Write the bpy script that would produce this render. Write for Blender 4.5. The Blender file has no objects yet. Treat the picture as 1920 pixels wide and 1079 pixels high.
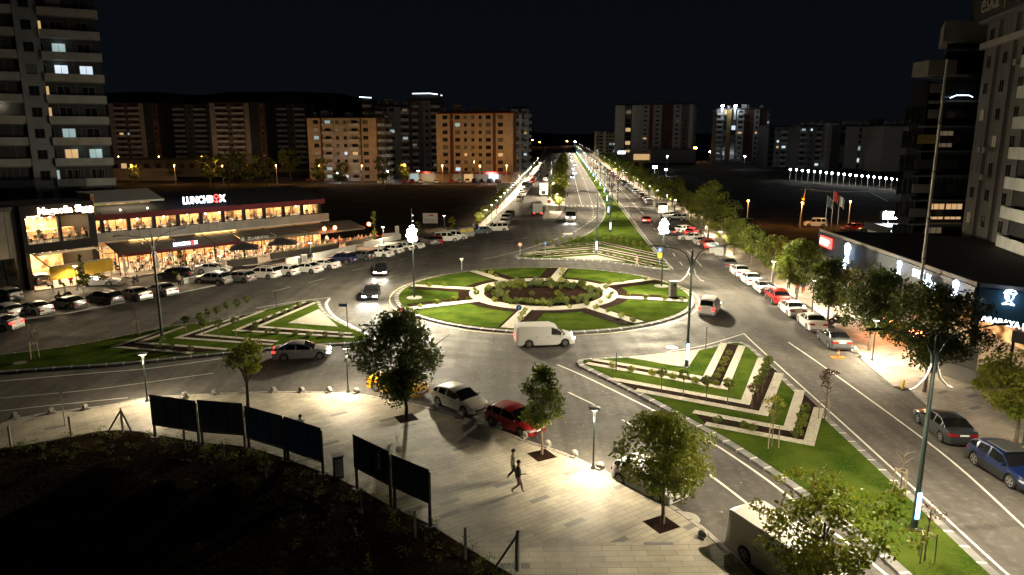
import bpy, math, random
import numpy as np
from mathutils import Vector, Matrix
R = math.radians
# ------------------------------------------------------------------ camera, sky, light
SC = bpy.context.scene
C = SC.collection
F = 1350.0; CAMH = 18.0; TP = 0.21
PIT = math.atan(TP); CP, SP = math.cos(PIT), math.sin(PIT)
cam = bpy.data.cameras.new('camera'); cam.sensor_width = 36; cam.lens = F / 1920 * 36
cam.clip_start = 0.3; cam.clip_end = 6000
camo = bpy.data.objects.new('camera', cam); C.objects.link(camo)
camo.location = (0, 0, CAMH); camo.rotation_euler = (R(90) - PIT, 0, 0)
SC.camera = camo
w = bpy.data.worlds.new('World'); SC.world = w; w.use_nodes = True
nt = w.node_tree; nt.nodes.clear()
wo = nt.nodes.new('ShaderNodeOutputWorld'); bg = nt.nodes.new('ShaderNodeBackground')
tcn = nt.nodes.new('ShaderNodeTexCoord'); sep = nt.nodes.new('ShaderNodeSeparateXYZ')
nt.links.new(tcn.outputs['Generated'], sep.inputs[0])
crp = nt.nodes.new('ShaderNodeValToRGB'); ce = crp.color_ramp.elements
ce[0].position = 0.0; ce[0].color = (.0016, .0019, .0026, 1); ce[1].position = .5; ce[1].color = (.0006, .0008, .0014, 1)
e = ce.new(.12); e.color = (.0014, .0021, .0031, 1)
nt.links.new(sep.outputs[2], crp.inputs[0]); nt.links.new(crp.outputs[0], bg.inputs[0])
bg.inputs[1].default_value = 1.7
nt.links.new(bg.outputs[0], wo.inputs[0])
sun = bpy.data.lights.new('fill_sun', 'SUN'); sun.energy = 0.025; sun.angle = R(0.5); sun.color = (.75, .85, 1)  # faint fill added for the dark buildings, not a real moon
suno = bpy.data.objects.new('fill_sun', sun); C.objects.link(suno); suno.rotation_euler = (R(50), 0, R(35))
SC.view_settings.view_transform = 'Standard'; SC.view_settings.look = 'None'
SC.view_settings.exposure = 0.0; SC.view_settings.gamma = 1
SC.render.engine = 'CYCLES'
cy = SC.cycles
cy.use_denoising = True
try: cy.denoiser = 'OPENIMAGEDENOISE'
except Exception: pass
cy.use_light_tree = True; cy.max_bounces = 5; cy.diffuse_bounces = 3; cy.glossy_bounces = 3
cy.transmission_bounces = 3; cy.transparent_max_bounces = 8
cy.sample_clamp_indirect = 4; cy.sample_clamp_direct = 0
cy.caustics_reflective = False; cy.caustics_refractive = False
rnd = random.Random(7)

# ------------------------------------------------------------------ helpers
def G(x, y, z=0.0):
    """photo pixel -> point on the horizontal plane z"""
    u = (x - 960) / F; v = (y - 539.5) / F
    t = (CAMH - z) / (SP + v * CP)
    return Vector((u * t, (CP - v * SP) * t, z))
def V(x, y, Y):
    u = (x - 960) / F; v = (y - 539.5) / F
    t = Y / (CP - v * SP)
    return Vector((u * t, Y, CAMH - (SP + v * CP) * t))
def onplane(x, y, A, B):
    """photo pixel -> point on the vertical plane through A and B"""
    u = (x - 960) / F; v = (y - 539.5) / F
    d = Vector((u, CP - v * SP, -(SP + v * CP)))
    n = Vector((-(B.y - A.y), B.x - A.x, 0))
    t = (Vector((A.x, A.y, CAMH)) - Vector((0, 0, CAMH))).dot(n) / d.dot(n)
    return Vector((0, 0, CAMH)) + d * t
ORD = ['first','second','third','fourth','fifth','sixth','seventh','eighth','ninth','tenth','eleventh','twelfth','thirteenth','fourteenth','fifteenth','sixteenth','seventeenth','eighteenth','nineteenth']
def nth(i):
    if i < 19: return ORD[i]
    t = ['twenty','thirty','forty','fifty','sixty','seventy','eighty','ninety'][(i + 1) // 10 - 2]
    r = (i + 1) % 10
    return (t + '-' + ORD[r - 1]) if r else (t[:-1] + 'ieth')

class MB:
    def __init__(s): s.v = []; s.f = []; s.m = []
    def poly(s, pts, m=0):
        n = len(s.v); s.v += [tuple(p) for p in pts]; s.f.append(tuple(range(n, n + len(pts)))); s.m.append(m)
    def box(s, c, d, m=0, rz=0, taper=1.0):
        cx, cy_, cz = c; a, b, h = d[0] / 2, d[1] / 2, d[2] / 2
        cr, sr = math.cos(rz), math.sin(rz); n = len(s.v)
        for k, (x, y, z) in enumerate([(-a,-b,-h),(a,-b,-h),(a,b,-h),(-a,b,-h),(-a,-b,h),(a,-b,h),(a,b,h),(-a,b,h)]):
            if k > 3: x *= taper; y *= taper
            s.v.append((cx + x * cr - y * sr, cy_ + x * sr + y * cr, cz + z))
        for f in [(0,3,2,1),(4,5,6,7),(0,1,5,4),(1,2,6,5),(2,3,7,6),(3,0,4,7)]:
            s.f.append(tuple(n + i for i in f)); s.m.append(m)
    def b2(s, p0, p1, m=0):
        s.box([(p0[i] + p1[i]) / 2 for i in range(3)], [abs(p1[i] - p0[i]) for i in range(3)], m)
    def prism(s, pts, z0, z1, m=0, ms=None, bottom=False):
        pts = [(p[0], p[1]) for p in pts]
        a = sum(pts[i][0] * pts[(i+1) % len(pts)][1] - pts[(i+1) % len(pts)][0] * pts[i][1] for i in range(len(pts)))
        if a < 0: pts = pts[::-1]
        n = len(s.v); k = len(pts)
        s.v += [(x, y, z0) for x, y in pts] + [(x, y, z1) for x, y in pts]
        s.f.append(tuple(range(n + k, n + 2 * k))); s.m.append(m)
        if bottom: s.f.append(tuple(range(n + k - 1, n - 1, -1))); s.m.append(m)
        for i in range(k):
            j = (i + 1) % k; s.f.append((n + i, n + j, n + k + j, n + k + i)); s.m.append(m if ms is None else ms)
    def tube(s, pts, rad, m=0, n=8, cap=True):
        pts = [Vector(p) for p in pts]
        if not hasattr(rad, '__len__'): rad = [rad] * len(pts)
        b0 = len(s.v); prev = None
        for i, p in enumerate(pts):
            if i == 0: d = pts[1] - p
            elif i == len(pts) - 1: d = p - pts[i-1]
            else: d = pts[i+1] - pts[i-1]
            d.normalize()
            if prev is None:
                up = Vector((0, 0, 1)) if abs(d.z) < .9 else Vector((1, 0, 0)); a = d.cross(up).normalized()
            else:
                a = (prev - d * prev.dot(d)).normalized()
            prev = a; b = d.cross(a)
            for k in range(n):
                t = 2 * math.pi * k / n
                s.v.append(tuple(p + (a * math.cos(t) + b * math.sin(t)) * rad[i]))
        for i in range(len(pts) - 1):
            for k in range(n):
                k2 = (k + 1) % n
                s.f.append((b0 + i*n + k, b0 + i*n + k2, b0 + (i+1)*n + k2, b0 + (i+1)*n + k)); s.m.append(m)
        if cap:
            s.f.append(tuple(b0 + k for k in range(n))[::-1]); s.m.append(m)
            e = b0 + (len(pts) - 1) * n
            s.f.append(tuple(e + k for k in range(n))); s.m.append(m)
    def sphere(s, c, r, m=0, nu=8, nv=5, sc=(1,1,1)):
        b0 = len(s.v)
        s.v.append((c[0], c[1], c[2] + r * sc[2]))
        for j in range(1, nv):
            ph = math.pi * j / nv
            for i in range(nu):
                t = 2 * math.pi * i / nu
                s.v.append((c[0] + r*sc[0]*math.sin(ph)*math.cos(t), c[1] + r*sc[1]*math.sin(ph)*math.sin(t), c[2] + r*sc[2]*math.cos(ph)))
        s.v.append((c[0], c[1], c[2] - r * sc[2])); e = len(s.v) - 1
        for i in range(nu):
            i2 = (i + 1) % nu
            s.f.append((b0, b0+1+i, b0+1+i2)); s.m.append(m)
            for j in range(nv - 2):
                a = b0 + 1 + j*nu
                s.f.append((a+i, a+nu+i, a+nu+i2, a+i2)); s.m.append(m)
            a = b0 + 1 + (nv-2)*nu
            s.f.append((a+i, e, a+i2)); s.m.append(m)
    def mesh(s, name, mats, smooth=None):
        me = bpy.data.meshes.new(name); me.from_pydata(s.v, [], s.f)
        if not isinstance(mats, (list, tuple)): mats = [mats]
        for q in mats: me.materials.append(q)
        if len(mats) > 1: me.polygons.foreach_set('material_index', s.m)
        if smooth:
            me.polygons.foreach_set('use_smooth', [True] * len(s.f))
            try: me.set_sharp_from_angle(angle=R(smooth))
            except Exception: pass
        me.update(); return me
    def build(s, name, mats, parent=None, smooth=None, loc=None):
        return obj(name, s.mesh(name, mats, smooth), parent, loc)
def obj(name, me, parent=None, loc=None, rz=0, sc=None):
    o = bpy.data.objects.new(name, me); C.objects.link(o)
    if parent: o.parent = parent
    if loc is not None: o.location = loc
    if rz: o.rotation_euler = (0, 0, rz)
    if sc is not None: o.scale = sc if hasattr(sc, '__len__') else (sc, sc, sc)
    return o
def tag(o, label=None, cat=None, group=None, kind=None):
    if label: o['label'] = label
    if cat: o['category'] = cat
    if group: o['group'] = group
    if kind: o['kind'] = kind
    return o
def thing(name, label, cat, loc=(0,0,0), rz=0, group=None):
    o = bpy.data.objects.new(name, None); C.objects.link(o); o.empty_display_size = .2
    o.location = loc; o.rotation_euler = (0, 0, rz)
    return tag(o, label, cat, group)
KIDS = {}
def kids(o):
    return [c for c in o.children]
def dup(root, loc, rz=0, label=None, group=None, sc=None):
    def cp(o, p):
        c = o.copy(); C.objects.link(c)
        if p: c.parent = p
        for k in o.children: cp(k, c)
        return c
    r = cp(root, None); r.location = loc; r.rotation_euler = (0, 0, rz)
    if sc is not None: r.scale = sc if hasattr(sc, '__len__') else (sc,)*3
    if label: r['label'] = label
    if group: r['group'] = group
    return r
def struct(o): o['kind'] = 'structure'; return o
def stuff(o, label=None, cat=None): tag(o, label, cat); o['kind'] = 'stuff'; return o
def ribbon(pts, wd, mb, z, m=0, t0=0, t1=None):
    """flat strip of width wd along a ground polyline"""
    pts = [Vector((p[0], p[1], 0)) for p in pts]
    L = []; 
    for i, p in enumerate(pts):
        a = (pts[i] - pts[i-1]).normalized() if i else (pts[1] - p).normalized()
        b = (pts[i+1] - p).normalized() if i < len(pts) - 1 else a
        d = (a + b).normalized(); n = Vector((-d.y, d.x, 0)); k = 1 / max(.5, d.dot(a))
        L.append((p + n * wd / 2 * k, p - n * wd / 2 * k))
    for i in range(len(L) - 1):
        a, b = L[i], L[i+1]
        mb.poly([(a[1].x, a[1].y, z), (b[1].x, b[1].y, z), (b[0].x, b[0].y, z), (a[0].x, a[0].y, z)], m)
    return L
def resample(pts, step):
    pts = [Vector((p[0], p[1], 0)) for p in pts]; out = [pts[0].copy()]; acc = 0
    for a, b in zip(pts, pts[1:]):
        L = (b - a).length; d = (b - a) / max(L, 1e-6); t = step - acc
        while t <= L:
            out.append(a + d * t); t += step
        acc = (L - (t - step))
    return out
def smoothline(pts, n=6):
    """Catmull-Rom through world points"""
    P = [Vector((p[0], p[1], 0)) for p in pts]; P = [P[0]*2 - P[1]] + P + [P[-1]*2 - P[-2]]; out = []
    for i in range(1, len(P) - 2):
        for k in range(n):
            t = k / n
            out.append(0.5 * ((2*P[i]) + (P[i+1]-P[i-1])*t + (2*P[i-1]-5*P[i]+4*P[i+1]-P[i+2])*t*t + (3*P[i]-P[i-1]-3*P[i+1]+P[i+2])*t**3))
    out.append(P[-2]); return out
def GP(l, z=0): return [G(x, y, z) for x, y in l]

# ------------------------------------------------------------------ materials
def mat(name, col=(.5,.5,.5), rough=.7, metal=0, emit=None, es=0, coat=0, spec=None):
    m = bpy.data.materials.new(name); m.use_nodes = True
    b = m.node_tree.nodes['Principled BSDF']
    b.inputs['Base Color'].default_value = (*col, 1); b.inputs['Roughness'].default_value = rough
    b.inputs['Metallic'].default_value = metal; b.inputs['Coat Weight'].default_value = coat
    b.inputs['Coat Roughness'].default_value = .05
    if spec is not None: b.inputs['Specular IOR Level'].default_value = spec
    if emit: b.inputs['Emission Color'].default_value = (*emit, 1); b.inputs['Emission Strength'].default_value = es
    return m
def noisy(name, c1, c2, scale=2.0, rough=.8, bump=0, bscale=30, detail=6, c3=None, rough2=None, dist=.05, world=True, spec=None, ramp=(.35,.65)):
    m = mat(name, c1, rough, spec=spec); T = m.node_tree; N = T.nodes; b = N['Principled BSDF']
    tc = N.new('ShaderNodeNewGeometry') if world else N.new('ShaderNodeTexCoord')
    src = tc.outputs['Position'] if world else tc.outputs['Object']
    n = N.new('ShaderNodeTexNoise'); n.inputs['Scale'].default_value = scale; n.inputs['Detail'].default_value = detail
    T.links.new(src, n.inputs['Vector'])
    r = N.new('ShaderNodeValToRGB'); r.color_ramp.elements[0].color = (*c1, 1); r.color_ramp.elements[1].color = (*c2, 1)
    r.color_ramp.elements[0].position = ramp[0]; r.color_ramp.elements[1].position = ramp[1]
    T.links.new(n.outputs[0], r.inputs[0]); out = r.outputs[0]
    if c3:
        n3 = N.new('ShaderNodeTexNoise'); n3.inputs['Scale'].default_value = scale * 11; n3.inputs['Detail'].default_value = 3
        T.links.new(src, n3.inputs['Vector'])
        q = N.new('ShaderNodeMixRGB'); q.inputs[2].default_value = (*c3, 1)
        mr = N.new('ShaderNodeMapRange'); mr.inputs[1].default_value = .5; mr.inputs[2].default_value = .75
        T.links.new(n3.outputs[0], mr.inputs[0]); T.links.new(mr.outputs[0], q.inputs[0]); T.links.new(out, q.inputs[1]); out = q.outputs[0]
    T.links.new(out, b.inputs['Base Color'])
    if bump:
        nb = N.new('ShaderNodeTexNoise'); nb.inputs['Scale'].default_value = bscale; nb.inputs['Detail'].default_value = 4
        T.links.new(src, nb.inputs['Vector'])
        bp = N.new('ShaderNodeBump'); bp.inputs['Strength'].default_value = bump; bp.inputs['Distance'].default_value = dist
        T.links.new(nb.outputs[0], bp.inputs['Height']); T.links.new(bp.outputs[0], b.inputs['Normal'])
    return m
def paving(name, ang, base, dark, bw=1.1, bh=.34, frac=.035):
    m = mat(name, base, .62); T = m.node_tree; N = T.nodes; b = N['Principled BSDF']
    g = N.new('ShaderNodeNewGeometry'); mp = N.new('ShaderNodeMapping'); mp.inputs['Rotation'].default_value = (0, 0, -ang)
    T.links.new(g.outputs['Position'], mp.inputs[0])
    def br(c1, c2, mortar, ms):
        k = N.new('ShaderNodeTexBrick'); k.inputs['Color1'].default_value = (*c1, 1); k.inputs['Color2'].default_value = (*c2, 1)
        k.inputs['Mortar'].default_value = (*mortar, 1); k.inputs['Scale'].default_value = 1
        k.inputs['Brick Width'].default_value = bw; k.inputs['Row Height'].default_value = bh
        k.inputs['Mortar Size'].default_value = ms; k.inputs['Mortar Smooth'].default_value = .3; k.inputs['Bias'].default_value = 0
        T.links.new(mp.outputs[0], k.inputs['Vector']); return k
    k1 = br(tuple(c * .86 for c in base), tuple(min(1, c * 1.1) for c in base), tuple(c * .42 for c in base), .014)
    k2 = br((0,0,0), (1,1,1), (0,0,0), 0.0)
    rp = N.new('ShaderNodeValToRGB'); rp.color_ramp.interpolation = 'CONSTANT'
    rp.color_ramp.elements[0].color = (0,0,0,1); rp.color_ramp.elements[1].color = (1,1,1,1); rp.color_ramp.elements[1].position = 1 - frac
    T.links.new(k2.outputs[0], rp.inputs[0])
    q = N.new('ShaderNodeMixRGB'); q.inputs[2].default_value = (*dark, 1)
    T.links.new(rp.outputs[0], q.inputs[0])
    ns = N.new('ShaderNodeTexNoise'); ns.inputs['Scale'].default_value = .55; ns.inputs['Detail'].default_value = 7
    T.links.new(g.outputs['Position'], ns.inputs['Vector'])
    mr = N.new('ShaderNodeMapRange'); mr.inputs[1].default_value = .3; mr.inputs[2].default_value = .7; mr.inputs[3].default_value = .58; mr.inputs[4].default_value = 1.1
    T.links.new(ns.outputs[0], mr.inputs[0])
    q2 = N.new('ShaderNodeMixRGB'); q2.blend_type = 'MULTIPLY'; q2.inputs[0].default_value = 1
    T.links.new(k1.outputs[0], q2.inputs[1]); T.links.new(mr.outputs[0], q2.inputs[2])
    T.links.new(q2.outputs[0], q.inputs[1]); T.links.new(q.outputs[0], b.inputs['Base Color'])
    bp = N.new('ShaderNodeBump'); bp.inputs['Strength'].default_value = .5; bp.inputs['Distance'].default_value = .01; bp.invert = True
    T.links.new(k1.outputs['Fac'], bp.inputs['Height']); T.links.new(bp.outputs[0], b.inputs['Normal'])
    return m
def gravelmat(name, base, scale=9):
    m = mat(name, base, .85); T = m.node_tree; N = T.nodes; b = N['Principled BSDF']
    g = N.new('ShaderNodeNewGeometry'); v = N.new('ShaderNodeTexVoronoi'); v.inputs['Scale'].default_value = scale
    T.links.new(g.outputs['Position'], v.inputs['Vector'])
    mr = N.new('ShaderNodeMapRange'); mr.inputs[1].default_value = .15; mr.inputs[2].default_value = .75; mr.inputs[3].default_value = 1.0; mr.inputs[4].default_value = .6
    T.links.new(v.outputs['Distance'], mr.inputs[0])
    hs = N.new('ShaderNodeHueSaturation'); hs.inputs['Color'].default_value = (*base, 1)
    T.links.new(mr.outputs[0], hs.inputs['Value']); T.links.new(hs.outputs[0], b.inputs['Base Color'])
    bp = N.new('ShaderNodeBump'); bp.inputs['Strength'].default_value = .9; bp.inputs['Distance'].default_value = .05; bp.invert = True
    T.links.new(v.outputs['Distance'], bp.inputs['Height']); T.links.new(bp.outputs[0], b.inputs['Normal'])
    return m
def asphaltmat(name, c1, c2):
    m = noisy(name, c1, c2, .22, .62, .35, 55, 8, c3=tuple(x * 1.35 for x in c2), dist=.012)
    T = m.node_tree; N = T.nodes; b = N['Principled BSDF']
    g = N.new('ShaderNodeNewGeometry'); n = N.new('ShaderNodeTexNoise'); n.inputs['Scale'].default_value = .5
    T.links.new(g.outputs['Position'], n.inputs['Vector'])
    mr = N.new('ShaderNodeMapRange'); mr.inputs[1].default_value = .3; mr.inputs[2].default_value = .7; mr.inputs[3].default_value = .62; mr.inputs[4].default_value = .85; b.inputs['Specular IOR Level'].default_value = .3
    T.links.new(n.outputs[0], mr.inputs[0]); T.links.new(mr.outputs[0], b.inputs['Roughness'])
    # tyre-darkened lanes going round the roundabout, and long stretched wear along the avenue
    vd = N.new('ShaderNodeVectorMath'); vd.operation = 'DISTANCE'; vd.inputs[1].default_value = (3.2, 81.5, 0)
    T.links.new(g.outputs['Position'], vd.inputs[0])
    n2 = N.new('ShaderNodeTexNoise'); n2.inputs['Scale'].default_value = .12; T.links.new(g.outputs['Position'], n2.inputs['Vector'])
    ad = N.new('ShaderNodeMath'); ad.operation = 'MULTIPLY_ADD'; ad.inputs[1].default_value = 2.4; T.links.new(n2.outputs[0], ad.inputs[0]); T.links.new(vd.outputs['Value'], ad.inputs[2])
    dv = N.new('ShaderNodeMath'); dv.operation = 'DIVIDE'; dv.inputs[1].default_value = 40; T.links.new(ad.outputs[0], dv.inputs[0])
    rp = N.new('ShaderNodeValToRGB'); E = rp.color_ramp.elements; E[0].position = .49; E[0].color = (1,1,1,1); E[1].position = .8; E[1].color = (1,1,1,1)
    for p_, c_ in ((.515,.68),(.535,.95),(.555,.66),(.585,1),(.615,.72),(.635,.98),(.655,.74),(.7,1)): e_ = E.new(p_); e_.color = (c_,c_,c_,1)
    T.links.new(dv.outputs[0], rp.inputs[0])
    mp = N.new('ShaderNodeMapping'); mp.inputs['Rotation'].default_value = (0,0,.12); mp.inputs['Scale'].default_value = (.9,.035,1); T.links.new(g.outputs['Position'], mp.inputs[0])
    n4 = N.new('ShaderNodeTexNoise'); n4.inputs['Scale'].default_value = 1; n4.inputs['Detail'].default_value = 5; T.links.new(mp.outputs[0], n4.inputs['Vector'])
    m4 = N.new('ShaderNodeMapRange'); m4.inputs[1].default_value = .35; m4.inputs[2].default_value = .65; m4.inputs[3].default_value = .68; m4.inputs[4].default_value = 1.18; T.links.new(n4.outputs[0], m4.inputs[0])
    src = b.inputs['Base Color'].links[0].from_socket
    a1 = N.new('ShaderNodeMixRGB'); a1.blend_type = 'MULTIPLY'; a1.inputs[0].default_value = 1; T.links.new(src, a1.inputs[1]); T.links.new(rp.outputs[0], a1.inputs[2])
    a2 = N.new('ShaderNodeMixRGB'); a2.blend_type = 'MULTIPLY'; a2.inputs[0].default_value = 1; T.links.new(a1.outputs[0], a2.inputs[1]); T.links.new(m4.outputs[0], a2.inputs[2])
    T.links.new(a2.outputs[0], b.inputs['Base Color'])
    return m
def leafmat(name, c1, c2, sc=1.3):
    m = noisy(name, c1, c2, sc, .5, detail=3, ramp=(.3,.7)); T = m.node_tree; N = T.nodes; b = N['Principled BSDF']
    out = [n for n in N if n.type == 'OUTPUT_MATERIAL'][0]
    tr = N.new('ShaderNodeBsdfTranslucent'); tr.inputs[0].default_value = (c2[0]*1.3, c2[1]*1.5, c2[2]*.8, 1)
    ms = N.new('ShaderNodeMixShader'); ms.inputs[0].default_value = .3
    T.links.new(b.outputs[0], ms.inputs[1]); T.links.new(tr.outputs[0], ms.inputs[2]); T.links.new(ms.outputs[0], out.inputs[0])
    return m
pd = (G(1083,916) - G(1000,946)); PANG = math.atan2(pd.y, pd.x)
M = dict(
 asphalt=asphaltmat('asphalt', (.07,.064,.056), (.1,.092,.082)),
 asphalt2=asphaltmat('asphalt_lot', (.04,.037,.034), (.06,.055,.05)),
 patch=noisy('asphalt_patch', (.036,.035,.034), (.05,.048,.046), .8, .7),
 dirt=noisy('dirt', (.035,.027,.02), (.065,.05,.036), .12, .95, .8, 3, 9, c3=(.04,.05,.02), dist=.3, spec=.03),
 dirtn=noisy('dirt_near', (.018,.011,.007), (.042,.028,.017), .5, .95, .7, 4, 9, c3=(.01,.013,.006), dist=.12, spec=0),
 paveA=paving('paving_light', PANG, (.46,.42,.33), (.17,.165,.155)),
 paveB=paving('paving_straight', 0.02, (.46,.42,.33), (.16,.155,.15), 1.3, .42),
 paveC=paving('paving_rosy', R(28), (.42,.36,.29), (.15,.14,.135), 1.1, .36, .05),
 concrete=noisy('concrete', (.36,.34,.29), (.46,.43,.37), .7, .8, .3, 12),
 kerb=noisy('kerb_grey', (.13,.13,.125), (.2,.2,.19), 2, .8, .3, 18),
 kerbw=noisy('kerb_joint', (.5,.49,.45), (.62,.6,.55), 3, .8),
 kerbl=noisy('kerb_light', (.28,.27,.25), (.38,.36,.33), 1.5, .8, .3, 14),
 grass=noisy('grass', (.024,.052,.006), (.064,.094,.013), .45, .9, 1, 22, 9, c3=(.075,.075,.02), dist=.06, spec=0),
 soil=noisy('soil', (.011,.006,.004), (.024,.013,.009), 1.5, .95, 1, 14, 8, dist=.06, spec=.02),
 gravel=gravelmat('white_gravel', (.5,.46,.37)),
 white=noisy('road_paint', (.5,.5,.46), (.66,.65,.6), 1.2, .6, ramp=(.3,.55)),
 yellow=noisy('kerb_line', (.55,.45,.22), (.62,.52,.3), 1.2, .6),
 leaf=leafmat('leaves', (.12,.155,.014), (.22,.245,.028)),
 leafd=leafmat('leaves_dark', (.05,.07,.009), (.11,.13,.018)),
 leafk=leafmat('leaves_shadowy', (.022,.034,.007), (.055,.072,.013)),  # darker leaf copy: backlit shade of the crowns put into the colour
 leafy=leafmat('leaves_yellow', (.15,.16,.02), (.26,.24,.035), 2.5),
 leafr=leafmat('leaves_red', (.07,.03,.02), (.12,.06,.03)),
 leafs=leafmat('leaves_silver', (.06,.075,.045), (.13,.15,.09)),
 bark=noisy('bark', (.12,.09,.06), (.22,.17,.12), 6, .9, .8, 20, dist=.02, world=False),
 barkd=noisy('bark_dark', (.05,.035,.025), (.1,.07,.05), 6, .9, .8, 20, dist=.02, world=False),
 stake=mat('stake_wood', (.36,.28,.18), .8),
 polemetal=noisy('pole_metal', (.03,.045,.04), (.04,.055,.05), 3, .4, world=False),
 steel=noisy('steel', (.3,.3,.29), (.4,.4,.38), 3, .45, world=False),
 dark=mat('dark_metal', (.02,.02,.02), .5),
 black=mat('black', (.008,.008,.008), .55),
 tyre=mat('tyre_rubber', (.012,.012,.012), .85),
 rim=mat('rim_alloy', (.42,.42,.42), .3, .8),
 glass=mat('car_glass', (.008,.009,.01), .06, 0, coat=.5),
 wglass=mat('window_glass', (.012,.014,.016), .1),
 lampon=mat('lamp_glow', (1,1,1), .5, emit=(1,.9,.72), es=30),
 flood=mat('flood_glow', (1,1,1), .5, emit=(1,.93,.74), es=160),
 floodw=mat('flood_white', (1,1,1), .5, emit=(.82,.92,1), es=160),
 orangel=mat('sodium_glow', (1,.5,.1), .5, emit=(1,.36,.05), es=60),
 heat=mat('heater_glow', (1,.4,.2), .5, emit=(1,.25,.09), es=25),
 head=mat('headlight_on', (1,1,1), .3, emit=(1,.95,.85), es=35),
 headw=mat('headlight_led', (1,1,1), .3, emit=(.8,.9,1), es=45),
 headoff=mat('headlight_off', (.55,.56,.58), .1, coat=1),
 tail=mat('taillight_off', (.28,.01,.012), .2, coat=1),
 tailon=mat('taillight_on', (1,.05,.04), .3, emit=(1,.04,.03), es=4),
 plate=mat('number_plate', (.7,.7,.68), .5),
 blueled=mat('blue_led', (.3,.5,1), .5, emit=(.2,.5,1), es=9),
 whiteled=mat('white_led', (.9,.95,1), .5, emit=(.8,.9,1), es=6),
 signw=mat('sign_white_glow', (1,1,1), .5, emit=(.75,.88,1), es=5),
 signwarm=mat('sign_warm_glow', (1,.9,.8), .5, emit=(1,.72,.45), es=9),
 signr=mat('sign_red_glow', (1,.1,.1), .5, emit=(1,.06,.05), es=4.5),
 signpurple=mat('sign_violet_glow', (1,.8,1), .5, emit=(.85,.7,1), es=6),
 warmstrip=mat('warm_strip', (1,.8,.4), .5, emit=(1,.62,.18), es=6),
 ceil_on=mat('ceiling_lamp', (1,.85,.6), .5, emit=(1,.8,.5), es=8),
 stone=noisy('bollard_stone', (.3,.29,.26), (.4,.38,.34), 4, .85, .4, 20),
 skin=mat('skin', (.5,.32,.22), .6),
 hair=mat('hair', (.012,.01,.008), .6),
 screen=mat('tv_screen', (.1,.1,.1), .2, emit=(.4,.6,1), es=1.5),
)
def paint(n, c, coat=.8, rough=.35, metal=0): M[n] = mat('paint_' + n, c, rough, metal, coat=coat)
paint('pwhite', (.74,.73,.7)); paint('psilver', (.42,.42,.42), metal=.6); paint('pgrey', (.12,.125,.135), metal=.5)
paint('pblack', (.012,.012,.013)); paint('pred', (.33,.012,.014)); paint('pblue', (.004,.014,.075)); paint('pyellow', (.8,.4,.01))
paint('pcream', (.66,.64,.56)); paint('pdgrey', (.045,.05,.055), metal=.4); paint('pteal', (.05,.09,.12))
# ------------------------------------------------------------------ ground, roads, pavements
def sheet(name, pts, z, m, z0=None, side=None):
    mb = MB()
    if z0 is None: mb.poly([(p[0], p[1], z) for p in pts])
    else: mb.prism(pts, z0, z, 0, 1 if side else None)
    o = mb.build(name, [m, side] if side else m); return struct(o)
def gridground():
    mb = MB(); xs = np.linspace(-1500, 1500, 25); ys = np.linspace(-60, 3000, 26); n = len(mb.v)
    for y in ys:
        for x in xs: mb.v.append((float(x), float(y), -.06))
    for j in range(25):
        for i in range(24):
            a = j * 25 + i; mb.f.append((a, a+1, a+26, a+25)); mb.m.append(0)
    return struct(mb.build('ground', M['dirt']))
gridground()
def ridge(name, px, Y):
    mb = MB(); top = [V(x, y, Y) for x, y in px]
    for a, b in zip(top, top[1:]):
        mb.poly([(a.x, Y, -5), (b.x, Y, -5), (b.x, Y, b.z), (a.x, Y, a.z)])
        mb.poly([(a.x, Y, a.z), (b.x, Y, b.z), (b.x, Y + 500, -5), (a.x, Y + 500, -5)])
    return struct(mb.build(name, M['black']))
ridge('hills', [(150,176),(285,172),(350,178),(385,178),(430,173),(560,172),(640,176),(700,190),(760,205),(860,228),(960,246),(1060,252),(1200,250),(1500,252)], 1500)

ROADL = GP([(640,360),(976,345),(1003,322),(1024,281),(1030,270)])
road = [(-230,5),(130,5),(130,60)] + [tuple(G(1560,560)[:2]), tuple(G(1390,470)[:2]), tuple(G(1300,395)[:2]), tuple(G(1230,355)[:2]), tuple(G(1165,318)[:2]), tuple(G(1112,289)[:2]), tuple(G(1086,272)[:2]), tuple(G(1024,272)[:2]), tuple(G(1010,300)[:2]), tuple(G(985,330)[:2]), tuple(G(760,332)[:2]), tuple(G(520,340)[:2]), tuple(G(560,344)[:2]), tuple(G(976,350)[:2]), tuple(G(895,425)[:2]), tuple(G(600,470)[:2]), (-230,130)]
sheet('road', road, 0.0, M['asphalt'])
# earth lots
sheet('field', GP([(720,462),(890,427),(943,377),(972,349),(560,345),(200,338),(-400,340),(-400,430),(100,440),(600,455)]), .05, M['dirt'], -.02)
sheet('field', GP([(1108,283),(1165,313),(1232,350),(1300,392),(1372,436),(1440,470),(1560,470),(2300,560),(2300,340),(1500,328),(1300,300),(1180,285)]), .05, M['dirt'], -.02)
# lit parking street in front of the beige apartment blocks
FE = [(0,845),(60,836),(130,823),(200,811),(255,812),(290,818),(376,833),(463,842),(536,864),(606,890),(667,917),(740,957),(806,988),(860,1022),(930,1065),(960,1082),(1100,1160)]
PK = [(-300,825),(-120,806),(0,793),(90,777),(200,763),(280,748),(400,741),(480,738),(560,737),(650,740),(720,749),(800,766),(860,783),(930,807),(1000,833),(1060,853),(1115,878),(1180,908),(1240,938),(1300,978),(1345,1015),(1400,1068),(1470,1140),(1560,1230)]
kp = smoothline(GP(PK), 4)
fe = smoothline(GP([(-300,885),(-120,862)] + FE), 3)
plaza = kp + [Vector((fe[-1].x, fe[-1].y, 0))] + fe[::-1]
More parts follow.
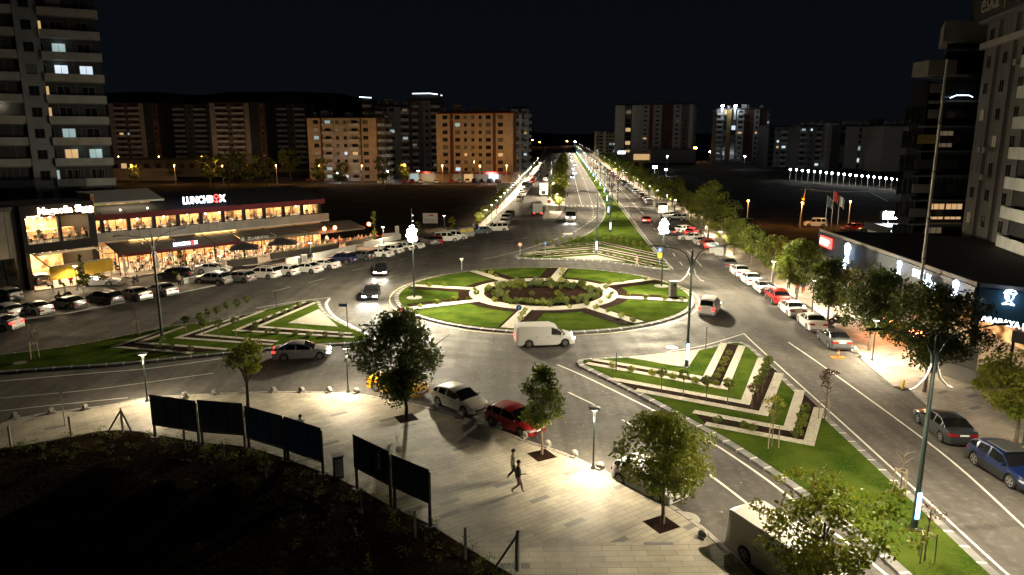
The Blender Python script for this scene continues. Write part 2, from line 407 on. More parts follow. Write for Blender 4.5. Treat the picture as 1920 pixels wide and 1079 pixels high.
# split the plaza in an upper slanting-bond part and a lower straight-bond part
ycut = G(1000, 1022).y
def clip(poly, y, keep_above):
    out = []
    for a, b in zip(poly, poly[1:] + poly[:1]):
        ia = (a[1] >= y) == keep_above; ib = (b[1] >= y) == keep_above
        if ia: out.append((a[0], a[1]))
        if ia != ib:
            t = (y - a[1]) / (b[1] - a[1]); out.append((a[0] + (b[0]-a[0]) * t, y))
    return out
sheet('pavement', clip(plaza, ycut, True), .13, M['paveA'], -.02, M['kerbl'])
sheet('pavement', clip(plaza, ycut, False), .13, M['paveB'], -.02, M['kerbl'])
# foreground waste ground: lumpy mesh behind the field edge
def wasteland():
    mb = MB(); rr = random.Random(3)
    edge = resample(fe, 1.2); n = 26; rows = []
    for i, p in enumerate(edge):
        row = []
        for k in range(n + 1):
            t = (k / n) ** 1.5
            x = p.x + (-16 - p.x * .1) * t * 1.6; y = p.y + (2 - p.y) * t
            z = .1 + (0 if k < 1 else min(1, k / 3) * (rr.random() * .28 - .06))
            row.append((x, y, z))
        rows.append(row)
    for r_ in rows: mb.v += r_
    for i in range(len(rows) - 1):
        for k in range(n):
            a = i * (n + 1) + k; mb.f.append((a, a + 1, a + n + 2, a + n + 1)); mb.m.append(0)
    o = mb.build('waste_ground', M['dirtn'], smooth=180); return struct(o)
wasteland()
def kerb(name, pts, wd=.3, h=.15, closed=False, blk=1.0, jt=.09, inner='l', mats=('kerb', 'kerbw')):
    """kerb stones laid along a ground line; the outer face sits on the line"""
    mb = MB(); pts = resample(pts, .125) if not closed else resample(list(pts) + [pts[0]], .125)
    s = 1 if inner == 'l' else -1; acc = 0
    for i in range(len(pts) - 1):
        a, b = pts[i], pts[i+1]
        if (b - a).length < .01: continue
        d = (b - a).normalized(); n = Vector((-d.y, d.x, 0)) * s * wd
        ph = (i * .125) % (blk); mm = 1 if ph < .125 else 0
        A = [a, b, b + n, a + n]; z = h
        mb.poly([(A[0].x, A[0].y, z-.03), (A[1].x, A[1].y, z-.03), (A[2].x, A[2].y, z), (A[3].x, A[3].y, z)][::s], mm)
        mb.poly([(a.x, a.y, -.02), (b.x, b.y, -.02), (b.x, b.y, z-.03), (a.x, a.y, z-.03)][::s], mm)
        mb.poly([(A[3].x, A[3].y, z), (A[2].x, A[2].y, z), (A[2].x, A[2].y, 0), (A[3].x, A[3].y, 0)][::s], mm)
    return struct(mb.build(name, [M[mats[0]], M[mats[1]]]))
kerb('kerb', kp, .3, .155, inner='r', blk=1.0, mats=('kerbl', 'kerb'))

# --- roundabout
RC = (G(742, 562) + G(1300, 572)) / 2; RC = Vector((G(1019, 555).x, (G(1019,503).y + G(1019,627).y) / 2, 0)); RR = 17.1
def circ(r, n=96, c=RC): return [Vector((c.x + r * math.cos(2*math.pi*i/n), c.y + r * math.sin(2*math.pi*i/n), 0)) for i in range(n)]
def ring(name, r0, r1, z, m, n=96, c=RC):
    mb = MB(); A = circ(r0, n, c); B = circ(r1, n, c)
    for i in range(n):
        j = (i+1) % n; mb.poly([(A[i].x,A[i].y,z),(B[i].x,B[i].y,z),(B[j].x,B[j].y,z),(A[j].x,A[j].y,z)])
        mb.poly([(B[i].x,B[i].y,z-.05),(B[j].x,B[j].y,z-.05),(B[j].x,B[j].y,z),(B[i].x,B[i].y,z)])
    return struct(mb.build(name, m))
sheet('lawn', circ(RR - .5), .2, M['grass'], -.02)
kerb('kerb', circ(RR, 200), .55, .17, closed=True, inner='l', blk=1.25)
ring('road_marking', RR + .45, RR + .6, .005, M['yellow'], 128)
SPOKES = [(761,538),(773,582),(954,616),(1201,610),(1289,568),(1220,527),(1057,505),(882,510)]
ang = [math.atan2(G(*p).y - RC.y, G(*p).x - RC.x) for p in SPOKES]
ring('soil_bed', 8.4, 9.9, .207, M['soil']); ring('gravel_path', 6.9, 8.6, .235, M['gravel']); sheet('soil_bed', circ(7.0, 64), .222, M['soil'], .1)
mb = MB(); mg = MB()
for k, a in enumerate(ang):
    d = Vector((math.cos(a), math.sin(a), 0)); n = Vector((-d.y, d.x, 0))
    off = (-.6 if k % 2 else .6)
    p0 = RC + d * 9.3 + n * off; p1 = RC + d * (RR - 1.0) + n * off
    ribbon([p0, p1], 3.1, mb, .213 + k * .0005)
    q0 = RC + d * 8.3; q1 = RC + d * (RR - .8)
    L = 14; pts = [q0.lerp(q1, i / L) for i in range(L + 1)]
    ribbon(pts, 1.25, mg, .241 + k * .0005)
struct(mb.build('soil_bed', M['soil'])); struct(mg.build('gravel_path', M['gravel']))

# --- islands with chevron beds
def island(name, outline, z=.2, kw=.45, blk=1.0, n=5, m='grass'):
    """outline in photo pixels, counter-clockwise from above"""
    P = smoothline(GP(outline), n); a = sum(P[i].x * P[(i+1) % len(P)].y - P[(i+1) % len(P)].x * P[i].y for i in range(len(P)))
    if a < 0: P = P[::-1]
    kerb('kerb', P, kw, z - .02, closed=True, inner='l', blk=blk)
    # inset lawn
    Q = []
    for i, p in enumerate(P):
        d = (P[(i+1) % len(P)] - P[i-1]).normalized(); q = p + Vector((-d.y, d.x, 0)) * (kw - .03); Q.append(q)
    return sheet('lawn', Q, z, M[m], -.02)
IR = [(1081,681),(1094,676),(1150,673),(1260,666),(1322,655),(1360,646),(1388,645),(1412,656),(1455,696),(1510,748),(1580,811),(1700,922),(1850,1062),(1990,1200),(1900,1260),(1760,1150),(1640,1040),(1530,953),(1440,888),(1350,829),(1280,790),(1200,746),(1112,702),(1086,689)]
island('island', IR, kw=.5, blk=1.25)
IL = [(-300,690),(-100,676),(0,668),(150,648),(300,618),(390,606),(470,590),(520,577),(572,567),(598,567),(604,578),(618,594),(650,612),(690,630),(696,640),(670,646),(560,652),(480,660),(360,672),(230,685),(100,694),(0,702),(-100,712),(-300,726)]
island('island', IL, kw=.4, blk=1.25)
IF = [(965,484),(975,478),(1012,470),(1060,455),(1100,440),(1124,420),(1133,402),(1132,388),(1124,368),(1110,344),(1096,321),(1084,301),(1076,286),(1071,276),(1076,276),(1084,287),(1098,306),(1120,334),(1150,371),(1178,408),(1206,444),(1236,481),(1258,503),(1240,506),(1180,498),(1120,491),(1060,488),(1000,487)]
island('island', IF, kw=.45, blk=1.25, n=4)
# narrow paved tree island between main road and service road
IT = [(1018,412),(1030,411),(1042,411),(1052,403),(1058,392),(1059,375),(1060,350),(1061,325),(1062,300),(1062,280),(1054,280),(1048,300),(1040,322),(1034,345),(1029,370),(1022,395)]
sheet('pavement', GP(IT), .14, M['paveC'], -.02, M['kerbl'])
def chev(pts, wd, mb, z):
    ps = [p for p in resample(GP(pts), .5)] + [G(*pts[-1])]
    L = []
    A, Bv, Cc = [G(*p) for p in pts]
    ribbon([A, Bv, Cc], wd, mb, z)
def soilv(a, b, mb, z):
    A = GP(a); B = GP(b)
    mb.poly([(p.x, p.y, z) for p in (A[0], A[1], B[1], B[0])]); mb.poly([(p.x, p.y, z) for p in (A[1], A[2], B[2], B[1])])
mb, ms = MB(), MB()
PAIRS = [
 ([(1112,679),(1324,715),(1357,648)], [(1100,686),(1357,733),(1391,653)], .6),
 ([(1148,716),(1397,761),(1428,677)], [(1192,737),(1431,782),(1461,705)], .65),
 ([(1300,778),(1478,811),(1500,737)], [(1322,801),(1516,838),(1535,771)], .65),
 ([(592,571),(484,617),(660,630)], [(572,570),(442,624),(664,637)], .5),
 ([(494,587),(374,632),(520,645)], [(447,598),(333,638),(512,651)], .5),
 ([(346,617),(260,647),(426,660)], [(303,625),(215,655),(361,667)], .5),
 ([(978,482),(1117,474),(1250,502)], [(1018,484),(1117,477.5),(1223,501.5)], .45),
 ([(986,477),(1118,465.5),(1246,491)], [(980,479.5),(1118,469),(1248,496)], .45),
 ([(1010,467.5),(1128,456.5),(1240,481)], [(1008,469.5),(1128,460),(1238,484.5)], .45)]
for a, b, wd in PAIRS:
    soilv(a, b, ms, .206); chev(a, wd, mb, .23); chev(b, wd, mb, .2305)
for tri in ([(1175,675),(1312,660),(1289,695)], [(541,610),(598,584),(634,617)], [(1053,486),(1118,481.5),(1172,493.5)]):
    t = [(p.x, p.y) for p in GP(tri)]; mb.prism(t, .19, .232)
struct(ms.build('soil_bed', M['soil'])); struct(mb.build('gravel_path', M['gravel']))

# --- right pavement
RK = [(1088,276),(1110,292),(1160,333),(1199,356),(1240,381),(1285,408),(1312,432),(1340,462),(1346,484),(1381,499),(1454,538),(1511,574),(1555,602),(1585,644),(1622,683),(1650,707),(1675,727),(1703,731),(1744,766),(1790,799),(1850,833),(1920,870),(2100,960),(2400,1120)]
RO = [(2400,620),(1950,600),(1800,560),(1640,510),(1560,478),(1440,462),(1372,436),(1300,392),(1232,350),(1165,313),(1108,283),(1092,274)]
rk = GP(RK)
sheet('pavement', rk + GP(RO), .13, M['paveC'], -.02, M['kerbl'])
kerb('kerb', rk[:15], .28, .15, inner='l', blk=1.0, mats=('kerbl', 'kerb')); kerb('kerb', rk[17:], .28, .15, inner='l', blk=1.0, mats=('kerbl','kerb'))
# dropped kerb ramp
p0, p1, p2, p3 = G(1622,683), G(1675,727), G(1716,722), G(1668,676)
# --- left pavements
LK = [(-300,655),(0,606),(120,590),(230,569),(330,552),(420,533),(520,510),(600,496),(690,475),(760,459),(830,446),(906,430),(930,405),(960,378),(974,364),(1003,328),(1016,302),(1027,276)]
LO = [(1022,276),(1010,300),(994,326),(966,356),(946,376),(920,402),(897,424),(826,441),(756,452),(684,463),(596,483),(515,497),(415,517),(330,532),(230,549),(120,566),(0,582),(-300,628)]
lk = GP(LK); lo = GP(LO)
sheet('pavement', lk + lo, .13, M['paveC'], -.02, M['kerbl'])
# restaurant forecourt
sheet('forecourt', GP([(-300,628),(0,583),(120,567),(230,550),(330,533),(415,518),(515,498),(596,484),(700,461),(640,440),(180,470),(-300,500)]), .03, M['asphalt2'], -.02)
sheet('terrace_floor', GP([(66,548),(210,529),(300,514),(484,497.5),(511,489),(635,468.5),(712,455),(690,446),(600,452),(200,490),(60,515)]), .18, M['paveC'], 0)
# service street in front of the beige blocks
sheet('road', GP([(975,349),(984,338),(760,331),(560,333),(220,336),(220,342),(560,343),(800,345)]), .056, M['asphalt2'])
# --- road markings
mk = MB()
def line(pts, wd=.15, z=.004, sm=True, dash=None, m=0, mb=None):
    P = GP(pts); P = smoothline(P, 6) if sm and len(P) > 2 else P
    if dash:
        a, g = dash; S = resample(P, .5); i = 0; na, ng = int(a * 2), int((a + g) * 2)
        while i + na < len(S):
            ribbon(S[i:i+na+1], wd, mb or mk, z, m); i += ng
    else: ribbon(P, wd, mb or mk, z, m)
line([(1045,684),(1100,708),(1200,757),(1300,809),(1420,887),(1530,972),(1640,1060),(1760,1160)], .16)
line([(1066,736),(1116,760)], .14, sm=False); line([(1166,787),(1200,806)], .14, sm=False)
line([(1330,890),(1380,928),(1430,968),(1500,1030)], .16)
line([(1478,642),(1545,688),(1700,800),(1800,878),(1920,988),(2000,1060)], .14)
line([(1395,626),(1420,650),(1500,722),(1600,812),(1720,922),(1850,1042),(1960,1140)], .13, .0045)
line([(1250,660),(1320,648),(1395,626)], .12, .0055)
line([(1083,683),(1200,668),(1260,661)], .12, .0065)
line([(0,715),(150,702),(290,690),(420,672)], .14); line([(590,655),(700,642),(760,630)], .12, sm=False)
line([(0,747),(180,730),(400,700)], .1)
line([(0,771),(90,761),(240,746)], .1)
line([(618,560),(612,572),(625,592),(660,612),(715,640)], .3)
line([(480,578),(560,565),(620,558)], .13, .0055, sm=False)
line([(510,547),(640,515)], .12, dash=(3, 3), sm=False); line([(660,508),(840,468),(960,452),(1000,443)], .12, dash=(2, 3))
line([(990,466),(1050,446),(1100,421),(1118,405)], .13); line([(905,487),(968,473),(990,466)], .12, .0055, sm=False)
line([(1010,459),(1075,437),(1106,412),(1112,393),(1100,352),(1086,318),(1078,298)], .13, dash=(2, 2.6))
line([(1092,390),(1080,345),(1072,305)], .12)
line([(1064,412),(1066,396)], .12)
line([(970,487),(1010,472),(1060,457),(1110,437),(1132,412),(1136,398),(1133,384),(1112,343),(1092,309),(1080,289)], .15, .006)
line([(1262,505),(1225,463),(1190,418),(1155,372),(1122,331),(1098,301),(1084,284)], .14)
line([(1296,518),(1262,476),(1232,436),(1205,400),(1178,368)], .12, dash=(3, 5)); line([(1172,360),(1140,330),(1110,300)], .12, dash=(3, 5))
line([(1316,500),(1288,470)], .12, sm=False); line([(1222,418),(1190,385),(1160,352),(1130,322)], .12)
line([(1180,470),(1190,478)], .1, sm=False)
# zebra crossings
def zebra(a, b, n, depth, wd=.5):
    A, B = G(*a), G(*b); d = (B - A).normalized(); nn = Vector((-d.y, d.x, 0)) * depth / 2
    for i in range(n):
        c = A.lerp(B, (i + .5) / n); h = d * wd * .9 / 2 * ((B - A).length / n)
        mk.poly([(c + s1 * h + s2 * nn)[0:2] + (.0075,) if False else ((c + s1*h + s2*nn).x, (c + s1*h + s2*nn).y, .0075) for s1, s2 in ((-1,-1),(1,-1),(1,1),(-1,1))])
zebra((1060,387), (1128,387), 9, 3.0); zebra((1172,387), (1236,391), 9, 3.0)
for q in ([(1057,437.5),(1074,437.5),(1073,440),(1055,440)],):
    mk.poly([(p.x, p.y, .005) for p in GP(q)])
struct(mk.build('road_marking', M['white']))
# edge line between roundabout exits, dark repaired patches, manholes
pt = MB()
for q in ([(700,700),(860,690),(880,705),(720,720)], [(1240,860),(1300,905),(1275,925),(1215,880)], [(420,560),(520,543),(530,548),(430,566)]):
    pt.poly([(p.x, p.y, .0035) for p in GP(q)])
struct(pt.build('road_patch', M['patch']))
def disc(name, p, r, z, m, label, cat, grp=None):
    mb = MB(); mb.prism([(r*math.cos(t*math.pi/10), r*math.sin(t*math.pi/10)) for t in range(20)], 0, .012, 0)
    mb.prism([(r*.8*math.cos(t*math.pi/10), r*.8*math.sin(t*math.pi/10)) for t in range(20)], .01, .02, 1)
    o = mb.build(name, [M['concrete'], m]); o.location = (p.x, p.y, z); return tag(o, label, cat, grp)
MG = 'manhole covers in the road'
disc('manhole_cover', G(1260,652), .55, 0, M['steel'], 'pale round manhole cover in the road beside the lower roundabout edge', 'manhole', MG)
disc('manhole_cover', G(1287,973), .65, 0, M['concrete'], 'large round cream manhole cover beside the kerb below the leafiest tree', 'manhole', MG)
disc('manhole_cover', G(38,685), .5, .2, M['concrete'], 'round manhole cover on the grass at the left edge', 'manhole', MG)
# ------------------------------------------------------------------ plants
def leafmesh(name, clumps, nleaf, size, mats, seed=0, split=None, flat=.6):
    """clumps: (x,y,z,r) lists; many small leaf faces spread through them"""
    g = np.random.default_rng(seed); cl = np.array(clumps, float)
    wgt = cl[:, 3] ** 2; wgt /= wgt.sum(); idx = g.choice(len(cl), nleaf, p=wgt)
    d = g.normal(size=(nleaf, 3)); d /= np.linalg.norm(d, axis=1)[:, None]
    rr = cl[idx, 3] * (g.random(nleaf) ** .45)
    p = cl[idx, :3] + d * rr[:, None] * np.array([1, 1, .8])
    a = g.normal(size=(nleaf, 3)) + np.array([0, 0, -.25]); a /= np.linalg.norm(a, axis=1)[:, None]
    b = np.cross(a, g.normal(size=(nleaf, 3))); b /= np.linalg.norm(b, axis=1)[:, None]
    s = size * (.6 + .8 * g.random(nleaf))[:, None]
    v = np.stack([p - a*s*.5, p + b*s*flat*.5 - a*s*.05, p + a*s*.55, p - b*s*flat*.5 - a*s*.05], 1).reshape(-1, 3)
    me = bpy.data.meshes.new(name)
    me.vertices.add(len(v)); me.vertices.foreach_set('co', v.ravel())
    me.loops.add(nleaf * 4); me.loops.foreach_set('vertex_index', np.arange(nleaf * 4, dtype=np.int32))
    me.polygons.add(nleaf); me.polygons.foreach_set('loop_start', np.arange(0, nleaf * 4, 4, dtype=np.int32))
    try: me.polygons.foreach_set('loop_total', np.full(nleaf, 4, dtype=np.int32))
    except Exception: pass
    for q in mats: me.materials.append(q)
    if len(mats) > 1:
        mi = (g.random(len(cl)) < (split or .35)).astype(np.int32)[idx]
        fl = g.random(nleaf) < .15; mi = np.where(fl, 1 - mi, mi)
        me.polygons.foreach_set('material_index', mi.astype(np.int32))
    me.update(calc_edges=True); return me
def crownclumps(seed, rx, rz, zc, n, shape='round', cr=.28, hollow=.45):
    r_ = random.Random(seed); out = []
    while len(out) < n:
        a = r_.random() * 2 * math.pi; u = r_.random() * 2 - 1
        rad = (hollow + (1 - hollow) * r_.random() ** .6)
        rw = rx * (.82 + .2 * math.sin(a * 2 + seed) + .16 * math.sin(a * 5 + seed * 2) + .12 * math.sin(u * 7 + seed))
        hr = math.sqrt(max(0, 1 - u * u))
        if shape == 'cone': hr = (1 - u) / 2 * 1.05 + .08; 
        if shape == 'flame': hr = math.sqrt(max(0, 1 - abs(u)**1.6)) * (1 - .35 * u)
        if shape == 'umbrella': hr = math.sqrt(max(0, 1 - abs(u)**3))
        if shape == 'vase': hr *= (1 if u > .1 else max(.25, 1 + (u - .1) * .95)); 
        ex = 1.0; k_ = .6 + .8 * r_.random()
        if r_.random() < .22: ex = 1.1 + .18 * r_.random(); k_ *= .55
        out.append((rw * hr * rad * ex * math.cos(a), rw * hr * rad * ex * math.sin(a), zc + rz * u * (.75 + .25 * rad) * (ex if u > 0 else 1), rx * cr * k_))
    return out
def trunkmesh(name, h, r, seed, zc, rx, rz, m, lean=0, limbs=7):
    r_ = random.Random(seed); mb = MB(); pts = []; K = 7
    for i in range(K):
        t = i / (K - 1); pts.append((lean * t * t + (r_.random()-.5) * r * .8 * (i > 0), (r_.random()-.5) * r * .8 * (i > 0), h * t))
    mb.tube(pts, [r * (1.35 if i == 0 else 1 - .62 * i / (K-1)) for i in range(K)], n=8)
    for k in range(limbs):
        t = .55 + .4 * k / limbs; b = Vector(pts[min(K-1, int(t * (K-1)))]); a = k * 2.4 + seed
        e = Vector((rx * .75 * math.cos(a), rx * .75 * math.sin(a), zc + rz * (-.25 + .9 * k / limbs)))
        mid = b.lerp(e, .5) + Vector((0, 0, -.08 * rx)); mb.tube([b, mid, e], [r * .42, r * .26, r * .07], n=5)
    return mb.mesh(name, m, smooth=60)
TREEGRP = None
def tree(name, label, pos, H, rx, z0, seed, mats, n=3000, size=.2, shape='round', tr=.13, group=None, bark='bark', clumps=46, cr=.28, lean=0, hollow=.45, split=.35, well=True, limbs=7):
    t = thing(name, label, 'tree', pos, 0, group)
    zc = (H + z0) / 2; rz = (H - z0) / 2
    obj('trunk', trunkmesh('trunk', z0 + rz * 1.2, tr, seed, zc, rx, rz, M[bark], lean, limbs), t)
    me = leafmesh('crown', crownclumps(seed, rx, rz, zc, clumps, shape, cr, hollow), n, size, [M[m] for m in mats], seed, split)
    obj('crown', me, t, (lean, 0, 0))
    return t
# near sycamores
KG = 'young plane trees on the paved plaza'
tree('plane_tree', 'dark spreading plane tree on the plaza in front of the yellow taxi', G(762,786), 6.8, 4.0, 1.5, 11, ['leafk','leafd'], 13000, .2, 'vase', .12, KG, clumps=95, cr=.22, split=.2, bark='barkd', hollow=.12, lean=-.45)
tree('plane_tree', 'slim oval plane tree with pale lit trunk beside the red hatchback', G(1016,856), 5.3, 1.25, 2.05, 12, ['leafd','leaf'], 3800, .17, 'flame', .07, KG, clumps=60, cr=.42, split=.3)
tree('plane_tree', 'leafiest round plane tree with bright green crown over the plaza kerb', G(1242,986), 5.35, 2.4, 1.7, 13, ['leaf','leafy'], 10000, .17, 'round', .1, KG, clumps=90, cr=.27, split=.3, hollow=.25)
tree('plane_tree', 'autumn tinged plane tree at the bottom edge in front of the white panel van', G(1530,1165), 5.6, 2.6, 1.9, 14, ['leaf','leafy'], 5200, .17, 'round', .09, KG, clumps=60, cr=.24, split=.45, hollow=.3)
tree('plane_tree', 'small crooked plane tree with sparse crown behind the dark billboards', G(466,778), 5.0, 1.35, 3.0, 15, ['leaf','leafy'], 1500, .2, 'round', .13, KG, clumps=22, bark='barkd', cr=.38)
# tree pits
mb = MB()
for p in ((762,788),(1016,858),(1240,988),(466,779)):
    c = G(*p); mb.box((c.x, c.y, .134), (1.25, 1.25, .012), 0, .5)
struct(mb.build('tree_pit', M['soil']))
# right pavement trees
RG = 'trees along the right pavement'
specs = [((1327,447),9.6,4.0,1.6,'cone',21,'tall leafy tree where the right field begins, highest of the pavement trees',('leafd','leaf')),
 ((1376,479),5.6,2.4,1.6,'round',22,'bushy pavement tree just behind the grey bins',('leafd','leaf')),
 ((1408,500),5.6,2.2,1.7,'round',23,'pavement tree with thin trunk near the dark grey parked saloon',('leafd','leaf')),
 ((1447,531),5.7,2.3,1.8,'round',24,'pavement tree beside the lamp post near the two white saloons',('leafd','leafy')),
 ((1493,561),6.4,2.8,2.0,'round',25,'dense pavement tree above the person in red',('leafd','leaf')),
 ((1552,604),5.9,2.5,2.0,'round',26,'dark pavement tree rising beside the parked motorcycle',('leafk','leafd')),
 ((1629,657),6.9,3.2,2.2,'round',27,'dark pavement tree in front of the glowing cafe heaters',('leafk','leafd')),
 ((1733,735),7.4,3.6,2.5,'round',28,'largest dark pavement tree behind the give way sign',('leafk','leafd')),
 ((1902,838),5.3,2.3,2.0,'round',29,'olive green pavement tree with pale trunk beside the blue car',('leaf','leafy'))]
for p, H, rx, z0, sh, sd, lb, ms_ in specs:
    tree('street_tree', lb, G(*p, z=.13), H, rx, z0, sd, list(ms_), 14000 if sd in (27, 28) else (10000 if sd > 24 else 6000), .2 if sd > 24 else .25, sh if sh != 'cone' else 'flame', .11, RG, clumps=80, cr=.27 if sd != 21 else .3, split=.4, hollow=.25)
# shared far tree kinds
def kind(name, H, rx, z0, sh, sd, ms_, n=650, size=.45, bark='bark'):
    t = tree(name, 'x', (0,-200,0), H, rx, z0, sd, ms_, n, size, sh, .1, None, bark, clumps=26, cr=.33, limbs=4); return t
FK = [kind('street_tree', 6.2, 2.2, 1.8, 'round', 31, ['leafd','leaf']), kind('street_tree', 6.8, 2.0, 1.9, 'flame', 32, ['leaf','leafd']), kind('street_tree', 5.6, 2.3, 1.7, 'round', 33, ['leaf','leafy'])]
used = {}
def far(k, pos, rz, sc, label, group):
    src = FK[k]
    if k not in used: used[k] = 1; src.location = pos; src.rotation_euler = (0,0,rz); src.scale = (sc,)*3; src['label'] = label; src['group'] = group; return src
    return dup(src, pos, rz, label, group, sc)
# far right row
A = resample(GP([(1322,440),(1272,408),(1222,378),(1180,350),(1142,320),(1112,296),(1096,280)]), 7.5)
for i, p in enumerate(A[1:52]):
    far(i % 3, (p.x + rnd.uniform(1.5, 3.5), p.y, .1), rnd.random() * 6, rnd.uniform(.9, 1.25), 'tree in the long right pavement row, %s beyond the tall leafy tree' % nth(i), 'long right row of trees going away down the avenue')
B = resample(GP([(1048,397),(1050,372),(1052,345),(1056,318),(1058,298),(1059,284)]), 8)
for i, p in enumerate(B[:42]):
    far(2 if i < 6 else (i % 3), (p.x, p.y, .14), rnd.random() * 6, rnd.uniform(.85, 1.05) * (1 if i < 3 else 1.15), ('yellow lit tree on the narrow paved island, %s from its near tip' if i < 6 else 'tree on the narrow paved island, %s from its near tip') % nth(i), 'trees on the narrow paved island')
Cc = resample(GP([(905,424),(935,388),(960,358),(985,330)]), 13)
for i, p in enumerate(Cc[:8]):
    far(2, (p.x - .8, p.y, .1), rnd.random() * 6, .5, 'small young tree on the far left pavement, %s from the billboard' % nth(i), 'small trees along the far left pavement')
for i, (x, y, s) in enumerate([(1005,318,1.1),(997,322,1.2),(990,327,1.0)]):
    far(0, G(x, y), i, s, 'dark tree beside the corner of the white block, %s from the street' % nth(i), 'trees by the far left street corner')
# dark wood behind the restaurants
DG = 'dark trees behind the restaurants'
for i, (x, y, H) in enumerate([(255,345,7),(330,340,9),(395,348,11),(430,352,13),(470,350,12),(500,352,10),(600,350,10),(640,352,9),(720,352,11),(660,338,14),(545,338,14),(758,345,8)]):
    k = 2 if x in (545, 660) else 0
    far(k, G(x, y), rnd.random() * 6, H / 6.2, ('tall yellow lit tree before the beige block, %s' % ('left one' if x == 545 else 'right one')) if k == 2 else 'dark tree in the wood behind the restaurants, %s from the left' % nth(i if i < 9 else 9), DG if k == 0 else 'yellow lit trees at the parking street')
# slender trees on the left pavement
tree('slender_tree', 'tall slender column tree beside the end of the restaurant terrace', G(703,461), 6.3, .55, .9, 41, ['leafy','leaf'], 700, .22, 'flame', .06, clumps=22, cr=.5, hollow=.1)
tree('conifer', 'narrow conifer with lit lower branches beside the silver coupe', G(157,549), 4.6, .75, .8, 42, ['leafy','leafd'], 1100, .2, 'cone', .06, clumps=34, cr=.35, hollow=.1, split=.7)
tree('conifer', 'small dark conifer on the forecourt by the terrace and black car', G(341,524), 4.0, 1.0, .5, 43, ['leafd','leaf'], 700, .2, 'cone', .06, clumps=26, cr=.3, hollow=.2)
tree('young_tree', 'small lit tree in front of the notice board', G(847,437), 3.0, .6, 1.0, 44, ['leafy','leaf'], 350, .25, 'round', .05, clumps=14, cr=.45)
tree('young_tree', 'thin young tree left of the notice board', G(785,449), 3.3, .8, 1.1, 45, ['leafd','leaf'], 200, .25, 'round', .04, clumps=12, cr=.3)
# young staked trees on the islands
def staked(pos, H, rx, label, mats, n, sd, bare=False):
    t = thing('staked_sapling', label, 'tree', pos, sd, 'staked saplings on the islands')
    mb = MB(); mb.tube([(0,0,0),(.03,0,H*.5),(0,.02,H*.8)], [.04,.03,.012], n=6)
    r_ = random.Random(sd)
    for k in range(10):
        a = k * 2.4; z = H * (.42 + .04 * k); e = (rx*.8*math.cos(a), rx*.8*math.sin(a), z + rx * (.5 + .3 * r_.random()))
        mb.tube([(0,0,z), (e[0]*.5, e[1]*.5, z + (e[2]-z)*.65), e], [.018,.012,.005], n=4)
    obj('trunk', mb.mesh('trunk', M['bark'], 60), t)
    if n: obj('crown', leafmesh('crown', crownclumps(sd, rx, rx * .8, H * .78, 16, 'round', .28, .4), n, .13, [M[m] for m in mats], sd), t)
    for k in range(3):
        a = k * 2.1; sb = MB(); sb.tube([(.38*math.cos(a), .38*math.sin(a), 0), (.34*math.cos(a), .34*math.sin(a), 1.35)], .03, n=6); sb.build('stake', M['stake'], t)
    for k in range(3):
        a, b = k * 2.1, (k + 1) * 2.1; sb = MB(); sb.tube([(.36*math.cos(a), .36*math.sin(a), 1.25), (.36*math.cos(b), .36*math.sin(b), 1.25)], .022, n=5); sb.build('cross_bar', M['stake'], t)
    return t
staked(G(1546,788,.2), 3.6, .75, 'staked sapling with dark red leaves at the right corner of the chevron bed', ['leafr'], 260, 51)
staked(G(1447,838,.2), 3.3, .75, 'staked sapling with sparse yellow leaves at the foot of the chevron bed', ['leafy'], 260, 52)
staked(G(1688,925,.2), 2.7, .6, 'bare leafless staked sapling halfway down the right lawn', ['leafy'], 0, 53)
staked(G(1733,1052,.2), 3.0, .6, 'staked sapling with few brown leaves beside the blue lit street lamp', ['leafr'], 70, 54)
staked(G(64,672,.2), 3.0, .7, 'staked sapling on the dark left island near the picture edge', ['leafd'], 100, 55)
staked(G(258,628,.2), 3.0, .6, 'leafless staked sapling on the left island behind the topiary row', ['leafy'], 0, 56)
staked(G(1193,437,.2), 3.0, .8, 'staked sapling on the far island edge opposite the red moving car', ['leafr'], 150, 57)
staked(G(1182,412,.2), 3.0, .8, 'staked sapling on the far island just before the zebra crossing', ['leafr'], 150, 58)
# clipped balls
def ballmesh(r, sd, ms_, n=420, size=.09):
    g = random.Random(sd); cl = []
    for k in range(40):
        u = g.random()*2-1; a = g.random()*6.283; h = math.sqrt(1-u*u); cl.append((r*.72*h*math.cos(a), r*.72*h*math.sin(a), r*.72*u, r*.3))
    return leafmesh('foliage', cl, n, size, [M[m] for m in ms_], sd)
def ballcore(r): 
    mb = MB(); mb.sphere((0,0,0), r*.82, 0, 10, 7); return mb.mesh('core', M['leafd'], 180)
BM = {}
def ball(pos, r, kind_, label, group):
    key = (kind_, 'lolly')
    t = thing('topiary_tree', label, 'topiary', pos, rnd.random()*6, group)
    if key not in BM:
        me = ballmesh(.42, 5, {'g':['leafd','leaf'],'r':['leafr','leafy'],'d':['leafd','leafd']}[kind_], 900); mb = MB(); mb.tube([(0,0,-.6),(0,0,.4)], [.035,.03], n=6)
        BM[key] = (me, mb.mesh('stem', M['bark'], 60))
    H = 1.45 + rnd.uniform(-.12, .15)
    c = obj('crown', BM[key][0], t, (0,0,H), sc=r/.42); s = obj('stem', BM[key][1], t, (0,0,.6)); s.scale = (1,1,max(.6,(H-.35)/.95))
    return t
def bush(pos, r, label, group, kind_='g'):
    key = (kind_, 'bush')
    if key not in BM: BM[key] = ballmesh(.42, 9, {'g':['leafd','leaf'],'y':['leaf','leafy'],'s':['leafs','leafs'],'d':['leafd','leafd']}[kind_], 700)
    o = obj('round_shrub', BM[key], None, (pos.x, pos.y, pos.z + r * .75), rnd.random()*6, (r/.42, r/.42, r/.42*.85)); return tag(o, label, 'shrub', group)
